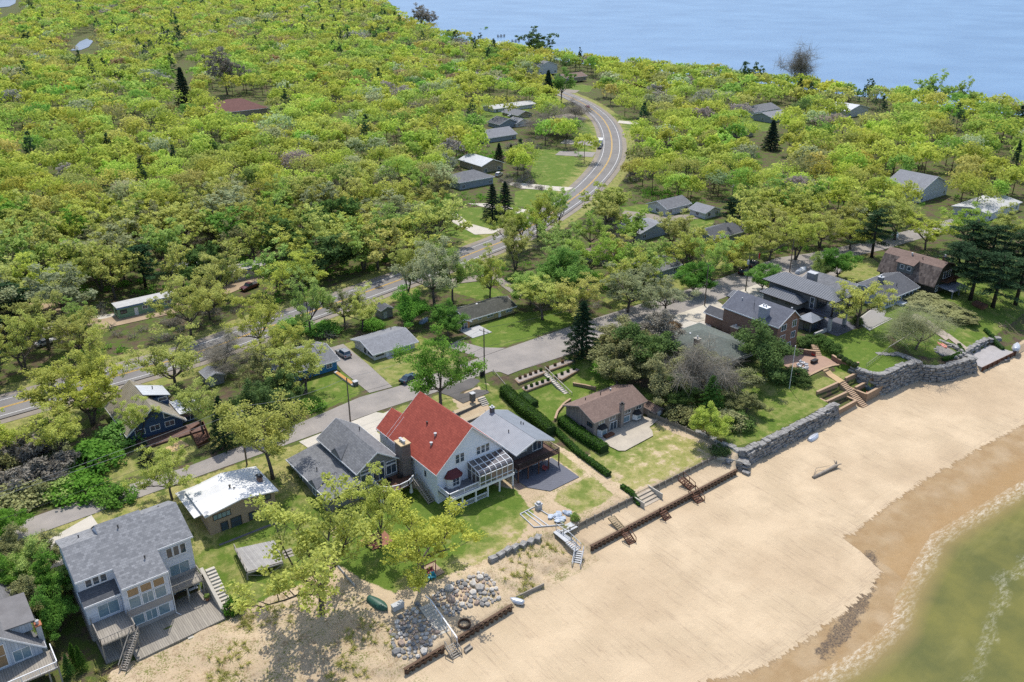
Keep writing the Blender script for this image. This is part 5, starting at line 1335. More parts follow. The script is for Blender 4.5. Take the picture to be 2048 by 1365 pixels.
mobile('mint green mobile home with white roof among oaks beyond the highway', 46.4, 61.0, 221.6, 225.6, siding('mint_siding', (.25,.40,.25)), mk('white_roof_panel', (.44,.44,.42), (.33,.33,.32), .6, .8))
a, b = P(455,575,6); mobile('cream white mobile home half hidden in the woods beyond the highway', a, a+13, b+3, b+8, siding('cream_siding', (.52,.49,.42)), mk('cream_roof_panel', (.38,.36,.33), None, .6, .7))
a, b = P(375,540,8); mobile('small white mobile home roof glimpsed in the wood left of the cream one', a-3, a+6, b, b+5, siding('cream_siding', (.5,.5,.4)), mk('white_roof_panel', (.6,.6,.6)))

# ---------------------------------------------------------------- far houses
def far_house(label, px, py, w, d, ze, zr, ax, wm, rm, z=6, wins=2, rot=0, hipd=False):
    a, b = P(px, py, z)
    r = thing('house', label, 'house', (a, b, 5.9))
    x0, x1, y0, y1 = a-w/2, a+w/2, b, b+d
    if hipd:
        boxpart(r, 'wall', (x0+.5,x1-.5,y0+.5,y1-.5,5.8,ze), wm)
        ra, rb = ((x0+d/2, y0+d/2), (x1-d/2, y0+d/2)) if w > d else ((a, y0+w/2), (a, y1-w/2))
        hip(r, x0, x1, y0, y1, ze, zr, rm, ra, rb, WHITE)
        for i in range(wins): windowf(r, 'S', y0+.5, x0+1.5+i*(w-4)/max(1,wins-1), x0+3.0+i*(w-4)/max(1,wins-1), 6.6, min(8, ze-.4), 2)
    else:
        gable(r, x0, x1, y0, y1, 5.8, ze, zr, ax, .5, wm, rm, WHITE)
        for i in range(wins): windowf(r, 'S', y0, x0+1.2+i*(w-4)/max(1,wins-1), x0+2.8+i*(w-4)/max(1,wins-1), 6.6, min(8, ze-.4), 2)
    windowf(r, 'W', x0 if not hipd else x0+.5, b+d*.4, b+d*.4+1.6, 6.6, min(8, ze-.4), 2)
    return r
CW = siding('white_far_siding', (.60,.61,.62)); GW = siding('blue_grey_far_siding', (.30,.34,.38)); TW = siding('tan_far_siding', (.38,.32,.25))
far_house('grey hip roofed house with pale blue walls behind the two spruces by the highway', 955, 376, 17, 12, 9.2, 11.8, 'x', GW, SH_GREY, hipd=True)
far_house('barn with shiny white metal roof behind the grey hip roofed house', 985, 345, 11, 16, 9.5, 11.5, 'y', TW, SEAM_W)
far_house('long pale house with brown grey roof behind the barn, left of the bend', 1000, 285, 20, 13, 9, 11.5, 'x', GW, SH_LGREY)
far_house('dark roofed house with a small white gable left of the highway bend', 1018, 258, 12, 10, 9, 11.2, 'y', GW, SH_DGREY)
far_house('white gabled garage beside the dark roofed house left of the bend', 1046, 255, 9, 8, 8.6, 10.4, 'y', CW, SH_LGREY)
far_house('house with a bright white roof behind the bare trees left of the bend', 1030, 222, 30, 11, 8.6, 9.6, 'x', CW, mk('white_roof_panel', (.6,.6,.6)))
far_house('grey roofed shed in the yard beside the bright white roof', 1050, 237, 10, 14, 8.2, 10, 'y', TW, SH_GREY)
far_house('wide house with a maroon hip roof deep in the forest', 485, 218, 30, 22, 11, 16.0, 'x', TW, SH_MAROON, hipd=True, z=12)
far_house('white walled house with grey roof right of the highway behind lime oaks', 1356, 427, 12, 9, 8.8, 10.6, 'x', CW, SH_GREY)
far_house('white garage with open dark doorway and concrete apron right of the highway', 1425, 435, 8, 7, 8.4, 9.8, 'y', CW, SH_LGREY)
far_house('white two storey house with grey roof deep among oaks at the right', 1865, 398, 20, 14, 10.6, 14.5, 'y', siding('pale_blue_white_siding', (.5,.5,.6)), SH_LGREY)
far_house('long grey roofed house near the far shore, right of the tall spruce', 1532, 232, 22, 12, 9.2, 11.4, 'x', CW, SH_GREY)
far_house('pale teal house below the long grey roof near the far shore', 1560, 243, 16, 12, 9.0, 10.6, 'x', GW, SH_LGREY)
far_house('small brown roofed outbuilding left of the tall spruce', 1495, 275, 9, 8, 8.4, 10, 'y', TW, SH_TAN)
far_house('white house with bright metal roof near the right far shore', 1715, 232, 20, 14, 9.6, 12, 'y', CW, SEAM_W)
far_house('low tan house at the far end of the highway beside the shore', 1152, 163, 20, 12, 9, 11, 'x', TW, SH_TAN)
far_house('white two storey house between tall trees near the far shore', 1096, 148, 18, 14, 12, 15, 'y', CW, SH_GREY)
far_house('grey roofed house behind the maple beside the local street', 1328, 555, 13, 9, 8.6, 10.2, 'x', GW, SH_GREY)
far_house('brown roofed cottage under oaks between highway and street', 1225, 523, 12, 8, 8.4, 9.8, 'x', TW, SH_TAN)
far_house('grey house roof showing through the oaks right of the highway drive', 1310, 475, 14, 10, 8.8, 10.6, 'y', GW, SH_LGREY)
far_house('dark house behind the street parking with a red flag in front', 1460, 485, 16, 9, 8.8, 10.6, 'x', GW, SH_DGREY)
far_house('white roofed house among oaks at the right edge', 2005, 432, 24, 12, 9, 10, 'x', CW, mk('white_roof_panel', (.6,.6,.6)))
far_house('blue roofed house on the distant lake shore beside the piers', 985, 100, 30, 16, 9, 12, 'x', GW, seam('pale_blue_roof', (.24,.33,.45), (.2,.28,.38)))
# ---------------------------------------------------------------- walls, stairs and terraces of the shore
def sheetpile(x0, y0, x1, y1, zt, zb, label):
    r = thing('seawall', label, 'seawall', ((x0+x1)/2, (y0+y1)/2, zb))
    L = math.hypot(x1-x0, y1-y0); ux, uy = (x1-x0)/L, (y1-y0)/L; px, py = -uy, ux
    n = int(L/.9); m = MB()
    pr = []
    for i in range(n):
        s = i*L/n; q = L/n
        for ds, o in ((0,0),(.1,0),(.32,-.28),(.62,-.28),(.85,0)): pr.append((s+ds*q, o))
    pr.append((L, 0))
    base = len(m.v)
    for s, o in pr:
        for z in (zb-1.2, zt): m.v.append((x0+ux*s+px*o, y0+uy*s+py*o, z))
    for i in range(len(pr)-1): a = base+2*i; m.f.append((a, a+2, a+3, a+1))
    obj('sheet_piles', m, STEEL, r)
    m = MB(); m.beam((x0, y0, zt+.06), (x1, y1, zt+.06), .42, .12); m.beam((x0-px*.3, y0-py*.3, zt-.25), (x1-px*.3, y1-py*.3, zt-.25), .14, .16); obj('cap_beam', m, STEEL, r)
    return r
sheetpile(81.9, 84.0, 119.4, 84.1, 2.05, .95, 'long rusty steel sheet pile seawall below the taupe house')
sheetpile(43.6, 79.9, 50.4, 80.2, 2.0, .95, 'left length of rusty sheet pile by the boulder slope')
sheetpile(52.4, 80.3, 63.2, 81.0, 2.0, .95, 'right length of rusty sheet pile by the boulder slope')
def plankwall(pts, zb, zt, label, mat=None, post=1.9, ph=.35):
    r = thing('retaining_wall', label, 'wall', (pts[0][0], pts[0][1], zb)); m = MB(); q = MB()
    for a, b in zip(pts[:-1], pts[1:]):
        m.beam((*a, (zb+zt)/2), (*b, (zb+zt)/2), .14, zt-zb)
        L = math.hypot(b[0]-a[0], b[1]-a[1])
        for i in range(int(L/post)+1):
            f = i*post/L; x, y = a[0]+(b[0]-a[0])*f, a[1]+(b[1]-a[1])*f
            p_ = MB(); p_.box(x-.11, x+.11, y-.24, y-.075, zb-.2, zt+ph); obj('post', p_, WOODG, r)
    obj('boards', m, mat or WOODG, r)
    return r
plankwall([(79.6,88.9),(96.6,88.9)], 1.8, 3.0, 'weathered plank retaining wall with posts left of the wide concrete steps', mk('weathered_grey_planks', (.24,.215,.175), (.17,.155,.13), 1.2, .9, lines=('z', .3, .1, .4)))
plankwall([(101.4,88.9),(119.0,88.9)], 1.8, 3.0, 'weathered concrete plank retaining wall right of the wide steps', MATS['weathered_grey_planks'], 1.7, .1)
plankwall([(119.1,88.9),(121.3,84.4)], .9, 2.95, 'short concrete return wall at the corner beside the stacked boulders', CONC, 9, 0)
plankwall([(119.4,107.4),(120.6,100.5),(121.0,92.5),(120.2,89.2)], 2.9, 4.3, 'old timber retaining wall with tarpaulins right of the dry lawn', MATS['weathered_grey_planks'], 2.2, .3)
# wide concrete steps
r = thing('wide_steps', 'wide concrete steps through the plank retaining wall', 'steps', (99,87.5,1.9))
m = MB()
for i in range(5): m.box(96.8, 101.2, 86.4+i*.75, 90.2, 1.7, 2.0+i*.22)
obj('steps', m, mk('step_sand_concrete', (.42,.36,.28), (.33,.28,.22), 1, .9), r)
for x in (96.7, 101.3): boxpart(r, 'cheek_wall', (x-.09,x+.09,86.2,89.8,1.7,3.05), CONC)
E_ = lambda px, py, z: (*P(px, py, z), z)
BR, GR = WOODB, WOODG
stairs('beach_stairs', E_(1362,957,3.0), E_(1385,978,1.95), 1.5, BR, n=6, rails=(-1,1), label='brown timber stairs set in the upper retaining wall, right of the wide steps', cat='stairs', group='timber stairs to the beach')
stairs('beach_stairs', E_(1384,983,2.1), E_(1402,1006,1.0), 1.6, BR, n=6, rails=(-1,1), label='brown timber stairs over the sheet pile seawall, nearest the driftwood log', cat='stairs', group='timber stairs to the beach')
stairs('beach_stairs', E_(1325,1022,2.1), E_(1337,1040,1.0), 1.5, BR, n=5, rails=(-1,), label='short brown stairs over the seawall just below the wide concrete steps', cat='stairs', group='timber stairs to the beach')
stairs('beach_stairs', E_(1222,1033,3.0), E_(1246,1062,1.95), 1.3, WOODP, n=9, label='tan timber stairs without rails crossing the sand terrace', cat='stairs', group='timber stairs to the beach')
stairs('beach_stairs', E_(1250,1065,2.1), E_(1265,1088,1.0), 1.4, BR, n=7, rails=(1,-1), label='stairs over the seawall directly below the tan timber stairs', cat='stairs', group='timber stairs to the beach')
r = stairs('beach_stairs', E_(1137,1082,2.9), E_(1156,1101,2.2), 1.3, TRIMG, n=6, rails=(1,), label='long grey landing stairs at the left end of the sheet pile seawall', cat='stairs', group='timber stairs to the beach')
boxpart(r, 'landing', (79.6,83.0,88.4,90.2,2.8,2.92), TRIMG)
a = E_(1159,1101,2.2); b = E_(1152,1136,.95); stairs('s', a, b, 1.3, TRIMG, r, n=8, rails=(-1,1))
m = MB(); m.beam(E_(1112,1062,3.0), E_(1137,1082,2.9), 1.3, .1); obj('walkway', m, TRIMG, r); rail(r, [P(1112,1058,3), P(1142,1078,3)], 3.0, 1.0, TRIMG, 2, 0)
# stairs and deck on the dune
stairs('dune_stairs', (*P(572,1100,3.4),3.5), (*P(624,1206,1.7),1.75), 1.5, WOODG, n=18, label='long weathered stairs running down the dune behind the big oak', cat='stairs')
r = thing('viewing_deck', 'square weathered viewing deck on stilts beside the dune stairs', 'deck', (44,107,2.5))
dk = [P(469,1098,4.3), P(494,1147,4.3), P(566,1126,4.3), P(552,1080,4.3)]
m = MB(); m.prism(dk, 4.1, 4.3); obj('deck_floor', m, mk('bleached_deck', (.36,.35,.33), (.28,.27,.26), 1.2, .85, lines=('x', .3, .1, .4)), r)
rail(r, [dk[0], dk[1]], 4.3, .9, WOODG, 1.6, 0); rail(r, [dk[1], dk[2]], 4.3, .25, WOODG, 5, 0, 'edge_board')
for f in (0, .5, 1):
    x, y = dk[1][0]+(dk[2][0]-dk[1][0])*f, dk[1][1]+(dk[2][1]-dk[1][1])*f
    boxpart(r, 'stilt', (x-.09,x+.09,y-.09+.15,y+.09+.15,1.9,4.1), WOODG)
m = MB(); m.beam((*dk[1],4.0),(*[(dk[1][i]+dk[2][i])/2 for i in (0,1)],2.8),.1); m.beam((*dk[2],4.0),(*[(dk[1][i]+dk[2][i])/2 for i in (0,1)],2.8),.1); obj('brace', m, WOODG, r)
r = stairs('riprap_stairs', (*P(850,1214,2.6),2.9), (*P(889,1268,1.9),1.95), 1.9, CONC, n=10, solid=True, label='concrete stairs with white handrail through the boulder slope', cat='stairs')
m = MB(); m.beam((*P(851,1192,3.9),3.9), (*P(861,1200,3.9),3.9), .16, .1); m.beam((*P(861,1200,3.9),3.9), (*P(914,1276,2.9),2.9), .18, .12)
for f in np.linspace(0, 1, 6):
    a = P(861+53*f, 1200+76*f, 3.9-f); m.box(a[0]-.05,a[0]+.05,a[1]-.05,a[1]+.05,1.4,3.85-f)
obj('handrail', m, WHITE, r)
stairs('beach_stairs', (*P(899,1289,2.1),2.1), (*P(915,1316,.95),1.0), 1.5, WOODG, n=6, rails=(-1,1), label='grey timber stairs between the two sheet pile lengths', cat='stairs', group='timber stairs to the beach')
m = MB(); a = (*P(930,1306,1),1.3); b = (*P(943,1296,1),1.3); m.beam(a, b, .5, .08); m.beam((a[0],a[1]+.3,1.5),(b[0],b[1]+.3,1.5),.08,.3); m.box(a[0]-.05,a[0]+.05,a[1]-.3,a[1]+.3,.8,1.3); m.box(b[0]-.05,b[0]+.05,b[1]-.3,b[1]+.3,.8,1.3)
single('bench', m, WOODG, 'weathered timber bench on the beach beside the grey stairs', 'bench')
# stacked stone walls
def stonewall(path, zb, zt, label, bl=1.35, bh=.55, dep=1.0, seed=1, batter=.10, name='stone_wall', cap=True):
    rg = random.Random(seed); m = MB(); cp = MB()
    rows = max(1, int(round((zt-zb)/bh))); bh = (zt-zb)/rows
    cum = [0]
    for a, b in zip(path[:-1], path[1:]): cum.append(cum[-1]+math.hypot(b[0]-a[0], b[1]-a[1]))
    def at(s):
        s = max(0, min(cum[-1]-1e-4, s))
        for i in range(len(cum)-1):
            if s <= cum[i+1]: 
                f = (s-cum[i])/(cum[i+1]-cum[i]); a, b = path[i], path[i+1]
                return a[0]+(b[0]-a[0])*f, a[1]+(b[1]-a[1])*f, math.atan2(b[1]-a[1], b[0]-a[0])
    for r_ in range(-1, rows):
        s = -rg.uniform(0, .6)
        while s < cum[-1]:
            L = bl*rg.uniform(.65, 1.3)
            x, y, t = at(s+L/2)
            off = r_*batter + rg.uniform(-.2, .2)
            tgt = m
            d = dep*(1.5 if r_ == rows-1 and cap else 1)
            tgt.rbox(x-math.sin(t)*(off+(d-dep)/2), y+math.cos(t)*(off+(d-dep)/2), zb+bh*(r_+.5)+rg.uniform(-.03,.03), L*.95, d, bh*rg.uniform(.8,1.0), t+rg.uniform(-.14,.14), rg)
            s += L
    return single(name, m, STONEW, label, 'wall')
stonewall([(121.4,96.5),(121.5,90.5),(122.0,86.6),(123.6,85.0),(130,84.9),(140,84.9),(147,85.0),(153.6,85.1)], .9, 4.05, 'stacked limestone seawall holding the lawn with the flagpole', seed=3)
stonewall([(168.0,92.0),(168.2,88.6),(169.3,85.9),(171.2,84.9),(174,84.6),(179,84.5),(184.2,83.6),(184.8,86.5),(184.4,90),(180.0,93.0)], .9, 5.9, 'tallest stacked limestone wall below the lawn of the dark modern house', seed=5)
stonewall([(183.4,85.0),(184.9,82.4),(186.4,80.5),(190,79.5),(194,78.8),(198.4,77.8),(199.6,79.0),(199.7,82.0)], .9, 4.5, 'curved stacked limestone wall below the round kayak terrace', seed=6)
stonewall([(200.2,82.4),(205,82.5),(214,82.6),(216.5,81.0)], 2.0, 3.6, 'low limestone wall behind the concrete beach pad', seed=7)
stonewall([(201.5,88.5),(201.0,84.2)], 3.6, 4.6, 'short low stone wall crossing the lawn beside the kayak terrace', seed=8, bl=.8, bh=.4, dep=.6)
stonewall([(119.9,87.3),(121.6,85.6),(122.4,84.4)], .9, 2.7, 'pile of stacked flat boulders at the corner of the sheet pile seawall', seed=9, dep=2.2)
m = MB(); rg = random.Random(4)
for i in range(12):
    t = .5+i*.52; m.rbox(196.4+3.4*math.cos(t), 83.6+2.9*math.sin(t), 4.75, 1.0, .6, .5, t+1.57, rg)
single('stone_ring', m, STONEW, 'ring of limestone blocks around the round kayak terrace', 'stone edging')
sheet('patio', [(193,82),(194.5,80.6),(198,80.2),(199.6,82.5),(199.2,85.5),(196,86.6),(193.5,85)], mk('grey_gravel_terrace', (.27,.25,.23), (.2,.19,.17), .8, .95, speck=.3), .12, 1)
m = MB(); m.prism([(199.9,76.9),(200.3,81.8),(216.0,81.9),(215.2,76.2)], .7, 2.12); single('beach_pad', m, mk('grey_pad_concrete', (.36,.34,.33), (.30,.285,.275), .7, .9, speck=.15), 'grey concrete pad at the beach with timber edge, beside two overturned boats', 'concrete pad')
m = MB(); m.beam((199.8,76.75,1.6),(215.3,76.05,1.6),.15,1.2); 
for i in range(8): m.box(200+i*2.1,200.2+i*2.1,76.45-i*.09,76.66-i*.09,.8,2.3)
single('timber_bulkhead', m, WOODB, 'dark timber bulkhead fronting the concrete beach pad', 'bulkhead')
stairs('beach_stairs', (*P(2003,650,4),3.9), (*P(2036,686,1.3),1.4), 2.2, WOODP, n=12, rails=(-1,1), label='pale timber stairs with handrails at the right end of the concrete pad', cat='stairs', group='timber stairs to the beach')
stairs('stone_stairs', (201.6,83.8,3.6), (200.9,79.8,2.15), 2.0, STONEW, n=6, solid=True, label='stone steps curving down beside the kayak terrace to the concrete pad', cat='steps')
# brick terraces
def bwall(pts, zb, zt, label, mat=None, th=.38, name='retaining_wall', capm=None):
    r = thing(name, label, 'wall', (pts[0][0], pts[0][1], zb)); m = MB(); c = MB()
    for i, (a, b) in enumerate(zip(pts[:-1], pts[1:])):
        m.beam((*a, (zb+zt)/2), (*b, (zb+zt)/2), th+.002*i, zt-zb); c.beam((*a, zt+.051+.001*i), (*b, zt+.051+.001*i), th+.14, .1)
    obj('wall_body', m, mat or BLOCK, r); obj('coping', c, capm or mk('sand_coping', (.40,.28,.18), (.34,.24,.16), 1, .9), r); return r
bwall([(153.9,88.0),(153.9,85.4),(161.3,85.5),(161.4,90.2)], .8, 2.4, 'lowest left tan block wall of the terraced beds beside the long steps')
bwall([(153.9,90.3),(153.8,88.1),(161.2,87.9)], 1.9, 3.5, 'middle left tan block wall of the terraced beds beside the long steps')
bwall([(153.8,90.6),(161.3,90.4)], 3.0, 4.8, 'upper left tan block wall below the small square lawn')
bwall([(164.3,90.2),(164.4,85.1),(170.9,85.2),(170.9,88.4)], .8, 3.1, 'lowest right tan block wall around the sunken bed with the toys')
bwall([(164.5,87.9),(170.6,87.9)], 1.9, 3.6, 'middle right tan block wall beside the long steps')
bwall([(164.3,90.5),(169.4,90.4)], 3.0, 4.9, 'upper right tan block wall below the small square lawn')
stairs('terrace_steps', (162.9,90.6,4.5), (162.7,83.9,1.0), 1.9, mk('sand_coping', (.4,.28,.18)), n=17, solid=True, label='long flight of sandstone steps between the terraced beds down to the beach', cat='steps')
m = MB(); m.box(168.3,170.2,86.0,87.4,2.0,2.7); m.box(168.5,170.0,86.2,87.2,2.7,2.78); single('storage_box', m, mk('blue_grey_plastic', (.12,.2,.22), None, 2, .5), 'blue grey storage box in the sunken bed right of the long steps', 'box')
m = MB(); m.rock(165.9,85.9,2.3,.55,.35,.22,random.Random(2)); m.tube([(165.3,85.7,2.2),(166.4,86.1,2.7)],.07); single('toy', m, mk('pink_plastic', (.6,.14,.16), None, 2, .5), 'small pink toy in the sunken bed right of the long steps', 'toy')
pat = [P(*p, 5) for p in ((1560,724),(1571,712),(1598,707),(1631,708),(1651,715),(1680,731),(1664,733),(1646,739),(1625,749),(1606,759),(1590,748),(1575,738))]
sheet('patio', pat, mk('rose_brick_paving', (.36,.24,.17), (.29,.19,.14), .7, .9, brick=(.5,.25,(.22,.16,.12),(.33,.22,.16))), .08, 1.2)
bwall([pat[9], pat[8], pat[7], pat[6], pat[5]], 4.1, 5.15, 'curved brick wall along the front of the rose brick patio', BRICK)
bwall([P(1592,704,5.5), P(1631,709,5.5)], 4.9, 6.3, 'tan block wall at the back of the rose brick patio', BRICK)
bwall([P(1664,716,5.5), P(1680,726,5.5), P(1700,733,5.5), P(1717,731,5.5)], 4.9, 6.2, 'curved block planter wall with four clipped balls on the lawn edge', BRICK)
stairs('garden_steps', (*P(1628,690,6.1),6.15), (*P(1637,711,5.1),5.1), 1.5, mk('sand_coping', (.4,.28,.18)), n=6, solid=True, label='small curved garden steps up from the rose brick patio', cat='steps')
psheet('path', [(1645,745),(1655,741),(1688,762),(1678,768)], mk('sandstone_path', (.44,.31,.17), (.38,.27,.15), 1, .9), .08, 1.5, 4.5)
# white stone patio by the oak
m = MB(); q = [P(*p, 6.3) for p in ((1716,640),(1748,616),(1771,622),(1766,633),(1782,636),(1741,657))]
m.prism(q, 5.7, 6.3); qc = (sum(p[0] for p in q)/6, sum(p[1] for p in q)/6)
for k, s in ((1, 1.12), (2, 1.24)): m.prism([(qc[0]+(p[0]-qc[0])*s, qc[1]+(p[1]-qc[1])*s) for p in q], 5.5, 6.3-.16*k)
single('stepped_patio', m, mk('pale_flagstone', (.52,.49,.44), (.42,.40,.36), 1, .9, brick=(1.2,.8,(.25,.24,.22),(.46,.44,.40))), 'pale flagstone patio with stepped edges behind the spreading oak', 'patio')
# beds behind the taupe house
def bed(px, zt, label, fill=None, wall=None, h=None):
    q = [P(*p, zt) for p in px]; c = (sum(p[0] for p in q)/len(q), sum(p[1] for p in q)/len(q))
    zb = min(H(*p) for p in q)-.3
    r = thing('raised_bed', label, 'raised bed', (c[0], c[1], zb)); m = MB(); m.prism(q, zb, zt-.08); 
    obj('retaining_wall', m, wall or BLOCK, r)
    m = MB(); m.prism([(c[0]+(p[0]-c[0])*.93, c[1]+(p[1]-c[1])*.86) for p in q], zt-.078, zt-.02); obj('gravel_fill', m, fill or mk('grey_pea_gravel', (.36,.31,.27), (.27,.23,.2), 1, .95, speck=.3), r)
    return r
bed([(1023,753),(1084,738),(1091,745),(1037,766)], 5.7, 'upper left gravel bed behind the taupe house, below the parking bay')
bed([(1038,773),(1100,756),(1102,763),(1052,782)], 4.9, 'lower left gravel bed behind the taupe house')
bed([(1081,731),(1137,713),(1152,722),(1098,741)], 5.7, 'upper right gravel bed behind the taupe house, beside the tall spruce')
bed([(1099,751),(1146,733),(1160,739),(1124,759)], 4.9, 'lower right gravel bed behind the taupe house')
bed([(905,822),(960,802),(962,806),(908,829)], 5.4, 'upper sandy bed with dark block wall beside the leafy poplar', mk('sandy_fill', (.45,.36,.24), (.36,.29,.2), 1, .95, speck=.2), BLOCKG)
bed([(916,842),(971,820),(974,827),(926,846)], 4.6, 'lower sandy bed with dark block wall above the ribbed metal roof', mk('sandy_fill', (.45,.36,.24)), BLOCKG)
stairs('garden_steps', (*P(1086,742,5.7),5.6), (*P(1140,795,3.4),3.4), 1.0, CONC, n=16, solid=True, rails=(1,), label='long narrow garden steps between the gravel beds behind the taupe house', cat='steps')
stairs('garden_steps', (*P(962,795,5.9),5.9), (*P(978,823,3.9),3.9), 1.7, CONC, n=8, solid=True, label='pale steps beside the two sandy beds above the ribbed metal roof', cat='steps')
stairs('garden_steps', (*P(982,748,5.9),5.9), (*P(1008,780,4.6),4.6), 1.0, WOODG, n=9, rails=(1,), label='narrow steps with white handrail beside the utility pole with meter boxes', cat='steps')
bwall([P(1141,803,3.4), P(1128,812,3.4), P(1115,828,3.4), P(1110,843,3.4)], 3.0, 4.0, 'curved low block wall around the corner of the taupe house', BLOCK, .3)
bwall([P(1146,768,4.2), P(1170,772,4.2), P(1192,777,4.2)], 3.6, 4.4, 'short curved block wall in the grass slope behind the taupe house', BLOCK, .25)
bed([(668,744),(673,741),(710,767),(704,770)], 6.5, 'long raised flower bed with orange blossoms beside the asphalt drive', mk('orange_blossom', (.50,.24,.06), (.35,.22,.08), 3, .9, speck=.3), TRIMG)
def pillar(px, py, z, h, label, mat, w=.8):
    a, b = P(px, py, z); r = thing('pillar', label, 'pillar', (a, b, z)); boxpart(r, 'shaft', (a-w/2,a+w/2,b-w/2,b+w/2,z-.3,z+h), mat); boxpart(r, 'pillar_cap', (a-w/2-.08,a+w/2+.08,b-w/2-.08,b+w/2+.08,z+h+.002,z+h+.14), TRIMG)
pillar(945,800,5.9,1.5,'stone gate pillar at the top of the pale steps', BLOCKG, .9)
pillar(711,771,6.0,.9,'stubby block pillar at the end of the flower bed by the drive', BLOCKG, .9)
# ---------------------------------------------------------------- utility poles and wires
def pole(px, py, z, h, label, arm=None, kva=False, boxes=False, a=None):
    a = a or P(px, py, z); x, y = a
    r = thing('utility_pole', label, 'utility pole', (x, y, z), 'utility poles along the street')
    m = MB(); m.tube([(x,y,z-.3),(x,y,z+h)], [.17,.11], 8); obj('shaft', m, POLEW, r)
    top = [(x, y, z+h)]
    if arm is not None:
        c, s = math.cos(arm), math.sin(arm); m = MB(); m.beam((x-c*1.25,y-s*1.25,z+h-.5),(x+c*1.25,y+s*1.25,z+h-.5),.12,.14)
        k = obj('crossarm', m, mk('bleached_crossarm', (.36,.33,.29), None, 2, .9), r); top = []
        for t in (-1.15, 0, 1.15):
            q = MB(); zz = z+h-.43 if t else z+h; q.lathe(x+c*t, y+s*t, [(.05,zz),(.08,zz+.08),(.05,zz+.2)], 6); obj('insulator', q, TRIMG, k); top.append((x+c*t, y+s*t, zz+.2))
    if kva:
        m = MB(); m.lathe(x-.42, y-.1, [(.05,z+h-2.5),(.3,z+h-2.45),(.3,z+h-1.45),(.2,z+h-1.35),(.06,z+h-1.1)], 12); obj('transformer', m, mk('transformer_grey', (.40,.41,.42), None, 2, .5), r)
    if boxes:
        for i in range(3): boxpart(r, 'meter_box', (x-1.15+i*.32,x-.87+i*.32,y-.2+i*.0,y+.2,z+.1,z+1.3), DARK)
    return top, (x, y, z+h*.62)
POLES = [
 pole(494,930,6,12.0,'utility pole with cross arm and transformer rising beside the tall oak and white roof', R(100), True),
 pole(701,846,6,10.0,'plain utility pole standing behind the grey gabled roof'),
 pole(969,752,6,11.2,'utility pole with meter boxes and cross arm at the parking bay', R(105), False, True),
 pole(1409,612.5,6,11.2,'tall plain utility pole at the corner of the pale concrete drive'),
 pole(1491,583,6,10.4,'utility pole with transformer between drive and brick house', None, True),
 pole(1579,545,6,10.0,'utility pole beside the covered boat at the street bend'),
 pole(1382,532,6,11.0,'utility pole with double cross arm under oaks right of the maple', R(20)),
 pole(1460,432,6,11.0,'distant utility pole with cross arm left of the white garage drive', R(20)),
]
m = MB()
def wire(a, b, sag=1.0, r=.028, n=10):
    pts = [(a[0]+(b[0]-a[0])*i/n, a[1]+(b[1]-a[1])*i/n, a[2]+(b[2]-a[2])*i/n - sag*4*(i/n)*(1-i/n)) for i in range(n+1)]
    w = MB(); w.tube(pts, r, 4); return w
WM = mk('cable', (.06,.06,.06), None, 2, .6); WA = mk('aluminium_cable', (.30,.30,.30), None, 2, .5)
left = (-30.0, 135.0, 17.5)
def addw(a, b, sag, label, mt=WM): single('overhead_wire', wire(a, b, sag), mt, label, 'wire', 'overhead wires along the street', origin=(a[0], a[1], H(a[0],a[1])))
addw(left, POLES[0][0][0], 1.6, 'upper overhead wire running left from the pole beside the white roof', WA); addw((left[0],left[1]+1,left[2]-.3), POLES[0][0][2], 1.7, 'second overhead wire running left from the pole beside the white roof', WA)
addw((left[0],left[1],left[2]-5), POLES[0][1], 1.2, 'low cable running left from the pole beside the white roof')
addw(POLES[0][0][1], POLES[1][0][0], 1.2, 'overhead wire between the pole by the white roof and the pole behind the grey roof', WA); addw(POLES[0][1], POLES[1][1], 1.0, 'low cable between the pole by the white roof and the pole behind the grey roof')
addw(POLES[1][0][0], POLES[2][0][1], 1.2, 'overhead wire between the pole behind the grey roof and the meter box pole', WA); addw(POLES[1][1], POLES[2][1], 1.0, 'low cable between the pole behind the grey roof and the meter box pole')
addw(POLES[2][0][1], POLES[3][0][0], 1.6, 'overhead wire from the meter box pole over the parking bay to the right'); addw(POLES[2][1], POLES[3][1], 1.4, 'low cable from the meter box pole along the street to the right')
addw(POLES[3][0][0], POLES[4][0][0], .6, 'overhead wire between the drive corner pole and the transformer pole'); addw(POLES[4][0][0], POLES[5][0][0], .8, 'overhead wire between the transformer pole and the bend pole')
addw(POLES[3][0][0], POLES[6][0][1], .8, 'overhead wire crossing the street from the drive corner pole')
# flagpole
x, y = P(1578,781,4.1); r = thing('flagpole', 'tall white flagpole on the lawn above the limestone seawall', 'flagpole', (x,y,H(x,y)))
m = MB(); m.tube([(x,y,4.0),(x,y,14.6)], [.08,.05], 8); obj('mast', m, WHITE, r); m = MB(); m.rock(x,y,14.7,.13,.13,.13,random.Random(1),2,0,0); obj('finial', m, WHITE, r); m = MB(); m.lathe(x,y,[(.45,3.9),(.4,4.25),(.1,4.3)],10); obj('base', m, CONC, r)
x, y = P(1515,527,6); r = thing('flag', 'red flag on a short pole beside the street parking', 'flag', (x,y,6)); m = MB(); m.tube([(x,y,5.9),(x,y,9.3)],.05,6); obj('flag_pole', m, WHITE, r)
m = MB(); m.v = [(x+.05,y,9.2),(x+.7,y-.1,9.1),(x+1.0,y+.1,8.2),(x+.6,y-.1,7.3),(x+.05,y,7.5)]; m.f = [(0,1,2,3,4)]; m.v += [(a,b+.03,c) for a,b,c in m.v]; m.f += [(9,8,7,6,5)]+[(i,5+i,5+(i+1)%5,(i+1)%5) for i in range(5)]; obj('cloth', m, mk('red_flag_cloth', (.6,.04,.03), None, 2, .8), r)
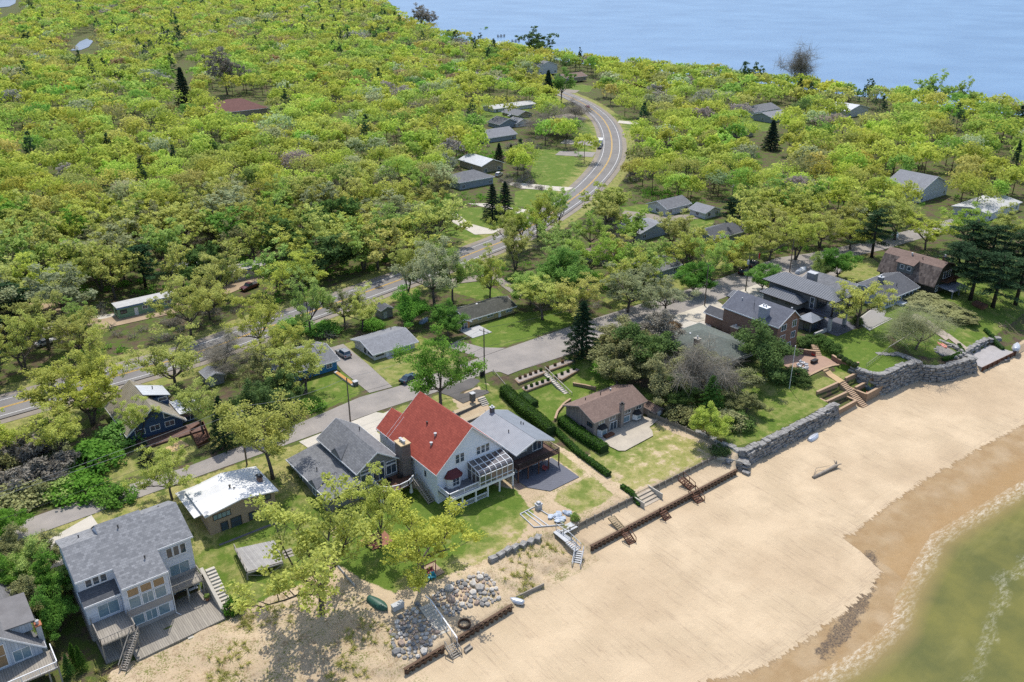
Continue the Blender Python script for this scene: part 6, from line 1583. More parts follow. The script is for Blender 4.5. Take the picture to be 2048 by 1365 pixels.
# ---------------------------------------------------------------- vehicles
def car(px, py, z, head, label, paint, kind='suv', glass=None):
    a, b = P(px, py, z); z = H(a, b)+.08
    r = thing('parked_car' if kind != 'pickup' else 'pickup_truck', label, 'car' if kind != 'pickup' else 'truck', (0,0,0))
    L, Wd, Hb, Ht = (4.7,1.85,1.0,1.72) if kind == 'suv' else (4.6,1.8,.9,1.45) if kind == 'sedan' else (5.6,1.95,1.1,1.85)
    prof = [(-L/2,.35),(-L/2,.75),(-L/2+.12,Hb),(L/2-.9,Hb),(L/2-.1,Hb-.15),(L/2,.7),(L/2,.35)]
    m = MB(); k = len(prof)
    m.v = [(x,-Wd/2,zz) for x, zz in prof]+[(x,Wd/2,zz) for x, zz in prof]; m.f = [tuple(range(k)), tuple(range(2*k-1,k-1,-1))]+[((i+1)%k,i,k+i,k+(i+1)%k) for i in range(k)]
    PM = mk('car_paint_'+paint[0], paint[1], None, .3, .25, spec=.6, metal=.3); bd = obj('body', m, PM, r)
    cab = (-L/2+.25, L/2-1.75, -L/2+.55, L/2-2.2) if kind == 'suv' else (-L/2+.75, L/2-1.5, -L/2+1.35, L/2-2.1) if kind == 'sedan' else (-.6, L/2-1.5, -.35, L/2-2.1)
    m = MB(); x0, x1, x2, x3 = cab; w0, w1 = Wd/2-.04, Wd/2-.25
    m.v = [(x0,-w0,Hb+.001),(x1,-w0,Hb+.001),(x1,w0,Hb+.001),(x0,w0,Hb+.001),(x2,-w1,Ht-.05),(x3,-w1,Ht-.05),(x3,w1,Ht-.05),(x2,w1,Ht-.05)]; m.f = [(0,1,5,4),(1,2,6,5),(2,3,7,6),(3,0,4,7),(4,5,6,7),(3,2,1,0)]; obj('windows', m, GLASS, r)
    m = MB(); m.v = [(x2-.04,-w1-.02,Ht-.049),(x3+.04,-w1-.02,Ht-.049),(x3+.04,w1+.02,Ht-.049),(x2-.04,w1+.02,Ht-.049),(x2+.1,-w1+.08,Ht+.02),(x3-.1,-w1+.08,Ht+.02),(x3-.1,w1-.08,Ht+.02),(x2+.1,w1-.08,Ht+.02)]; m.f = [(0,1,5,4),(1,2,6,5),(2,3,7,6),(3,0,4,7),(4,5,6,7)]
    if kind == 'suv':
        for t in (-1,1):
            for xx in (x0,x1): m.beam((xx,t*w0,Hb),(x2 if xx==x0 else x3,t*w1,Ht-.04),.07)
    obj('car_roof', m, PM, r)
    if kind == 'pickup':
        m = MB(); m.box(-L/2+.1,-.65,-Wd/2+.12,Wd/2-.12,Hb+.002,Hb+.05); obj('truck_bed', m, DARK, r)
    for xx in (-L/2+.85, L/2-.85):
        for t in (-1,1):
            m = MB(); n = 12; q = len(m.v); m.v += [(xx+.34*math.cos(6.283*i/n), t*(Wd/2+.02), .34+.34*math.sin(6.283*i/n)) for i in range(n)]+[(xx+.34*math.cos(6.283*i/n), t*(Wd/2-.2), .34+.34*math.sin(6.283*i/n)) for i in range(n)]
            m.f += [tuple(range(n)) if t < 0 else tuple(range(n-1,-1,-1)), tuple(range(2*n-1,n-1,-1)) if t < 0 else tuple(range(n,2*n))]+[((i+1)%n,i,n+i,n+(i+1)%n) for i in range(n)]
            w = obj('wheel', m, DARK, r)
    for t in (-1,1):
        boxpart(r, 'headlight', (L/2-.06,L/2+.02,t*.62-.2,t*.62+.2,.68,.84), mk('lamp_glass', (.6,.6,.6), None, 2, .2)); boxpart(r, 'tail_light', (-L/2-.02,-L/2+.03,t*.72-.12,t*.72+.12,.7,.98), mk('tail_lamp_red', (.35,.02,.02), None, 2, .3))
    r.location = (a, b, z); r.rotation_euler = (0,0,head); return r
car(687,712,6,R(92),'silver grey suv with pale roof parked on the asphalt drive beside the white cottage',('silver',(.28,.29,.30)))
car(817,762,6,R(20),'dark blue green car half hidden behind the leafy poplar on the street',('teal',(.015,.05,.07)),'sedan')
i0 = min(range(len(HWY)), key=lambda i: math.hypot(HWY[i][0]-P(1200,300)[0], HWY[i][1]-P(1200,300)[1]))
hd = math.atan2(HWY[i0-1][1]-HWY[i0+1][1], HWY[i0-1][0]-HWY[i0+1][0])
t = car(1199,298,6,hd,'dark pickup truck towing a white box trailer along the highway',('charcoal',(.03,.035,.04)),'pickup')
r = thing('box_trailer','white box trailer towed behind the dark pickup on the highway','trailer',(0,0,0)); m = MB(); m.box(-3.0,2.6,-1.15,1.15,.55,3.0); obj('body', m, mk('trailer_white', (.70,.72,.74), None, 1, .5), r)
m = MB(); m.beam((2.6,0,.6),(4.0,0,.6),.14); obj('drawbar', m, DARK, r)
for xx in (-.6,.4):
    for tt in (-1,1): boxpart(r,'wheel',(xx-.33,xx+.33,tt*1.2-.1,tt*1.2+.1,0,.66),DARK)
p = P(1199,298,6); r.location = (p[0]-math.cos(hd)*6.9, p[1]-math.sin(hd)*6.9, 6.2); r.rotation_euler = (0,0,hd)
i0 = min(range(len(HWY)), key=lambda i: math.hypot(HWY[i][0]-P(1175,217)[0], HWY[i][1]-P(1175,217)[1])); hd = math.atan2(HWY[i0+1][1]-HWY[i0-1][1], HWY[i0+1][0]-HWY[i0-1][0])
car(1175,216,6,hd,'red car driving away around the far highway bend',('red',(.30,.03,.03)),'sedan')
car(998,354,6,R(30),'white car parked beside the grey hip roofed house',('white',(.6,.6,.6)),'suv')
car(1022,236,6,R(10),'white car parked in the yard behind the dark roofed house',('white',(.6,.6,.6)),'sedan')
car(1488,548,6,R(15),'black car parked under the oaks beside the red flag',('black',(.015,.015,.018)),'suv')
car(1505,533,6,R(15),'dark grey pickup parked next to the black car by the red flag',('charcoal',(.03,.035,.04)),'pickup')
car(92,690,6,R(10),'white car glimpsed beneath oaks at the left edge of the highway',('white',(.6,.6,.6)),'sedan')
car(500,578,6,R(200),'maroon pickup beside the cream mobile home in the woods',('maroon',(.12,.03,.03)),'pickup')
# ---------------------------------------------------------------- boats and beach things
def hull(name, label, cat, px, py, z, head, L, B, D, mat, up=False, group=None, ribs=True):
    a, b = P(px, py, z); z = H(a, b)
    r = thing(name, label, cat, (0,0,0), group); m = MB(); n, k = 9, 7
    for i in range(n):
        u = i/(n-1); w = B/2*(math.sin(math.pi*min(1, .28+u*.72))**.8 if u < 1 else .02); 
        w = B/2*(.62+.38*math.sin(math.pi*min(u*1.1,.5)))*(1 if u < .55 else math.cos((u-.55)/.45*math.pi/2)**.7+.02)
        for j in range(k):
            t = math.pi*j/(k-1); zz = D*math.sin(t)**.7*(1-.25*u**3); m.v.append((-L/2+L*u, -w*math.cos(t), zz))
    for i in range(n-1):
        for j in range(k-1): q = i*k+j; m.f.append((q, q+k, q+k+1, q+1))
    m.f.append(tuple(range(k))); o = obj('hull', m, mat, r, True)
    if ribs:
        s = MB()
        for j in (2,3,4): s.tube([m.v[i*k+j] for i in range(n)], .035, 4)
        obj('keel_strakes', s, TRIMG, r)
    if up:
        for c in r.children: c.rotation_euler = (math.pi,0,0); c.location = (0,0,D)
        boxpart(r, 'seat', (-.2,.2,-B/2+.15,B/2-.15,D*.7,D*.78), TRIMG); boxpart(r, 'seat', (-L/2+.4,-L/2+.8,-B/2+.25,B/2-.25,D*.7,D*.78), TRIMG)
    r.location = (a, b, z); r.rotation_euler = (0,0,head); return r
ALU = mk('aluminium_hull', (.52,.55,.60), (.42,.45,.5), 1, .4, metal=.35)
hull('rowboat','overturned aluminium rowboat on the sand against the limestone seawall','boat',1627,876,1,R(8),3.8,1.5,.6,ALU)
hull('rowboat','overturned rowboat with striped hull at the right end of the concrete beach pad','boat',2030,706,1.2,R(20),4.6,1.8,.8,ALU)
hull('rowboat','small overturned boat leaning at the foot of the kayak terrace wall','boat',1942,729,1.2,R(50),3.6,1.4,.6,ALU)
hull('rowboat','open grey boat filled with gear below the concrete beach pad','boat',2008,721,1.2,R(-15),3.8,1.5,.55,mk('faded_grey_hull',(.30,.30,.31),None,1,.6),True)
KY = mk('salmon_kayak', (.55,.20,.15), None, 2, .45)
for px, py, rz, lab in ((1883,693,R(62),'salmon kayak lying left on the round stone terrace'),(1891,690,R(58),'salmon kayak lying right on the round stone terrace')): hull('kayak',lab,'kayak',px,py,4.6,rz,3.4,.8,.35,KY,False,None,False)
hull('canoe','large green canvas covered boat on the dune beside the boulder slope','boat',757,1216,2.3,R(-75),4.0,1.7,.75,mk('green_canvas',(.02,.07,.05),(.035,.10,.07),1,.45),False,None,False)
hull('motorboat','white boat under cover on a trailer at the street bend','boat',1603,540,6.6,R(12),6.2,2.2,1.2,mk('boat_cover_white',(.55,.57,.60),(.40,.43,.47),1,.6))
hull('motorboat','shrink wrapped pale boat under the pines near the sandy lane','boat',1790,470,6.4,R(25),6.5,2.3,1.3,mk('boat_cover_white',(.55,.57,.6)))
hull('dinghy','blue dinghy lying under the maple beside the yellow cottage','boat',848,643,6,R(30),4.0,1.6,.6,mk('blue_hull',(.10,.18,.30),(.25,.3,.35),1,.5))
hull('skiff','pale overturned skiff end at the broken wall left of the bare beach','boat',1033,1204,1.3,R(120),2.4,1.2,.5,ALU)
m = MB(); a, b = P(1626,957,.8), P(1672,935,.8); m.tube([(*a,.9),(*[(a[i]*2+b[i])/3 for i in (0,1)],1.05),(*[(a[i]+b[i]*2)/3 for i in (0,1)],1.1),(*b,1.2)],[.34,.30,.28,.38],8)
for d in ((.8,.5,.5),(.4,.9,.7),(.9,-.4,.3),(.5,-.8,.6),(.2,.3,.9)): m.tube([(*b,1.2),(b[0]+d[0],b[1]+d[1],1.2+d[2])],[.16,.05],5)
m.tube([(a[0]+.4,a[1]+.2,1.0),(a[0]+2.8,a[1]+1.3,1.3),(b[0]-1.2,b[1]+.6,1.35)],[.05,.05,.03],4)
single('driftwood_log', m, mk('bleached_driftwood',(.30,.26,.21),(.20,.17,.14),2,.9,.3,8), 'driftwood log with root stump lying on the open beach', 'log', smooth=True)
x, y = P(929,1252,1.8); m = MB(); n = 16
for i in range(n):
    t0, t1 = 6.283*i/n, 6.283*(i+1)/n; q = len(m.v)
    for t in (t0, t1):
        for rr, zz in ((.95,1.7),(.95,2.25),(.78,2.25),(.78,1.7)): m.v.append((x+rr*math.cos(t), y+rr*math.sin(t), zz+.15))
    m.f += [(q,q+4,q+5,q+1),(q+1,q+5,q+6,q+2),(q+2,q+6,q+7,q+3)]
single('fire_ring', m, STEEL, 'round rusty fire ring on the sand above the sheet pile', 'fire pit')
x, y = P(796,1221,2.3); z = H(x,y); m = MB(); m.box(x-.9,x+.9,y-.4,y+.4,z,z+.8); m.box(x-.95,x+.95,y-.45,y+.45,z+.802,z+.9); single('deck_box', m, TRIMG, 'pale grey storage box at the top of the boulder slope', 'box')
x, y = P(1077,1018,2.9); z = H(x,y); m = MB(); m.box(x-.5,x+.5,y-.4,y+.4,z,z+.9); m.box(x-.6,x+.6,y-.5,y+.5,z+.902,z+1.05); m.box(x-.3,x+.3,y-.3,y+.3,z+1.052,z+1.4); single('grill', m, TRIMG, 'small grey barbecue grill beside the timber edged bed', 'grill')
x, y = P(1122,1034,2.9); z = H(x,y); m = MB(); rg = random.Random(8)
for i in range(14): m.rock(x+rg.uniform(-1.9,1.9), y+rg.uniform(-1,1), z+.18, rg.uniform(.5,.9), rg.uniform(.35,.6), rg.uniform(.2,.4), rg, 1, rg.uniform(0,3), .3)
single('tarpaulin_heap', m, mk('pale_blue_tarp',(.50,.54,.60),(.22,.28,.36),2.5,.6), 'crumpled pale blue tarpaulin heap on the sandy yard', 'tarpaulin')
q = [P(*p, 3) for p in ((1040,1029),(1070,1014),(1128,1050),(1068,1055))]; m = MB()
for i in range(4): m.beam((*q[i],3.0),(*q[(i+1)%4],3.0),.15,.25)
for f in (.3,.5): m.beam((q[0][0]+(q[1][0]-q[0][0])*f, q[0][1]+(q[1][1]-q[0][1])*f, 2.98),(q[3][0]+(q[2][0]-q[3][0])*f, q[3][1]+(q[2][1]-q[3][1])*f, 2.98),.2,.12)
single('timber_edging', m, TRIMG, 'timber edged sand bed on the corner of the red roofed house lawn', 'timber edging')
# garden furniture
def chairset(name, label, px, py, z, mat, rot=0, group=None, s=1.0):
    a, b = P(px, py, z); z = max(H(a, b), z-.3)
    r = thing(name, label, 'chair', (0,0,0), group); boxpart(r, 'seat', (-.35*s,.35*s,-.35*s,.35*s,.3,.46), mat); boxpart(r, 'backrest', (-.35*s,.35*s,.3*s,.42*s,.46,.95), mat)
    for t in (-1,1): boxpart(r, 'armrest', (t*.38*s-.05,t*.38*s+.05,-.35*s,.3*s,.3,.68), mat)
    for x_ in (-.3,.3):
        for y_ in (-.3,.3): boxpart(r, 'leg', (x_*s-.04,x_*s+.04,y_*s-.04,y_*s+.04,0,.3), mat)
    r.location = (a, b, z+.05); r.rotation_euler = (0,0,rot); return r
WC = mk('white_cushion', (.6,.6,.6), None, 2, .8)
for i, (px, py, rz, lab) in enumerate(((1598,735,0,'white cushioned patio chair nearest the brick house on the rose patio'),(1605,741,R(200),'white patio chair at the front left of the rose patio group'),(1612,733,R(30),'white patio chair at the back right of the rose patio group'),(1611,740,R(180),'white patio chair at the front right of the rose patio group'),(1603,729,R(10),'white patio chair at the back of the rose patio group'))): chairset('patio_chair', lab, px, py, 5.1, WC, rz, 'white chairs on the rose brick patio', 1.2)
x, y = P(1628,726,5.1); m = MB(); m.box(x-.9,x+.9,y-.4,y+.4,5.1,5.8); m.box(x-.95,x+.95,y-.45,y+.45,5.803,5.88); single('cushion_chest', m, DARK, 'black chest standing on the rose brick patio', 'chest')
chairset('patio_chair', 'bright red chair at the foot of the small garden steps', 1627, 712, 5.1, mk('bright_red_paint', (.45,.04,.03), None, 2, .6), .3)
sheet('patio', [P(*p, 3.1) for p in ((722,1082),(768,1062),(790,1084),(745,1102))], mk('red_paver', (.28,.13,.08), (.22,.10,.065), 1, .9), .12, 1.2)
def picnic(label, px, py, z, mat, rz):
    a, b = P(px, py, z); r = thing('picnic_table', label, 'table', (0,0,0))
    m = MB(); m.lathe(0,0,[(.75,.7),(.78,.74),(.75,.78)],16); obj('tabletop', m, mat, r)
    for t in range(3):
        c, s = math.cos(t*2.1), math.sin(t*2.1); boxpart(r, 'seat', (c*1.15-.42,c*1.15+.42,s*1.15-.3,s*1.15+.3,.4,.48), mat)
        m = MB(); m.beam((0,0,.6),(c*1.15,s*1.15,.1),.08); obj('leg', m, mat, r)
    r.location = (a, b, H(a,b)+.1); r.rotation_euler = (0,0,rz)
PK = mk('dusty_red_table', (.30,.075,.075), None, 1.5, .6)
picnic('dusty red round picnic table on the red paver patio under the big oaks', 740, 1088, 3.1, PK, .3)
x, y = P(858,1150,3.0); z = H(x,y); sheet('patio', [P(*p, z) for p in ((836,1140),(868,1126),(890,1146),(858,1162))], mk('tan_paver', (.36,.27,.18), (.28,.2,.14), 1, .9), .1, 1)
r = thing('swing_seat', 'dark red garden swing on an A frame by the boulder slope', 'swing', (x,y,z))
for s in (-1,1):
    m = MB(); m.beam((x+s*1.3-.6,y-.7,z),(x+s*1.3,y,z+2.1),.1); m.beam((x+s*1.3+.5,y+.8,z),(x+s*1.3,y,z+2.1),.1); obj('leg', m, PK, r)
m = MB(); m.beam((x-1.35,y,z+2.1),(x+1.35,y,z+2.1),.12); obj('crossbar', m, PK, r); boxpart(r,'seat',(x-.9,x+.9,y-.3,y+.25,z+.5,z+.6),PK); boxpart(r,'backrest',(x-.9,x+.9,y+.253,y+.33,z+.5,z+1.1),PK)
m = MB(); 
for s in (-.85,.85): m.beam((x+s,y,z+.6),(x+s,y,z+2.1),.04)
obj('chain', m, DARK, r)
TQ = mk('turquoise_plastic', (.04,.30,.38), None, 2, .5)
chairset('garden_chair', 'turquoise garden chair left of the pair below the red swing', 856, 1160, 3.0, TQ, .5); chairset('garden_chair', 'turquoise garden chair right of the pair below the red swing', 866, 1157, 3.0, TQ, -.3)
for px, py, lab in ((648,968,'dark'),): pass
chairset('patio_chair', 'dark chair on the curved balcony of the grey house', 778, 964, 5.9, DARK, .5); chairset('patio_chair', 'dark chair beside the chimney on the curved balcony', 800, 955, 5.9, DARK, 2.5)
chairset('patio_chair', 'rust red chair under the black iron balcony', 1090, 940, 3.1, PK, .4)
# swing A frame and planter on the timber deck
x, y = 26.4, 112.9; r = thing('garden_swing', 'white A frame swing under the right balcony of the white beach house', 'swing', (x,y,2.42)); m = MB()
for s in (-1,1): m.beam((x+s*.9,y-.8,2.42),(x+s*.9,y,4.3),.08); m.beam((x+s*.9,y+.8,2.42),(x+s*.9,y,4.3),.08)
m.beam((x-.95,y,4.3),(x+.95,y,4.3),.08); obj('frame', m, WHITE, r); boxpart(r,'seat',(x-.7,x+.7,y-.25,y+.25,2.9,2.96),WHITE)
x, y = 27.3, 109.6; r = thing('plant_pot', 'terracotta pot with plant beside the concrete stairs of the timber deck', 'plant pot', (x,y,2.42)); m = MB(); m.lathe(x,y,[(.25,2.42),(.36,2.9),(.4,2.95),(.4,3.0)],12); obj('pot', m, mk('terracotta',(.3,.14,.08),None,2,.9), r)
m = MB(); m.rock(x,y,3.2,.4,.4,.35,random.Random(3),2,0,.35); obj('plant', m, mk('leaf_green_plain',(.06,.12,.02),(.12,.15,.03),3,.9), r)
for i, (px, py, c, nm) in enumerate(((578,806,(.10,.20,.45),'blue'),(586,810,(.35,.30,.55),'lilac'),(592,804,(.08,.35,.42),'turquoise'),(598,808,(.5,.5,.55),'white'))):
    x, y = P(px, py, 6); m = MB(); m.lathe(x,y,[(.3,5.95),(.5,6.5),(.55,6.6),(.35,7.0),(.05,7.1)],10); single('flower_pot', m, mk('pot_'+nm, c, None, 2, .6), nm+' glazed flower pot in the row under the tree by the street verge', 'plant pot', 'glazed pots by the verge')
# picket fence on the dune, garden fences
r = thing('garden_fence', 'low bleached board fence running down the edge of the oak shaded lawn', 'fence', (*P(660,1112,3.2),2.6)); pts = [P(659,1113,3.2), P(690,1152,3.0), P(712,1178,2.8)]
m = MB(); 
for a, b in zip(pts[:-1], pts[1:]): m.beam((*a,3.15),(*b,3.15),.06,.7)
obj('boards', m, TRIMG, r)
for q in pts: boxpart(r,'post',(q[0]-.08,q[0]+.08,q[1]-.08,q[1]+.08,1.9,3.7),WOODG)
r = thing('garden_fence', 'dark wire fence across the lawn of the dark modern house', 'fence', (*P(1740,728,6),5.7)); a, b = P(1733,733,6), P(1777,700,6)
rail(r, [a, b], 5.75, .9, WOODG, 1.1, 0, 'fence_panel', .05)
m = MB(); a, b = P(1778,693,6.0), P(1830,660,6.0); m.beam((*a,H(*a)+.03),(*b,H(*b)+.03),.2,.08); single('lawn_edging', m, CONC, 'pale straight edging line across the modern house lawn under the oak shade', 'edging')
for nm, px in (('path', [(1815,640),(1830,634),(1905,668),(1893,676)]), ('path', [(1890,668),(1898,664),(1950,690),(1943,695)])): psheet(nm, px, mk('pinkish_path', (.42,.35,.28), (.34,.28,.23), 1, .9, speck=.15), .1, 1.5, 5.2)
m = MB(); a = P(1955,604,6); 
for i in range(5): m.box(a[0]-3+i*.2, a[0]-.5+i*.2, a[1]-3+i*.7, a[1]-2.4+i*.7, 5.4, 6.3-.0*i)
single('sunken_steps', m, WOODB, 'dark timber steps sunk in the lawn of the brown barn like house', 'steps')
# timber edge around sunken steps
# boulders of the riprap slope
MD = [mk('granite_boulder_'+n_, c, c2, 1.2, .8, .3, 5, speck=.15) for n_, c, c2 in (('grey',(.42,.39,.35),(.28,.26,.24)),('pink',(.46,.35,.27),(.34,.25,.2)),('dark',(.24,.235,.23),(.15,.15,.15)),('pale',(.58,.54,.48),(.44,.41,.37)))]
protos = []
for i in range(8):
    m = MB(); rg = random.Random(20+i); m.rock(0,0,0,1,rg.uniform(.6,.95),rg.uniform(.5,.8),rg,1,0,.16); protos.append(m)
rmesh = []
for i, m in enumerate(protos):
    me = bpy.data.meshes.new('boulder'); me.from_pydata(m.v, [], m.f); me.materials.append(MD[i % 4]); me.update(); rmesh.append(me)
ZL = [('in the slope left of the white handrail stairs', [(780,1262),(800,1235),(835,1205),(850,1222),(880,1268),(860,1295),(830,1320),(800,1318),(785,1290)], 85),
      ('in the slope right of the white handrail stairs', [(862,1195),(885,1175),(925,1160),(960,1143),(985,1160),(1003,1195),(985,1208),(930,1218),(905,1235),(888,1228)], 130)]
rg = random.Random(99); names = {0:'grey',1:'pinkish',2:'dark',3:'pale'}
for zn, poly, cnt in ZL:
    xs = [p[0] for p in poly]; ys = [p[1] for p in poly]; placed = []; tries = 0
    while len(placed) < cnt and tries < 6000:
        tries += 1; px, py = rg.uniform(min(xs),max(xs)), rg.uniform(min(ys),max(ys))
        if sdf(poly, np.array([px]), np.array([py]))[0] < 0: continue
        a, b, z = G(px, py); s = rg.choice([.32,.38,.45,.5,.6,.75,.95 if rg.random() < .4 else .5])
        if any(math.hypot(a-q[0], b-q[1]) < (s+q[2])*.72 for q in placed): continue
        placed.append((a, b, s)); k = rg.randrange(8)
        o = bpy.data.objects.new('boulder', rmesh[k]); COL.objects.link(o); o.location = (a, b, z+s*.18); o.scale = (s,s,s); o.rotation_euler = (0,0,rg.uniform(0,6.28))
        big = 'large' if s > .7 else 'medium' if s > .42 else 'small'
        tag(o, f'{big} {names[k%4]} rounded boulder {zn}', 'boulder', f'{big} {names[k%4]} boulders {zn}')
for i, (px, py) in enumerate(((986,1122),(1001,1113),(1015,1105),(1030,1099),(1046,1093),(1062,1087),(1075,1080))):
    a, b, z = G(px, py); m = MB(); m.rbox(a, b, z+.3, 1.5, 1.0, .9, .1*i, random.Random(i)); single('limestone_block', m, STONEW, ['leftmost','second','third','fourth','fifth','sixth','rightmost'][i]+' limestone block along the lawn edge above the eroded dune', 'rock', 'limestone blocks along the lawn edge')
for i, (px, py) in enumerate(((1479,937),(1492,948))):
    a, b, z = G(px, py); m = MB(); m.rbox(a, b, z+.2, 1.5, .9, .7, .8+i, random.Random(i+40)); single('limestone_block', m, STONEW, ('upper','lower')[i]+' fallen block on the sand off the seawall corner', 'rock')
m = MB(); a, b = P(1032,1197,1.4), P(1088,1172,1.4); m.beam((*a,1.4),(*b,1.5),.15,.8); single('broken_seawall', m, WOODG, 'short broken seawall board below the eroded dune', 'wall')
m = MB()
for i in range(9):
    t = math.pi*(.15+i*.09); q = P(1840+36*math.cos(math.pi-t*.9)*1.0, 766-6*math.sin(t), 1.0)
q = [P(*p, 1.0) for p in ((1872,757),(1880,765),(1905,763),(1935,746))]
m.tube([(*p,1.15) for p in q], .18, 6); single('driftwood_pole', m, WOODG, 'bent driftwood pole on the sand below the limestone walls', 'log')
# piers in the far lake
for px, py, lab in ((1000,74,'left wooden pier section standing in the far lake'),(1029,84,'right wooden pier section standing in the far lake')):
    a, b = P(px, py, .5); r = thing('pier', lab, 'pier', (a,b,0)); boxpart(r,'deck',(a-5,a+5,b-3,b-1,1.2,1.6),DARK)
    for x_ in (-4.5,0,4.5):
        for y_ in (-2.8,-1.2): boxpart(r,'pile',(a+x_-.2,a+x_+.2,b+y_-.2,b+y_+.2,-.5,3.2),DARK)
# ---------------------------------------------------------------- vegetation
def leafcloud(rs, centers, radii, per, size, flat=.7, elong=1.0, upb=.7):
    """leaf sized quads scattered in clumps; returns verts (n*4,3)"""
    C = np.repeat(np.asarray(centers, float), per, 0); Rr = np.repeat(np.asarray(radii, float), per)
    n = len(C)
    d = rs.normal(size=(n,3)); d /= np.linalg.norm(d, axis=1)[:,None]
    rr = rs.random(n)**(1/2.2)
    Pt = C + d*(Rr*rr)[:,None]*np.array([1,1,flat])
    nr = rs.normal(size=(n,3)) + d*.6; nr[:,2] += upb
    nr /= np.linalg.norm(nr, axis=1)[:,None]
    t = np.cross(nr, rs.normal(size=(n,3))); t /= np.linalg.norm(t, axis=1)[:,None]
    b = np.cross(nr, t); s = size*(.6+.8*rs.random(n))
    t *= (s*elong/2)[:,None]; b *= (s/2)[:,None]/max(1, elong*.8)
    return np.stack([Pt-t*.9-b*.5, Pt+t*.2-b, Pt+t-b*-.2, Pt-t*.1+b], 1).reshape(-1,3)
def skeleton(rg, Ht, spread, trunk=.30, limbs=6, subs=5, tw=4, r0=.32, up=.5, wig=.25, forks=1):
    """returns (tube builder, clump centres)"""
    m = MB(); cl = []
    def seg(p, d, L, n, w, upb):
        pts = [Vector(p)]; d = Vector(d).normalized()
        for i in range(n):
            d = (d + Vector((rg.uniform(-w,w), rg.uniform(-w,w), rg.uniform(-w,w)+upb))).normalized()
            pts.append(pts[-1]+d*(L/n))
        return pts, d
    th = Ht*trunk
    trunks = []
    for f in range(forks):
        t0 = seg((0,0,-.4), (rg.uniform(-.1,.1)+(f-(forks-1)/2)*.5, rg.uniform(-.1,.1), 1), th+.4, 3, .08, 0)
        m.tube(t0[0], [r0, r0*.85, r0*.75, r0*.65], 7); trunks.append(t0[0])
    for k in range(limbs):
        tp = trunks[k % forks]
        az = 2*math.pi*k/limbs + rg.uniform(-.35,.35); el = rg.uniform(.35, 1.05) if k else 1.45
        st = tp[-1] + (tp[-2]-tp[-1])*rg.uniform(0,.5)*(1 if k else 0)
        d = Vector((math.cos(az)*math.cos(el), math.sin(az)*math.cos(el), math.sin(el)))
        L = math.hypot(spread*math.cos(el), (Ht-th)*math.sin(el))*rg.uniform(.8,.98)
        pts, de = seg(st, d, L, 5, wig, .05*up)
        rl = r0*.5; m.tube(pts, [rl*(1-.16*i) for i in range(6)], 5, False)
        for s in range(subs):
            f = .28 + .72*(s+rg.random()*.6)/subs; i = min(4, int(f*5)); p = pts[i] + (pts[i+1]-pts[i])*(f*5-i)
            dd = ((pts[i+1]-pts[i]).normalized()*.7 + Vector((rg.uniform(-1,1), rg.uniform(-1,1), rg.uniform(-.15,.9)))).normalized()
            L2 = L*rg.uniform(.25,.45); p2, d2 = seg(p, dd, L2, 3, wig*1.2, .08*up)
            r2 = rl*.42; m.tube(p2, [r2, r2*.7, r2*.5, r2*.3], 4, False)
            for t in range(tw):
                j = rg.choice((1,2,3,3)); q = p2[j]
                d3 = (d2 + Vector((rg.uniform(-1,1), rg.uniform(-1,1), rg.uniform(-.3,1)))).normalized()
                L3 = L2*rg.uniform(.3,.6); e = q + d3*L3; m.tube([q, e], [r2*.32, r2*.12], 3, False); cl.append(tuple(e))
        cl.append(tuple(pts[-1]))
    return m, cl
def mesh_from(name, co, mat, k=4, smooth=False):
    n = len(co)//k; return np_mesh(name, co, np.arange(n*k).reshape(n, k), mat, smooth)
LEAF = {
 'vivid lime': leafmat('leaf_vivid_lime', (.55,.70,.08), (.40,.56,.06)),
 'yellow green': leafmat('oak_leaf_yellow_green', (.56,.60,.13), (.42,.465,.095)),
 'golden green': leafmat('oak_leaf_golden', (.54,.54,.15), (.41,.42,.11)),
 'lime green': leafmat('leaf_lime', (.40,.53,.115), (.29,.42,.08)),
 'bright green': leafmat('leaf_bright_green', (.20,.38,.06), (.13,.28,.045)),
 'deep green': leafmat('leaf_deep_green', (.13,.21,.055), (.08,.14,.04), .3),
 'olive': leafmat('leaf_olive', (.34,.35,.14), (.23,.24,.10), .3),
 'copper': leafmat('leaf_copper', (.40,.26,.13), (.29,.20,.10)),
 'silver green': leafmat('leaf_silver', (.42,.46,.24), (.32,.35,.18)),
 'bare grey': leafmat('bare_twigs', (.31,.285,.23), (.21,.19,.155), .2),
 'dark green': leafmat('needle_dark', (.05,.095,.04), (.03,.06,.028), .1, .2),
 'blue green': leafmat('needle_blue', (.045,.075,.045), (.028,.05,.032), .1, .2),
 'hedge green': leafmat('hedge_leaf', (.085,.19,.025), (.05,.12,.015), .25, .1),
}
VAR = {}
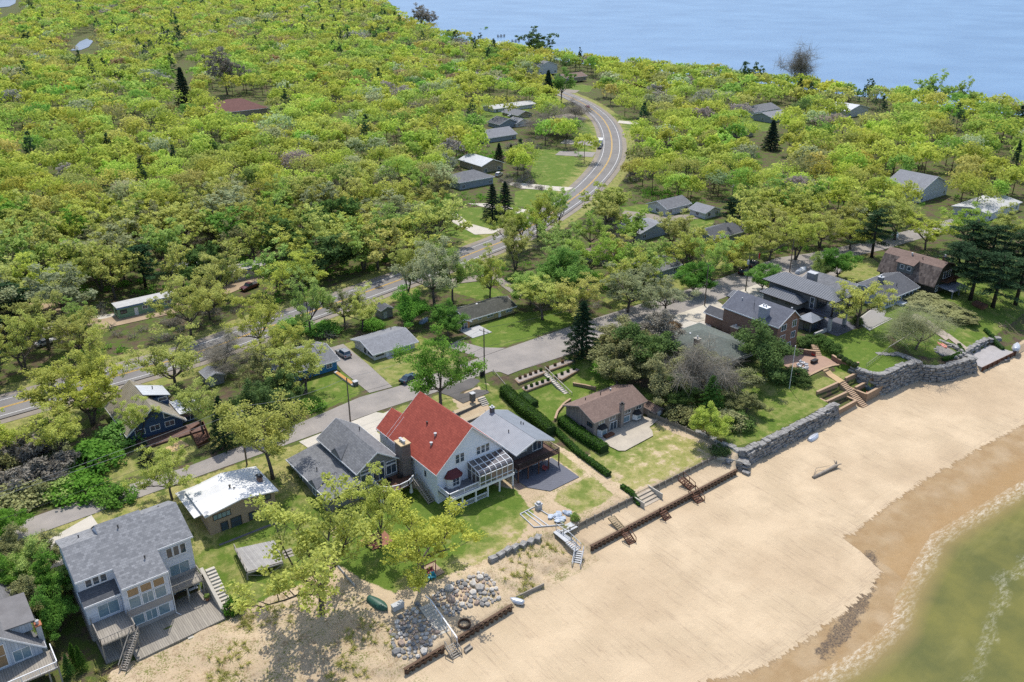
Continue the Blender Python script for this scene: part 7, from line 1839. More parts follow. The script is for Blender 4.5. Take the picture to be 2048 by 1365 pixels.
def make_variant(kind, seed, lod):
    """kind oak/tall/round/bare/pine/spruce/bush -> (trunk mesh, crown mesh, nominal height, nominal radius, raw arrays)"""
    rg = random.Random(seed); rs = np.random.RandomState(seed)
    size = {0:.265, 1:.48}[lod]; mul = {0:1.0, 1:.36}[lod]
    if kind == 'oak':
        m, cl = skeleton(rg, 12, 6.6, .26, 7, 6, 4, .33, .5, .28, 1 if seed % 3 else 2); ht, rad = 12, 6.6; rr = [rg.uniform(.55,1.05) for _ in cl]; per = int(48*mul)
        co = leafcloud(rs, cl, rr, per, size, .62)
    elif kind == 'tall':
        m, cl = skeleton(rg, 16, 5.0, .34, 7, 6, 4, .33, 1.2, .22); ht, rad = 16, 5; rr = [rg.uniform(.7,1.3) for _ in cl]; per = int(60*mul)
        co = leafcloud(rs, cl, rr, per, size, .8)
    elif kind == 'round':
        m, cl = skeleton(rg, 9, 4.0, .2, 7, 6, 5, .2, .9, .2); ht, rad = 9, 4.0; rr = [rg.uniform(.6,1.0) for _ in cl]; per = int(75*mul)
        co = leafcloud(rs, cl, rr, per, size*.85, .8)
    elif kind == 'bare':
        m, cl = skeleton(rg, 13, 5.4, .25, 7, 7, 6, .24, .8, .3); ht, rad = 13, 5.4; rr = [rg.uniform(.5,.9) for _ in cl]; per = int(7*max(mul,.8))
        co = leafcloud(rs, cl, rr, per, .5 if lod == 0 else .6, .8, 14.0)
    elif kind == 'pine':
        m = MB(); m.tube([(0,0,-.4),(.1,0,7),(0,.1,15)], [.34,.22,.05], 7); cl = []
        for k in range(26):
            z = 4.5+10.5*(k/26)**.9; L = (4.6-(z-4.5)*.30)*rg.uniform(.6,1.15); az = k*2.4+rg.uniform(-.4,.4)
            e = (math.cos(az)*L, math.sin(az)*L, z+L*.12); m.tube([(0,0,z),e],[.09,.03],4,False)
            for f in (.5,.75,1.0): cl.append((e[0]*f+rg.uniform(-.3,.3), e[1]*f+rg.uniform(-.3,.3), z+(e[2]-z)*f+.1))
        cl.append((0,0,15)); ht, rad = 15.5, 4.6; co = leafcloud(rs, cl, [rg.uniform(.8,1.25) for _ in cl], int(110*max(mul,.45)), size*.75, .38, 1.6, .6)
    elif kind == 'spruce':
        m = MB(); m.tube([(0,0,-.4),(0,0,14)], [.26,.04], 7); pts = []; rr = []
        for k in range(120):
            f = k/120; z = 1.0+12.8*f; L = (3.1*(1-f)**.85+.15)*rg.uniform(.8,1.1); az = k*2.399
            for t in (.35,.6,.82,1.0): pts.append((math.cos(az)*L*t, math.sin(az)*L*t, z-L*.30*t)); rr.append(.22+.28*(1-f)*(1.1-t*.4))
        ht, rad = 14.2, 3.1; co = leafcloud(rs, pts, rr, int(26*max(mul,.45)), size*.72, .6, 1.8, .2)
    elif kind == 'bush':
        m = MB(); cl = []
        for k in range(16):
            az = rg.uniform(0,6.28); L = rg.uniform(.2,1.0); z = (1-L*L*.55)*rg.uniform(.45,.95); e = (math.cos(az)*L*1.5, math.sin(az)*L*1.5, z*2.2); m.tube([(0,0,-.2),(e[0]*.5,e[1]*.5,e[2]*.6),e],[.07,.05,.02],4,False); cl.append(e)
        cl += [(math.cos(a_)*1.35, math.sin(a_)*1.35, .55) for a_ in np.linspace(0,6.28,9)[:-1]]
        ht, rad = 2.6, 2.0; co = leafcloud(rs, cl, [rg.uniform(.5,.8) for _ in cl], int(110*max(mul,.5)), size*.7, .85)
    elif kind == 'brush':
        m, cl = skeleton(rg, 3.0, 2.2, .08, 12, 6, 5, .018, .9, .35); ht, rad = 3, 2.2; co = leafcloud(rs, cl, [.4]*len(cl), 26, .26, .9, 2.2)
    elif kind == 'ball':
        m = MB(); m.tube([(0,0,-.2),(0,0,.5)],[.06,.05],5); d = rs.normal(size=(900,3)); d /= np.linalg.norm(d,axis=1)[:,None]; d[:,2] = d[:,2]*.85+.85
        ht, rad = 1.75, 1.0; co = leafcloud(rs, d, [.07]*900, 3, .14)
        g = MB(); g.rock(0,0,.85,.9,.9,.75,rg,2,0,.03)
        n_ = len(m.v); m.v += g.v; m.f += [tuple(i+n_ for i in f) for f in g.f]
    me1 = bpy.data.meshes.new('trunk'); me1.from_pydata(m.v, [], m.f); me1.materials.append(BARK); me1.polygons.foreach_set('use_smooth',[True]*len(me1.polygons)); me1.update()
    me2 = mesh_from('crown', co, LEAF['yellow green'])
    return me1, me2, ht, rad
def var(kind, i, lod):
    k = (kind, i, lod)
    if k not in VAR: VAR[k] = make_variant(kind, 11+i*7+hash_(kind), lod)
    return VAR[k]
def hash_(s): return sum(ord(c) for c in s) % 50
NV = {'oak':6,'tall':3,'round':3,'bare':3,'pine':3,'spruce':2,'bush':4,'ball':1,'brush':3}
BIG = {'pine':'pine_tree','spruce':'spruce_tree','bare':'bare_tree','oak':'oak_tree','tall':'tall_tree','round':'round_tree','bush':'bush','ball':'clipped_bush','brush':'bush'}
def plant(kind, x, y, ht, rad, colour, label, cat='tree', group=None, lod=0, v=None, bark=None, z=None, rg=rnd):
    v = rg.randrange(NV[kind]) if v is None else v
    t, c, h0, r0 = var(kind, v, lod)
    r = bpy.data.objects.new(BIG[kind], None); COL.objects.link(r)
    r.location = (x, y, H(x, y) if z is None else z); r.rotation_euler = (0,0,rg.uniform(0,6.28)); r.scale = (rad/r0, rad/r0, ht/h0)
    for nm, me, mt in (('trunk' if kind not in ('bush','ball','brush') else 'stems', t, bark or BARK), ('crown' if kind not in ('bush','ball','brush') else 'foliage', c, LEAF[colour])):
        o = bpy.data.objects.new(nm, me); COL.objects.link(o); o.parent = r
        o.material_slots[0].link = 'OBJECT'; o.material_slots[0].material = mt
    return tag(r, label, cat, group)
def plantpx(kind, px, py, wpx, ht, colour, label, base=True, zc=.6, **kw):
    """px,py: pixel of the trunk base (base=True) or of the crown centre; wpx crown width in pixels"""
    if base: a, b, z = G(px, py)
    else:
        z = 6.0
        for _ in range(20): a, b = P(px, py, z+ht*zc); z = z*.5+H(a, b)*.5
    d = Q(a, b, z+ht*.6)[2]
    return plant(kind, a, b, ht, wpx/2/FPX*d, colour, label, **kw)
T = [ # kind, px, py, crown width px, height, colour, label, base?
 ('oak',345,1000,125,10,'yellow green','yellow green oak on the street verge left of the white flat roofed house',1),
 ('tall',546,958,135,15,'yellow green','tall straight yellow green oak between the white roof and the grey house',1),
 ('oak',645,1226,300,17,'yellow green','huge spreading yellow green oak on the dune in front of the grey house',1),
 ('oak',846,1156,215,13,'yellow green','big yellow green oak on the lawn in front of the red roofed house',1),
 ('oak',762,1095,140,12,'yellow green','smaller yellow green oak between the two big oaks by the picnic table',1),
 ('tall',884,822,125,16,'bright green','leafy bright green poplar beside the street behind the red roof',1),
 ('round',826,650,80,9,'bright green','round bright green maple behind the small grey shed',1),
 ('round',897,672,62,8,'bright green','round bright green maple left of the yellow cottage',1),
 ('oak',352,778,165,12,'yellow green','yellow green oak standing beside the highway behind the navy blue house',1),
 ('oak',185,850,165,12,'yellow green','yellow green oak left of the navy blue house beside the highway',1),
 ('oak',120,850,170,12,'yellow green','yellow green oak at the far left between highway and street',1),
 ('oak',280,882,84,9,'yellow green','yellow green oak in front of the navy blue house gable',1),
 ('tall',408,868,80,11,'yellow green','slim yellow green oak right of the navy blue house',1),
 ('bare',452,742,90,8,'bare grey','crooked nearly bare tree beside the highway left of the bright blue house',1),
 ('spruce',450,893,62,11,'dark green','dark green spruce between the navy blue house and the utility pole',1),
 ('spruce',296,925,42,5,'blue green','small blue green spruce in front of the navy blue house deck',1),
 ('round',520,860,90,10,'deep green','deep green cedar behind the utility pole with transformer',1),
 ('round',566,830,80,8,'deep green','deep green tree behind the glazed pots',1),
 ('oak',540,790,120,10,'olive','olive leafed tree left of the bright blue house',1),
 ('oak',612,788,150,11,'yellow green','yellow green oak in front of the bright blue house',1),
 ('oak',560,740,120,11,'yellow green','yellow green oak behind the bright blue house',1),
 ('spruce',1164,712,80,14,'dark green','tall ragged dark spruce beside the parking bay and gravel beds',1),
 ('round',1235,775,110,9,'olive','large olive juniper left of the group behind the taupe house',1),
 ('round',1285,745,110,10,'deep green','broad deep green juniper behind the taupe house chimney',1),
 ('round',1262,715,110,9,'olive','olive juniper at the street behind the taupe house',1),
 ('round',1330,800,90,9,'olive','olive juniper between the taupe house and the green roofed house',1),
 ('round',1310,700,90,9,'bare grey','brownish thinly leafed shrub tree left of the green roof',1),
 ('round',1395,755,100,6,'olive','low olive thicket below the green roof',1),
 ('bare',1395,792,115,13,'bare grey','bare forked tree in front of the grey green hip roof',1),
 ('bare',1380,780,50,10,'bare grey','second bare tree left of the forked one at the green roof',1),
 ('round',1470,790,85,6,'olive','olive grey thicket tree below the round dark pine',1),
 ('round',1492,825,60,4.5,'olive','olive shrubby tree beside the flagpole lawn',1),
 ('round',1417,882,74,7,'vivid lime','round lime green maple on the slope right of the garden shed',1),
 ('spruce',1421,818,62,8,'bright green','bright green young spruce above the lime maple',1),
 ('round',1350,815,70,6,'deep green','dark pine bush above the garden shed',1),
 ('round',1527,745,115,11,'deep green','big round dark green pine against the brick house',1),
 ('round',1523,583,62,7,'bright green','round bright green maple behind the modern house drive',1),
 ('round',1675,558,70,8,'bright green','round bright green tree behind the white house with the long windows',1),
 ('round',1640,560,50,7,'lime green','thin lime tree left of the bright green one at the covered boat',1),
 ('oak',1713,656,130,12,'yellow green','spreading flat topped oak on the modern house lawn',1),
 ('bare',1831,700,120,9,'silver green','sparse silvery tree in the lawn above the limestone walls',1),
 ('tall',870,618,110,17,'silver green','tall pale forked cottonwood behind the white cottage',1),
 ('tall',905,608,80,14,'lime green','tall lime tree right of the forked cottonwood',1),
 ('oak',725,660,100,10,'yellow green','yellow green oak behind the small grey shed',1),
 ('oak',690,650,90,9,'olive','olive oak beside the highway behind the bright blue house',1),
 ('oak',1085,640,140,11,'yellow green','yellow green oak just right of the yellow cottage',1),
 ('round',1060,612,80,9,'lime green','lime green tree touching the yellow cottage roof',1),
 ('oak',1150,640,130,11,'golden green','golden green oak beside the street right of the yellow cottage lawn',1),
 ('round',1130,600,100,12,'bright green','bright green tall maple in the copse right of the yellow cottage',1),
 ('oak',1255,625,140,11,'silver green','silvery leafed tree at the street opposite the junipers',1),
 ('round',1385,590,75,8,'bright green','bright green maple beside the pole at the drive corner',1),
 ('oak',1330,628,110,9,'silver green','silvery shrub tree left of the drive corner maple',1),
 ('oak',1455,540,110,10,'yellow green','yellow green oak on the verge left of the red flag',1),
 ('oak',1470,535,90,9,'yellow green','second yellow green oak on the verge at the red flag',1),
 ('oak',1538,522,95,11,'yellow green','yellow green oak at the street bend left of the covered boat',1),
 ('pine',1743,515,90,15,'dark green','tall dark pine behind the white house with long windows',1),
 ('oak',1700,500,100,10,'yellow green','yellow green oak left of the tall dark pine',1),
 ('pine',1905,580,110,14,'dark green','front left dark pine of the grove right of the brown barn like house',1),
 ('pine',1940,600,120,14,'dark green','middle dark pine of the grove right of the brown barn like house',1),
 ('pine',1985,615,120,15,'dark green','right dark pine of the grove above the lawn',1),
 ('pine',2030,610,120,13,'dark green','dark pine at the right edge of the grove',1),
 ('pine',1930,540,120,15,'dark green','back left dark pine of the grove',1),
 ('pine',1975,550,120,15,'dark green','back middle dark pine of the grove',1),
 ('pine',2035,555,120,14,'dark green','back right dark pine of the grove',1),
 ('spruce',985,440,48,13,'blue green','left of two dark blue spruces on the highway lawn',1),
 ('spruce',1010,428,44,12,'blue green','right of two dark blue spruces on the highway lawn',1),
 ('spruce',1541,300,40,14,'blue green','lone tall dark spruce right of the brown outbuilding',1),
 ('spruce',370,212,40,22,'blue green','tall dark spruce deep in the forest left of the maroon roof',1),
 ('spruce',1096,208,34,20,'blue green','tall dark spruce at the head of the highway bend',1),
 ('tall',1122,205,46,18,'bright green','bright green tree beside the spruce at the highway bend',1),
 ('spruce',998,322,24,8,'blue green','small dark spruce behind the white metal roofed barn',1),
 ('spruce',1022,325,20,8,'blue green','second small dark spruce behind the white metal roofed barn',1),
 ('tall',455,190,60,26,'bare grey','large bare crowned tree in the forest left of the maroon roof',1),
 ('bare',1110,270,90,12,'bare grey','pale bare tree left of the highway bend',1),
 ('bare',1150,238,50,10,'bare grey','small pale bare tree beside the highway bend',1),
 ('bare',955,430,10,2,'bare grey','',0),
 ('tall',842,62,34,26,'bare grey','bare tall tree at the far shore, left of its neighbour',1),
 ('tall',860,58,26,22,'bare grey','bare slender tree at the far shore, right of its neighbour',1),
 ('oak',968,92,46,20,'bright green','round green tree on the far shore left of the piers',1),
 ('oak',1080,118,80,22,'deep green','dark round tree on the far shore right of the piers',1),
 ('bare',1598,182,62,25,'bare grey','pale bare tree standing against the lake on the far shore',1),
 ('oak',1862,215,72,18,'lime green','round green tree against the lake at the right far shore',1),
 ('oak',1920,222,56,16,'lime green','smaller round green tree right of its neighbour at the far shore',1),
 ('oak',1500,178,50,16,'deep green','dark green tree at the far shore left of the pale bare one',1),
 ('round',100,1195,80,6.5,'bright green','green leafy tree left of the white beach house',1),
 ('round',62,1150,85,5.5,'lime green','broad green tree at the left edge beside the white beach house',1),
 ('round',122,1262,78,7,'bright green','feathery light green tree between the two left houses',1),
 ('round',30,1120,70,5,'olive','olive green tree at the left edge above the street corner',1),
 ('spruce',151,1330,26,4,'hedge green','left narrow arborvitae beside the white beach house',1),
 ('spruce',165,1340,26,4.5,'hedge green','right narrow arborvitae beside the white beach house',1),
 ('spruce',140,1352,28,4,'hedge green','front narrow arborvitae beside the white beach house',1),
 ('tall',262,905,10,2,'olive','',0),
]
TREES = []
for k, px, py, w, ht, col, lab, bs in T:
    if not lab: continue
    o = plantpx(k, px, py, w, ht, col, lab, True, bark=BARKD if k in ('pine','spruce') else None, lod=0 if py > 420 else 1); TREES.append(o)
# bushes
ns = 0
for i in range(38):
    xx = -60+i*7.0
    j = min(range(len(HWY)-1), key=lambda q: abs(HWY[q][0]-xx)); hx_, hy_ = HWY[j]
    a, b = xx+rnd.uniform(-1.5,1.5), hy_-10.5+rnd.uniform(-1,1.5)
    u, v, _ = Q(a, b, 14); 
    if u < -80 or u > 1120 or 255 < u < 430 or 640 < u < 790 or 900 < u < 1010: continue
    if min(math.hypot(a-o.location.x, b-o.location.y) for o in TREES) < 6 or min(math.hypot(a-q.location.x, b-q.location.y) for q in bpy.data.objects if q.get('category') in ('house','mobile home','shed')) < 7.5: continue
    w_ = ['first','second','third','fourth','fifth','sixth','seventh','eighth','ninth','tenth','eleventh','twelfth','thirteenth','fourteenth','fifteenth','sixteenth','seventeenth','eighteenth'][min(ns,17)]; ns += 1
    TREES.append(plant('oak', a, b, 13+rnd.uniform(-1,2), 6.2+rnd.uniform(-.6,1.0), ['yellow green','yellow green','lime green'][i % 3], f"{w_} oak from the left lining the lake side of the highway", lod=0))
T3 = [(1300,520,120),(1370,500,110),(1250,480,120),(1180,520,110),(1210,580,110),(1290,590,110),(1340,460,100),(1420,520,100),(1590,480,110),(1640,455,110),(1540,450,110),(1480,460,110),(1790,440,110),(1850,460,110),(1700,440,100),(1930,450,110),(2010,460,110),
 (560,650,130),(480,680,130),(400,650,130),(300,690,130),(180,760,140),(90,770,140),(20,800,140),(640,620,120),(50,700,130),(160,680,130),(700,560,110),(800,545,110),(590,560,120),(420,600,120),(1120,530,110),(1060,560,120),(980,560,90),(1030,500,90),(1180,460,90)]
GB = [l for l in ('the maple row','the street','the highway')]
for i, (px, py, w) in enumerate(T3):
    a, b, z = G(px, py+40)
    if min(math.hypot(a-o.location.x, b-o.location.y) for o in TREES) < 7: continue
    dh = min(math.hypot(a-q[0], b-q[1]) for q in HWY)
    if dh < 8 or min(math.hypot(a-q.location.x, b-q.location.y) for q in bpy.data.objects if q.get('category') in ('house','mobile home','shed')) < 8: continue
    side = 'between highway and street' if b < 185 and a < 330 else 'in the wood beyond the highway'
    TREES.append(plant('oak', a, b, 10.5+(i*37 % 30)/10, w/2/FPX*Q(a,b,12)[2]*.95, ['yellow green','yellow green','golden green','lime green'][i % 4], f"broad {['yellow green','yellow green','golden green','lime green'][i % 4]} oak {side}, number {i+1} counted from the right street bend".replace('number '+str(i+1)+' counted from the right street bend', ['near the red flag','behind the maple','beside the grey roof','by the brown cottage','at the copse','left of the pole','near the white house','by the verge','near the covered boat','behind the covered boat','above the red flag','behind the red flag','behind the barn house','right of the tall pine','left of the tall pine','behind the pine grove','at the right edge','behind the bright blue house','left of the bare crooked tree','beyond the navy house roof','by the mint home','left of the navy house','far left by the road','at the left picture edge','by the grey shed','at the white car','at the sandy track','by the cream home','behind the cottonwood','by the maroon pickup','right of the mint home','right of the yellow cottage','behind the yellow cottage','over the yellow cottage','at the bend foot','at the bend right'][i]), lod=0))
T2 = [(10,1180,100,7),(60,1230,95,7),(130,1190,70,6),(20,1080,90,7),(105,1130,80,6),(88,1290,70,5)]
for i, (px, py, w, ht) in enumerate(T2): plantpx('round', px, py, w*.85, ht*.8, ['bright green','olive','lime green'][i % 3], ['lower left','second','third','upper left','fifth','front'][i]+' leafy tree in the dense clump between the two left beach houses')
BU = [
 (60,930,90,5,'bare grey','brownish grey thicket highest at the left edge'),(110,960,90,4.5,'bare grey','brownish grey thicket middle of the left clump'),(45,985,80,4.5,'bare grey','brownish grey thicket lowest at the left edge'),(15,950,80,5,'olive','olive thicket in the corner of the left clump'),(100,915,80,5,'silver green','silvery thicket at the back of the left clump'),(75,1000,70,4,'olive','olive thicket in front of the left clump'),(30,1010,140,5,'olive','olive thicket at the left edge above the street corner'),
 (190,930,130,5,'bright green','bright green thicket left of the navy blue house yard'),(160,985,130,3.5,'bright green','bright green bushes along the far street verge at the left'),
 (235,1000,90,3,'bright green','low green bushes on the street verge right of the left thickets'),(120,985,110,3.5,'lime green','lime bushes on the far street verge at the left'),
 (470,1222,52,2.6,'hedge green','round green shrub on the sand right of the timber deck'),(240,880,110,4,'bright green','green brush left of the navy blue house'),
 (590,660,90,3.5,'bright green','green brush between highway and bright blue house'),(650,665,80,3,'bright green','green brush behind the bright blue house drive'),(745,655,60,2.5,'bright green','green brush left of the small grey shed'),
 (500,850,80,4,'deep green','deep green brush behind the utility pole'),(620,815,70,2,'bright green','green ground brush beside the glazed pots'),
 (1215,745,70,4,'bright green','bright green shrub at the foot of the tall spruce'),(1365,835,80,3.5,'olive','olive brush above the garden shed stairs'),(1455,850,90,3.5,'olive','olive brush left of the flagpole lawn'),
 (1475,850,80,3,'deep green','dark brush at the edge of the flagpole lawn'),(1440,905,50,2,'deep green','low dark brush on the boulder slope by the lime maple'),
 (1592,755,60,2.6,'deep green','dark rhododendron left of the rose patio'),(1560,760,70,3,'deep green','dark shrub mass below the round pine'),(1606,770,40,2,'deep green','dark shrub at the corner of the rose patio lawn'),
 (1604,690,42,2.4,'deep green','clipped dark shrub left of the small garden steps'),(1616,684,36,2,'deep green','clipped dark shrub behind the garden steps'),(1645,690,42,2.4,'deep green','clipped dark shrub right of the small garden steps'),(1662,700,46,2.6,'deep green','largest clipped dark shrub at the lawn corner'),(1640,680,30,1.8,'deep green','small shrub at the terrace wall of the modern house'),
 (1803,590,36,2.2,'deep green','dark round bush at the corner of the white house with long windows'),(1712,648,30,2.6,'deep green','dark shrub beside the stone column of the modern house'),
 (1850,610,90,1.6,'bare grey','brown leafless hedge row left part beside the barn house lawn'),(1890,625,80,1.4,'bare grey','brown leafless hedge row middle part beside the barn house lawn'),(1925,640,60,1.3,'bare grey','brown leafless hedge row right part beside the barn house lawn'),
 (1215,690,60,3,'olive','olive shrub at the street beside the tall spruce'),(1240,690,60,3.5,'bright green','bright shrub at the street behind the junipers'),(1340,655,50,2,'copper','coppery shrub beside the green roof'),
 (1150,1040,24,1.6,'lime green','yellow grassy shrub beside the grey landing stairs'),(250,970,10,1,'olive',''),
 (995,425,10,1,'olive',''),(905,745,60,1.5,'olive','low shrub at the drive mouth beside the poplar'),
]
for px, py, w, ht, col, lab in BU:
    if lab: plantpx('brush' if col == 'bare grey' else 'bush', px, py, w, ht, 'olive' if 'hedge row' in lab else col, lab, cat='bush', lod=0)
gi = 0
for q, n_, zt, lab in ((((1040,757),(1082,742)),5,5.7,'upper left'),(((1052,777),(1096,761)),5,4.9,'lower left'),(((1095,737),(1140,720)),4,5.7,'upper right'),(((1112,754),(1148,739)),4,4.9,'lower right')):
    for i in range(n_):
        f = i/(n_-1); px, py = q[0][0]+(q[1][0]-q[0][0])*f, q[0][1]+(q[1][1]-q[0][1])*f; a, b = P(px, py, zt)
        plant('ball', a, b, .7, .38, 'copper' if 'upper' in lab and i != n_-1 else 'hedge green', f"{['first','second','third','fourth','fifth'][i]} {'dark red' if 'upper' in lab and i != n_-1 else 'green'} small shrub from the left in the {lab} gravel bed", 'shrub', 'small shrubs in the gravel beds', z=zt-.05)
for i, (px, py) in enumerate(((1680,718),(1689,724),(1698,729),(1708,734))):
    a, b = P(px, py, 6); plant('ball', a, b, 1.3, .75, 'deep green', ['leftmost','second from left','third from left','rightmost'][i]+' clipped ball bush in the planter on the lawn edge', 'shrub', 'clipped balls in the planter', z=5.9)
def hedge(px, w, h, label, z=3.4, colour='hedge green', pts=None):
    pts = pts or [P(*p, z) for p in px]; base = H(*pts[0])
    r = thing('hedge', label, 'hedge', (pts[0][0], pts[0][1], base)); m = MB(); C = []; rs = np.random.RandomState(len(label))
    for a, b in zip(pts[:-1], pts[1:]):
        za = min(H(*a), H(*b)); zz = max(H(*a), H(*b)); L = math.hypot(b[0]-a[0], b[1]-a[1]); ux, uy = (b[0]-a[0])/L, (b[1]-a[1])/L
        n = len(m.v)
        for s, e in ((0,a),(1,b)):
            zg = H(*e)
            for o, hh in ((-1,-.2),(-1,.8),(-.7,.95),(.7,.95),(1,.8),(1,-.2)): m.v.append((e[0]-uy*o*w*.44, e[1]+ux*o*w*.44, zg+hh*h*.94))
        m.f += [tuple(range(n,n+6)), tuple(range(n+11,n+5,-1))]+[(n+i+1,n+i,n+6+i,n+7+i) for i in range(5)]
        k = int(L*(w+2*h)*26); s = rs.random(k)*L; t = rs.random(k)*(w+2*h)
        for si, ti in zip(s, t):
            zg = H(a[0]+ux*si, a[1]+uy*si)
            if ti < h: o, z_ = -w/2, ti
            elif ti < h+w: o, z_ = ti-h-w/2, h
            else: o, z_ = w/2, ti-h-w
            if abs(o) > w*.4 and z_ > h*.85: o *= .85; z_ *= .93
            C.append((a[0]+ux*si-uy*o, a[1]+uy*si+ux*o, zg+z_))
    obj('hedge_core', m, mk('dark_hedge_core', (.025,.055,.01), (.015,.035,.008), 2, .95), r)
    co = leafcloud(rs, np.array(C), [.13]*len(C), 3, .17) - np.array(r.location)
    o = bpy.data.objects.new('foliage', mesh_from('foliage', co, LEAF[colour])); COL.objects.link(o); o.parent = r
hedge([(1123,846),(1150,866),(1185,888),(1209,903)], 2.3, 1.7, 'thick clipped hedge closest to the taupe house wall')
hedge([(1110,862),(1125,876),(1160,908),(1218,950)], 1.1, 1.0, 'long low clipped hedge beside the sandy path')
hedge([(1008,797),(1040,818),(1075,842),(1102,866)], 2.6, 2.0, 'thick clipped hedge behind the ribbed metal roof', 3.8)
hedge([(1044,797),(1070,812)], 2.0, 1.4, 'short clipped hedge block above the long hedges', 4)
hedge([(1243,975),(1262,988),(1283,1003)], .9, .7, 'short low hedge end above the wide concrete steps', 2.9)
hedge([(1885,722),(1905,716),(1925,706),(1928,697),(1918,687)], .8, .7, 'curled low hedge edging the kayak terrace', 4.5)
hedge([(1970,660),(2010,685)], .9, .8, 'clipped hedge line at the lower edge of the barn house lawn', 4.2)

# ---------------------------------------------------------------- the wood: individual trees first, then the far mass
VIS = [[(600,700),(690,650),(835,640),(885,700),(930,790),(700,810),(590,850)], [(905,600),(1030,585),(1105,640),(1145,665),(930,800)],
 [(925,505),(975,468),(1060,430),(1120,385),(1165,350),(1190,310),(1195,280),(1180,240),(1135,205),(1130,180),(1175,178),(1225,205),(1262,255),(1262,300),(1235,340),(1160,400),(1110,440),(1010,500)],
 [(900,430),(960,405),(1040,380),(1120,340),(1170,345),(1060,450),(980,480),(940,470)], [(905,335),(965,325),(1005,305),(1010,380),(920,390)], [(975,250),(1070,235),(1060,270),(980,285)],
 [(262,790),(300,760),(340,790),(385,830),(385,890),(285,900)], [(225,605),(340,600),(340,635),(235,640)], [(300,745),(420,700),(430,715),(300,765)], [(690,598),(760,570),(770,580),(700,612)],
 [(440,196),(520,196),(520,212),(440,212)], [(1630,480),(1780,470),(1920,500),(1920,580),(1700,600)], [(1830,350),(1905,350),(1900,385),(1835,385)], [(1505,215),(1560,215),(1545,260),(1500,270)], [(1700,212),(1728,212),(1728,230),(1700,230)],
 [(1410,540),(1500,510),(1620,510),(1640,550),(1410,610)], [(1335,400),(1375,400),(1375,425),(1335,425)], [(1412,415),(1435,415),(1435,440),(1412,440)], [(480,535),(525,535),(525,560),(480,560)], [(140,70),(190,70),(190,100),(140,100)], [(-5,-5),(40,-5),(36,12),(-5,22)],
 [(1100,130),(1190,150),(1190,185),(1130,185)], [(570,680),(600,660),(680,650),(690,740),(575,760)],[(1325,535),(1345,535),(1345,550),(1325,550)],
 [(860,555),(960,540),(1010,560),(1040,610),(960,590),(900,590)],[(1520,225),(1560,225),(1565,310),(1520,310)],[(358,120),(382,120),(385,200),(352,200)],[(5,660),(50,660),(50,700),(5,700)],[(960,350),(1040,350),(1040,440),(955,440)]]
VISA = [(np.array([p[0] for p in v]), np.array([p[1] for p in v])) for v in VIS]
cand = []
rg = random.Random(2024)
def spacing(d): return 8.6 if d < 420 else 10.5 if d < 800 else 14.0
occ = [(o.location.x, o.location.y) for o in TREES]
HB = [(o.location.x, o.location.y) for o in bpy.data.objects if o.get('category') in ('house','mobile home','shed') and o.location.y > 140]
bands = [(0, 420, 10.6), (420, 800, 13.4), (800, 3200, 17.5)]
XS, YS, SS = [], [], []
for d0, d1, sp in bands:
    gx, gy = np.arange(-420, 1350, sp), np.arange(140, 2500, sp)
    A, B = np.meshgrid(gx, gy); rs = np.random.RandomState(int(d0)+5)
    A = A + rs.uniform(-.42, .42, A.shape)*sp; B = B + rs.uniform(-.42, .42, B.shape)*sp
    A, B = A.ravel(), B.ravel(); D = np.hypot(A, B); k = (D >= d0) & (D < d1); XS.append(A[k]); YS.append(B[k]); SS.append(np.full(k.sum(), sp))
XS, YS, SS = map(np.concatenate, (XS, YS, SS))
# inside the view (with a margin), on land, off the roads
Xc = _rt[0]*XS+_rt[1]*YS; Yc = _fw[0]*XS+_fw[1]*YS; dz = Yc*_c+(CAMZ-14)*_s
U = 1024+FPX*Xc/dz; Vv = 682.5+FPX*((CAMZ-14)*_c-Yc*_s)/dz
keep = (U > -260) & (U < 2310) & (Vv > -130) & (Vv < 1300)
shore = shx(YS)
keep &= XS < shore-16
hw = np.array(HWY)
dm = np.full(XS.shape, 1e9)
for i in range(0, len(HWY)-1): 
    ax0, ay0 = HWY[i]; bx0, by0 = HWY[i+1]; ex, ey = bx0-ax0, by0-ay0; t = np.clip(((XS-ax0)*ex+(YS-ay0)*ey)/(ex*ex+ey*ey+1e-9), 0, 1); dm = np.minimum(dm, np.hypot(XS-ax0-t*ex, YS-ay0-t*ey))
keep &= dm > 8.5
keep &= ~((YS < 152) & (XS < 238)) & ~((XS > 300) & (YS < 90)) & ~((YS < 105) & (XS < 262))
for poly in GRASS: 
    if len(poly) < 40 and poly[0] not in ((150,148.5), (12,146)): keep &= sdf(poly, XS, YS) < -.8
pond = np.zeros(XS.shape, bool)
for g in ([(120,105),(130,85),(165,62),(200,70),(200,92),(165,104)],):
    w = [P(x, y, 8) for x, y in g]; pond |= sdf(w, XS, YS) > 0
keep &= ~pond
for hx, hy in HB: keep &= np.hypot(XS-hx, YS-hy) > 8.0
for ox, oy in occ: keep &= np.hypot(XS-ox, YS-oy) > 7
sx = sdf(STREET, XS, YS); keep &= sx < -3
XS, YS, SS = XS[keep], YS[keep], SS[keep]
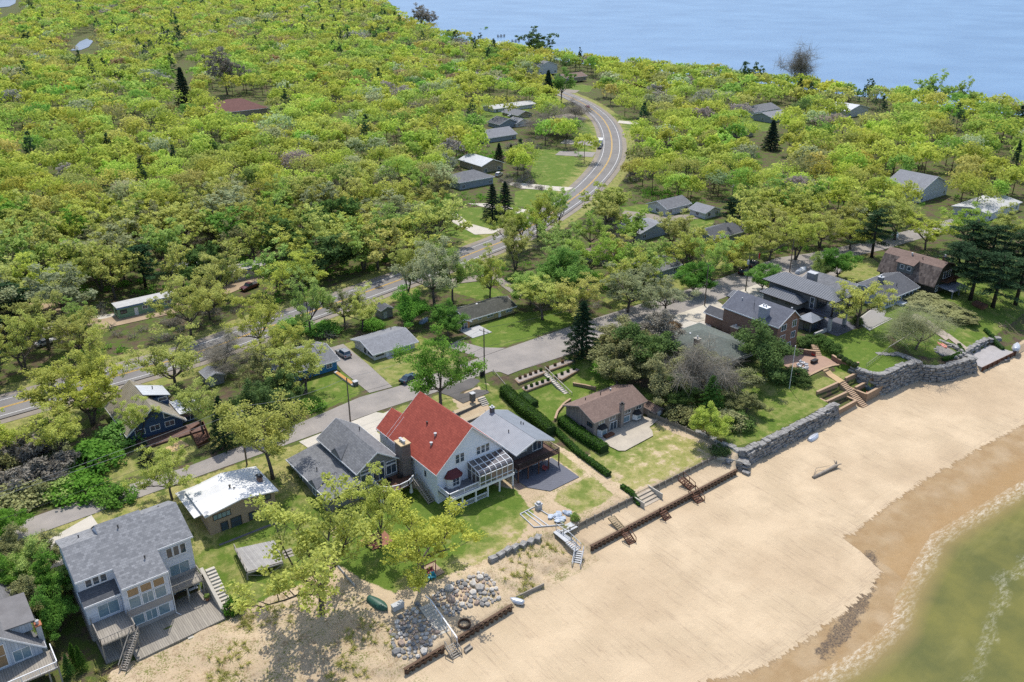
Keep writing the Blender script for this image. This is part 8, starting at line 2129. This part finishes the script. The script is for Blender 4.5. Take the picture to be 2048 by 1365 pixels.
# do not hide the clearings, houses and roads that the photo shows
DD = np.hypot(XS, YS)
def proj(x, y, z):
    X_ = _rt[0]*x+_rt[1]*y; Y_ = _fw[0]*x+_fw[1]*y; h = CAMZ-z; d = Y_*_c+h*_s
    return 1024+FPX*X_/d, 682.5+FPX*(h*_c-Y_*_s)/d, d
rs = np.random.RandomState(77)
def shore2(y): return shx(y)
RAD = SS*.5*(1.24+np.clip(rs.normal(size=XS.shape),-1.6,2)*.24)+.6
HT = np.interp(DD, [300, 800, 1400], [12.0, 13.5, 15.5])*(.55+.45*RAD/SS*1.5)+rs.normal(size=XS.shape)*1.2
HT = np.where(XS > shore2(YS)-45, HT*.72, HT)
keep = np.ones(XS.shape, bool)
for zf in (.35, .62, .9):
    u, v, d = proj(XS, YS, 6+HT*zf); rp = RAD*FPX/d*.35
    for poly in VIS: keep &= sdf(poly, u, v) < -rp
# the view over the lake: nothing taller than the shore trees of the photograph
XS, YS, SS, HT, RAD, DD = (a[keep] for a in (XS, YS, SS, HT, RAD, DD))
print('wood trees', len(XS))
order = np.argsort(DD)
COLS = ['yellow green','golden green','lime green','bright green','olive','copper','silver green','bare grey','deep green','dark green']
CW_ = np.array([.60,.09,.12,.045,.04,.012,.03,.015,.015,.03])
# species gather in stands
nz1 = np.sin(XS*.021+1.7)*np.cos(YS*.017+.4)+np.sin(XS*.007-YS*.011); kind_i = np.zeros(len(XS), int)
rsel = rs.random(len(XS)); 
for i in range(len(XS)):
    w = CW_.copy()
    if nz1[i] > .75: w[2] *= 3.2; w[3] *= 3
    if nz1[i] < -.8: w[6] *= 3; w[1] *= 2.5; w[7] *= 2
    if DD[i] > 700: w[9] *= 3.2; w[4] *= 1.6; w[5] *= 1.6
    w /= w.sum(); kind_i[i] = int(np.searchsorted(np.cumsum(w), rsel[i]))
kind_i = np.minimum(kind_i, 9)
LM = [('the mint mobile home', P(290,620)), ('the cream mobile home', P(495,560)), ('the navy blue house', P(320,850)), ('the bright blue house', P(630,720)), ('the white cottage', P(765,680)), ('the yellow cottage', P(975,630)),
      ('the forked cottonwood', P(870,615)), ('the two blue spruces', P(995,435)), ('the grey hip roofed house', P(950,370)), ('the white metal roofed barn', P(985,335)), ('the highway bend', P(1240,330)), ('the pickup truck', P(1200,300)),
      ('the white garage', P(1425,430)), ('the white walled house', P(1356,425)), ('the red flag', P(1515,525)), ('the covered boat', P(1603,540)), ('the tall dark pine', P(1743,515)), ('the white two storey house', P(1865,395)),
      ('the brown barn like house', P(1830,540)), ('the lone tall spruce', P(1541,300)), ('the right picture edge', P(2040,470)), ('the left picture edge', P(0,520)), ('the brown cottage under oaks', P(1225,520)), ('the drive corner pole', P(1409,612)),
      ('the left bend of the sandy track', P(130,620)), ('the maroon pickup', P(500,578)), ('the highway left of the trailers', P(10,800)), ('the local street end', P(1760,505)), ('the house roof in the oaks', P(1310,475)), ('the far left wood corner', P(-20,640))]
KMAP = {'yellow green':'oak','golden green':'oak','lime green':'oak','bright green':'tall','olive':'oak','copper':'round','silver green':'tall','bare grey':'bare','deep green':'round','dark green':'pine'}
SPN = {'oak':'oak','tall':'tall tree','round':'rounded tree','bare':'leafless tree','pine':'pine'}
NI = 160
counts = {}; ind = order[:NI]
for i in ind:
    x, y = float(XS[i]), float(YS[i]); col = COLS[kind_i[i]]; kd = KMAP[col]
    lm = min(LM, key=lambda l: math.hypot(l[1][0]-x, l[1][1]-y)); dx = _rt[0]*(x-lm[1][0])+_rt[1]*(y-lm[1][1]); dy = _fw[0]*(x-lm[1][0])+_fw[1]*(y-lm[1][1])
    rel = ('behind' if dy > 0 else 'in front of') if abs(dy) > abs(dx) else ('right of' if dx > 0 else 'left of')
    key = (col, rel, lm[0]); counts[key] = counts.get(key, 0)+1; c = counts[key]
    ordw = ['','second ','third ','fourth ','fifth ','sixth ','seventh ','eighth ','ninth ','tenth ','eleventh ','twelfth ','thirteenth ','fourteenth ','fifteenth ','sixteenth ','seventeenth ','eighteenth ','nineteenth ','twentieth '][min(19, c-1)]
    szw = 'tall' if HT[i] > 12.2 else 'low' if HT[i] < 9.8 else 'middling'
    plant(kd, x, y, float(HT[i]), float(RAD[i])*(1 if kd != 'pine' else .75), col, f'{ordw}{col} {SPN[kd]} {rel} {lm[0]}, {szw}', 'tree', 'trees of the wood behind the houses', lod=0 if DD[i] < 230 else 1, rg=rg, bark=BARKD if kd == 'pine' else None)
# everything farther: one mass
def lowtree(kind, seed, lod):
    rs = np.random.RandomState(seed); rg = random.Random(seed)
    n, size, ncl = {3:(1000,.62,40), 0:(480,.98,30), 1:(250,1.4,20), 2:(110,2.1,13)}[lod]
    if kind == 'con':
        f = rs.random(ncl*2); az = rs.random(ncl*2)*6.28; L = (1-f)*.9+.08
        cl = np.stack([np.cos(az)*L*.75, np.sin(az)*L*.75, .12+f*.86], 1); rr = .14+.2*(1-f); per = max(2, n//(ncl*2)); size *= .75; fl = .35
    else:
        d = rs.normal(size=(ncl,3)); d /= np.linalg.norm(d,axis=1)[:,None]; d[:,2] = np.abs(d[:,2])*1.0-.15
        cl = d*np.array([.74,.74,.34])*(.75+.3*rs.random(ncl))[:,None]; cl[:,2] += .60; rr = np.full(ncl, .27)*(.8+.5*rs.random(ncl)); per = n//ncl; fl = .42
    # unit crown: radius 1, height 1; leaf sizes in metres are applied afterwards
    C = np.repeat(cl, per, 0); Rr = np.repeat(rr, per); k = len(C); dd = rs.normal(size=(k,3)); dd /= np.linalg.norm(dd,axis=1)[:,None]
    Pt = C + dd*(Rr*rs.random(k)**.45)[:,None]*np.array([1,1,fl])
    cd_ = Pt-np.array([0,0,.45]); cd_ /= np.linalg.norm(cd_,axis=1)[:,None]; nr = rs.normal(size=(k,3))*.6+dd*.6+cd_*.7; nr[:,2] += .5; nr /= np.linalg.norm(nr,axis=1)[:,None]; t = np.cross(nr, rs.normal(size=(k,3))); t /= np.linalg.norm(t,axis=1)[:,None]; b = np.cross(nr, t)
    s = size*(.55+.8*rs.random(k)); return Pt, t*(s/2)[:,None], b*(s/2)[:,None]
rest = order[NI:]
LOW = {(k, s, l): lowtree(k, s*3+1, l) for k in ('dec','con') for s in range(7) for l in (0,1,2,3)}
TINT = {'yellow green':(.46,.53,.10),'golden green':(.47,.48,.13),'lime green':(.39,.53,.11),'bright green':(.24,.40,.08),'olive':(.35,.37,.14),'copper':(.36,.28,.14),'silver green':(.42,.47,.25),'bare grey':(.34,.31,.27),'deep green':(.17,.27,.08),'dark green':(.06,.11,.055)}
VS, CS = [], []
trs = np.random.RandomState(5)
for i in rest:
    col = COLS[kind_i[i]]; lod = 3 if DD[i] < 360 else 0 if DD[i] < 540 else 1 if DD[i] < 900 else 2
    Pt, t, b = LOW[('con' if col == 'dark green' else 'dec', trs.randint(7), lod)]
    a = trs.rand()*6.28; c, s = math.cos(a), math.sin(a); Rm = np.array([[c,-s,0],[s,c,0],[0,0,1]]).T
    sc = np.array([RAD[i], RAD[i], HT[i]]) if col != 'dark green' else np.array([RAD[i]*.6, RAD[i]*.6, HT[i]*1.25])
    p = (Pt*sc)@Rm + np.array([XS[i], YS[i], H(XS[i], YS[i])]); t = t@Rm; b = b@Rm
    q = np.stack([p-t*.9-b*.5, p+t*.2-b, p+t+b*.2, p-t*.1+b], 1).reshape(-1,3)
    cc = np.array(TINT[col])*(.84+.28*trs.rand())*(1+.05*trs.normal(size=3)); cv = np.repeat((.92+.16*trs.rand(len(p)))[:,None]*cc, 4, 0)
    VS.append(q); CS.append(cv)
    if lod != 2:
        x, y, z = XS[i], YS[i], H(XS[i], YS[i]); w = .22
        for aa in (0, 1.57):
            dx, dy = math.cos(aa)*w, math.sin(aa)*w
            VS.append(np.array([(x-dx,y-dy,z-.3),(x+dx,y+dy,z-.3),(x+dx*.5,y+dy*.5,z+HT[i]*.7),(x-dx*.5,y-dy*.5,z+HT[i]*.7)])); CS.append(np.tile([.09,.075,.06], (4,1)))
VS = np.concatenate(VS); CS = np.clip(np.concatenate(CS), .01, .8)
print('forest quads', len(VS)//4)
k = N('distant_foliage'); at = k.n('ShaderNodeAttribute'); at.attribute_name = 'tint'
df = k.n('ShaderNodeBsdfDiffuse'); k.l(at.outputs['Color'], df.inputs['Color']); tr = k.n('ShaderNodeBsdfTranslucent'); k.l(at.outputs['Color'], tr.inputs['Color'])
mx = k.n('ShaderNodeMixShader'); mx.inputs[0].default_value = .5; k.l(df.outputs[0], mx.inputs[1]); k.l(tr.outputs[0], mx.inputs[2]); k.l(mx.outputs[0], k.out.inputs[0])
me = np_mesh('forest', VS, np.arange(len(VS)).reshape(-1,4), k.m, False)
ca = me.color_attributes.new('tint', 'FLOAT_COLOR', 'POINT'); ca.data.foreach_set('color', np.concatenate([CS, np.ones((len(CS),1))], 1).astype(np.float32).ravel())
fo = bpy.data.objects.new('forest', me); COL.objects.link(fo); tag(fo, 'distant yellow green woodland stretching to the lake shore', 'forest', kind='stuff')
# undergrowth in the near wood and marram grass on the dunes
def scatter(name, label, cat, pts, rad, per, size, colour, flat=.5, elong=1.0, upb=.3):
    rs = np.random.RandomState(len(pts)+3); C = [(x, y, H(x, y)+rad*.35) for x, y in pts]
    co = leafcloud(rs, np.array(C), [rad]*len(C), per, size, flat, elong, upb)
    o = bpy.data.objects.new(name, mesh_from(name, co, LEAF[colour])); COL.objects.link(o); tag(o, label, cat, kind='stuff')
rs = np.random.RandomState(9); A = rs.uniform(-20, 330, 5200); B = rs.uniform(120, 330, 5200)
ok = ~((A > 58) & (A < 132) & (B < 178)) & (sdf(STREET, A, B) < -2.5) & ((B > 148) | ((A < 9) & (B > 112)) | ((A > 122) & (A < 150) & (B < 134)))
for poly in GRASS: ok &= sdf(poly, A, B) < -.8
dm = np.full(A.shape, 1e9)
for i in range(len(HWY)-1): dm = np.minimum(dm, np.hypot(A-HWY[i][0], B-HWY[i][1]))
ok &= dm > 9
for hx, hy in HB: ok &= np.hypot(A-hx, B-hy) > 10
A, B = A[ok], B[ok]; clump = np.sin(A*.13)*np.cos(B*.11)+np.sin(A*.05+B*.07)
s1 = clump > .25; scatter('undergrowth', 'low bright green undergrowth between the trunks of the wood', 'undergrowth', list(zip(A[s1], B[s1])), 1.5, 46, .42, 'bright green', .55)
s1 = clump < -.6; scatter('undergrowth', 'brownish leafless underbrush between the trunks of the wood', 'undergrowth', list(zip(A[s1], B[s1])), 1.4, 40, .5, 'bare grey', .55, 6)
rs = np.random.RandomState(19); pts = []
for _ in range(2600):
    x, y = rs.uniform(-10, 82), rs.uniform(72, 106)
    if x < 46 or (x > 63 and y > 82 and y < 91):
        if math.sin(x*.6+2)*math.sin(y*.5)+math.sin(x*.21-y*.3) > .25+rs.rand()*.9 and y > 74: pts.append((x, y))
scatter('dune_grass', 'sparse straw and green marram grass tufts on the dunes', 'grass', pts, .28, 16, .34, 'golden green', .8, 5, 0)
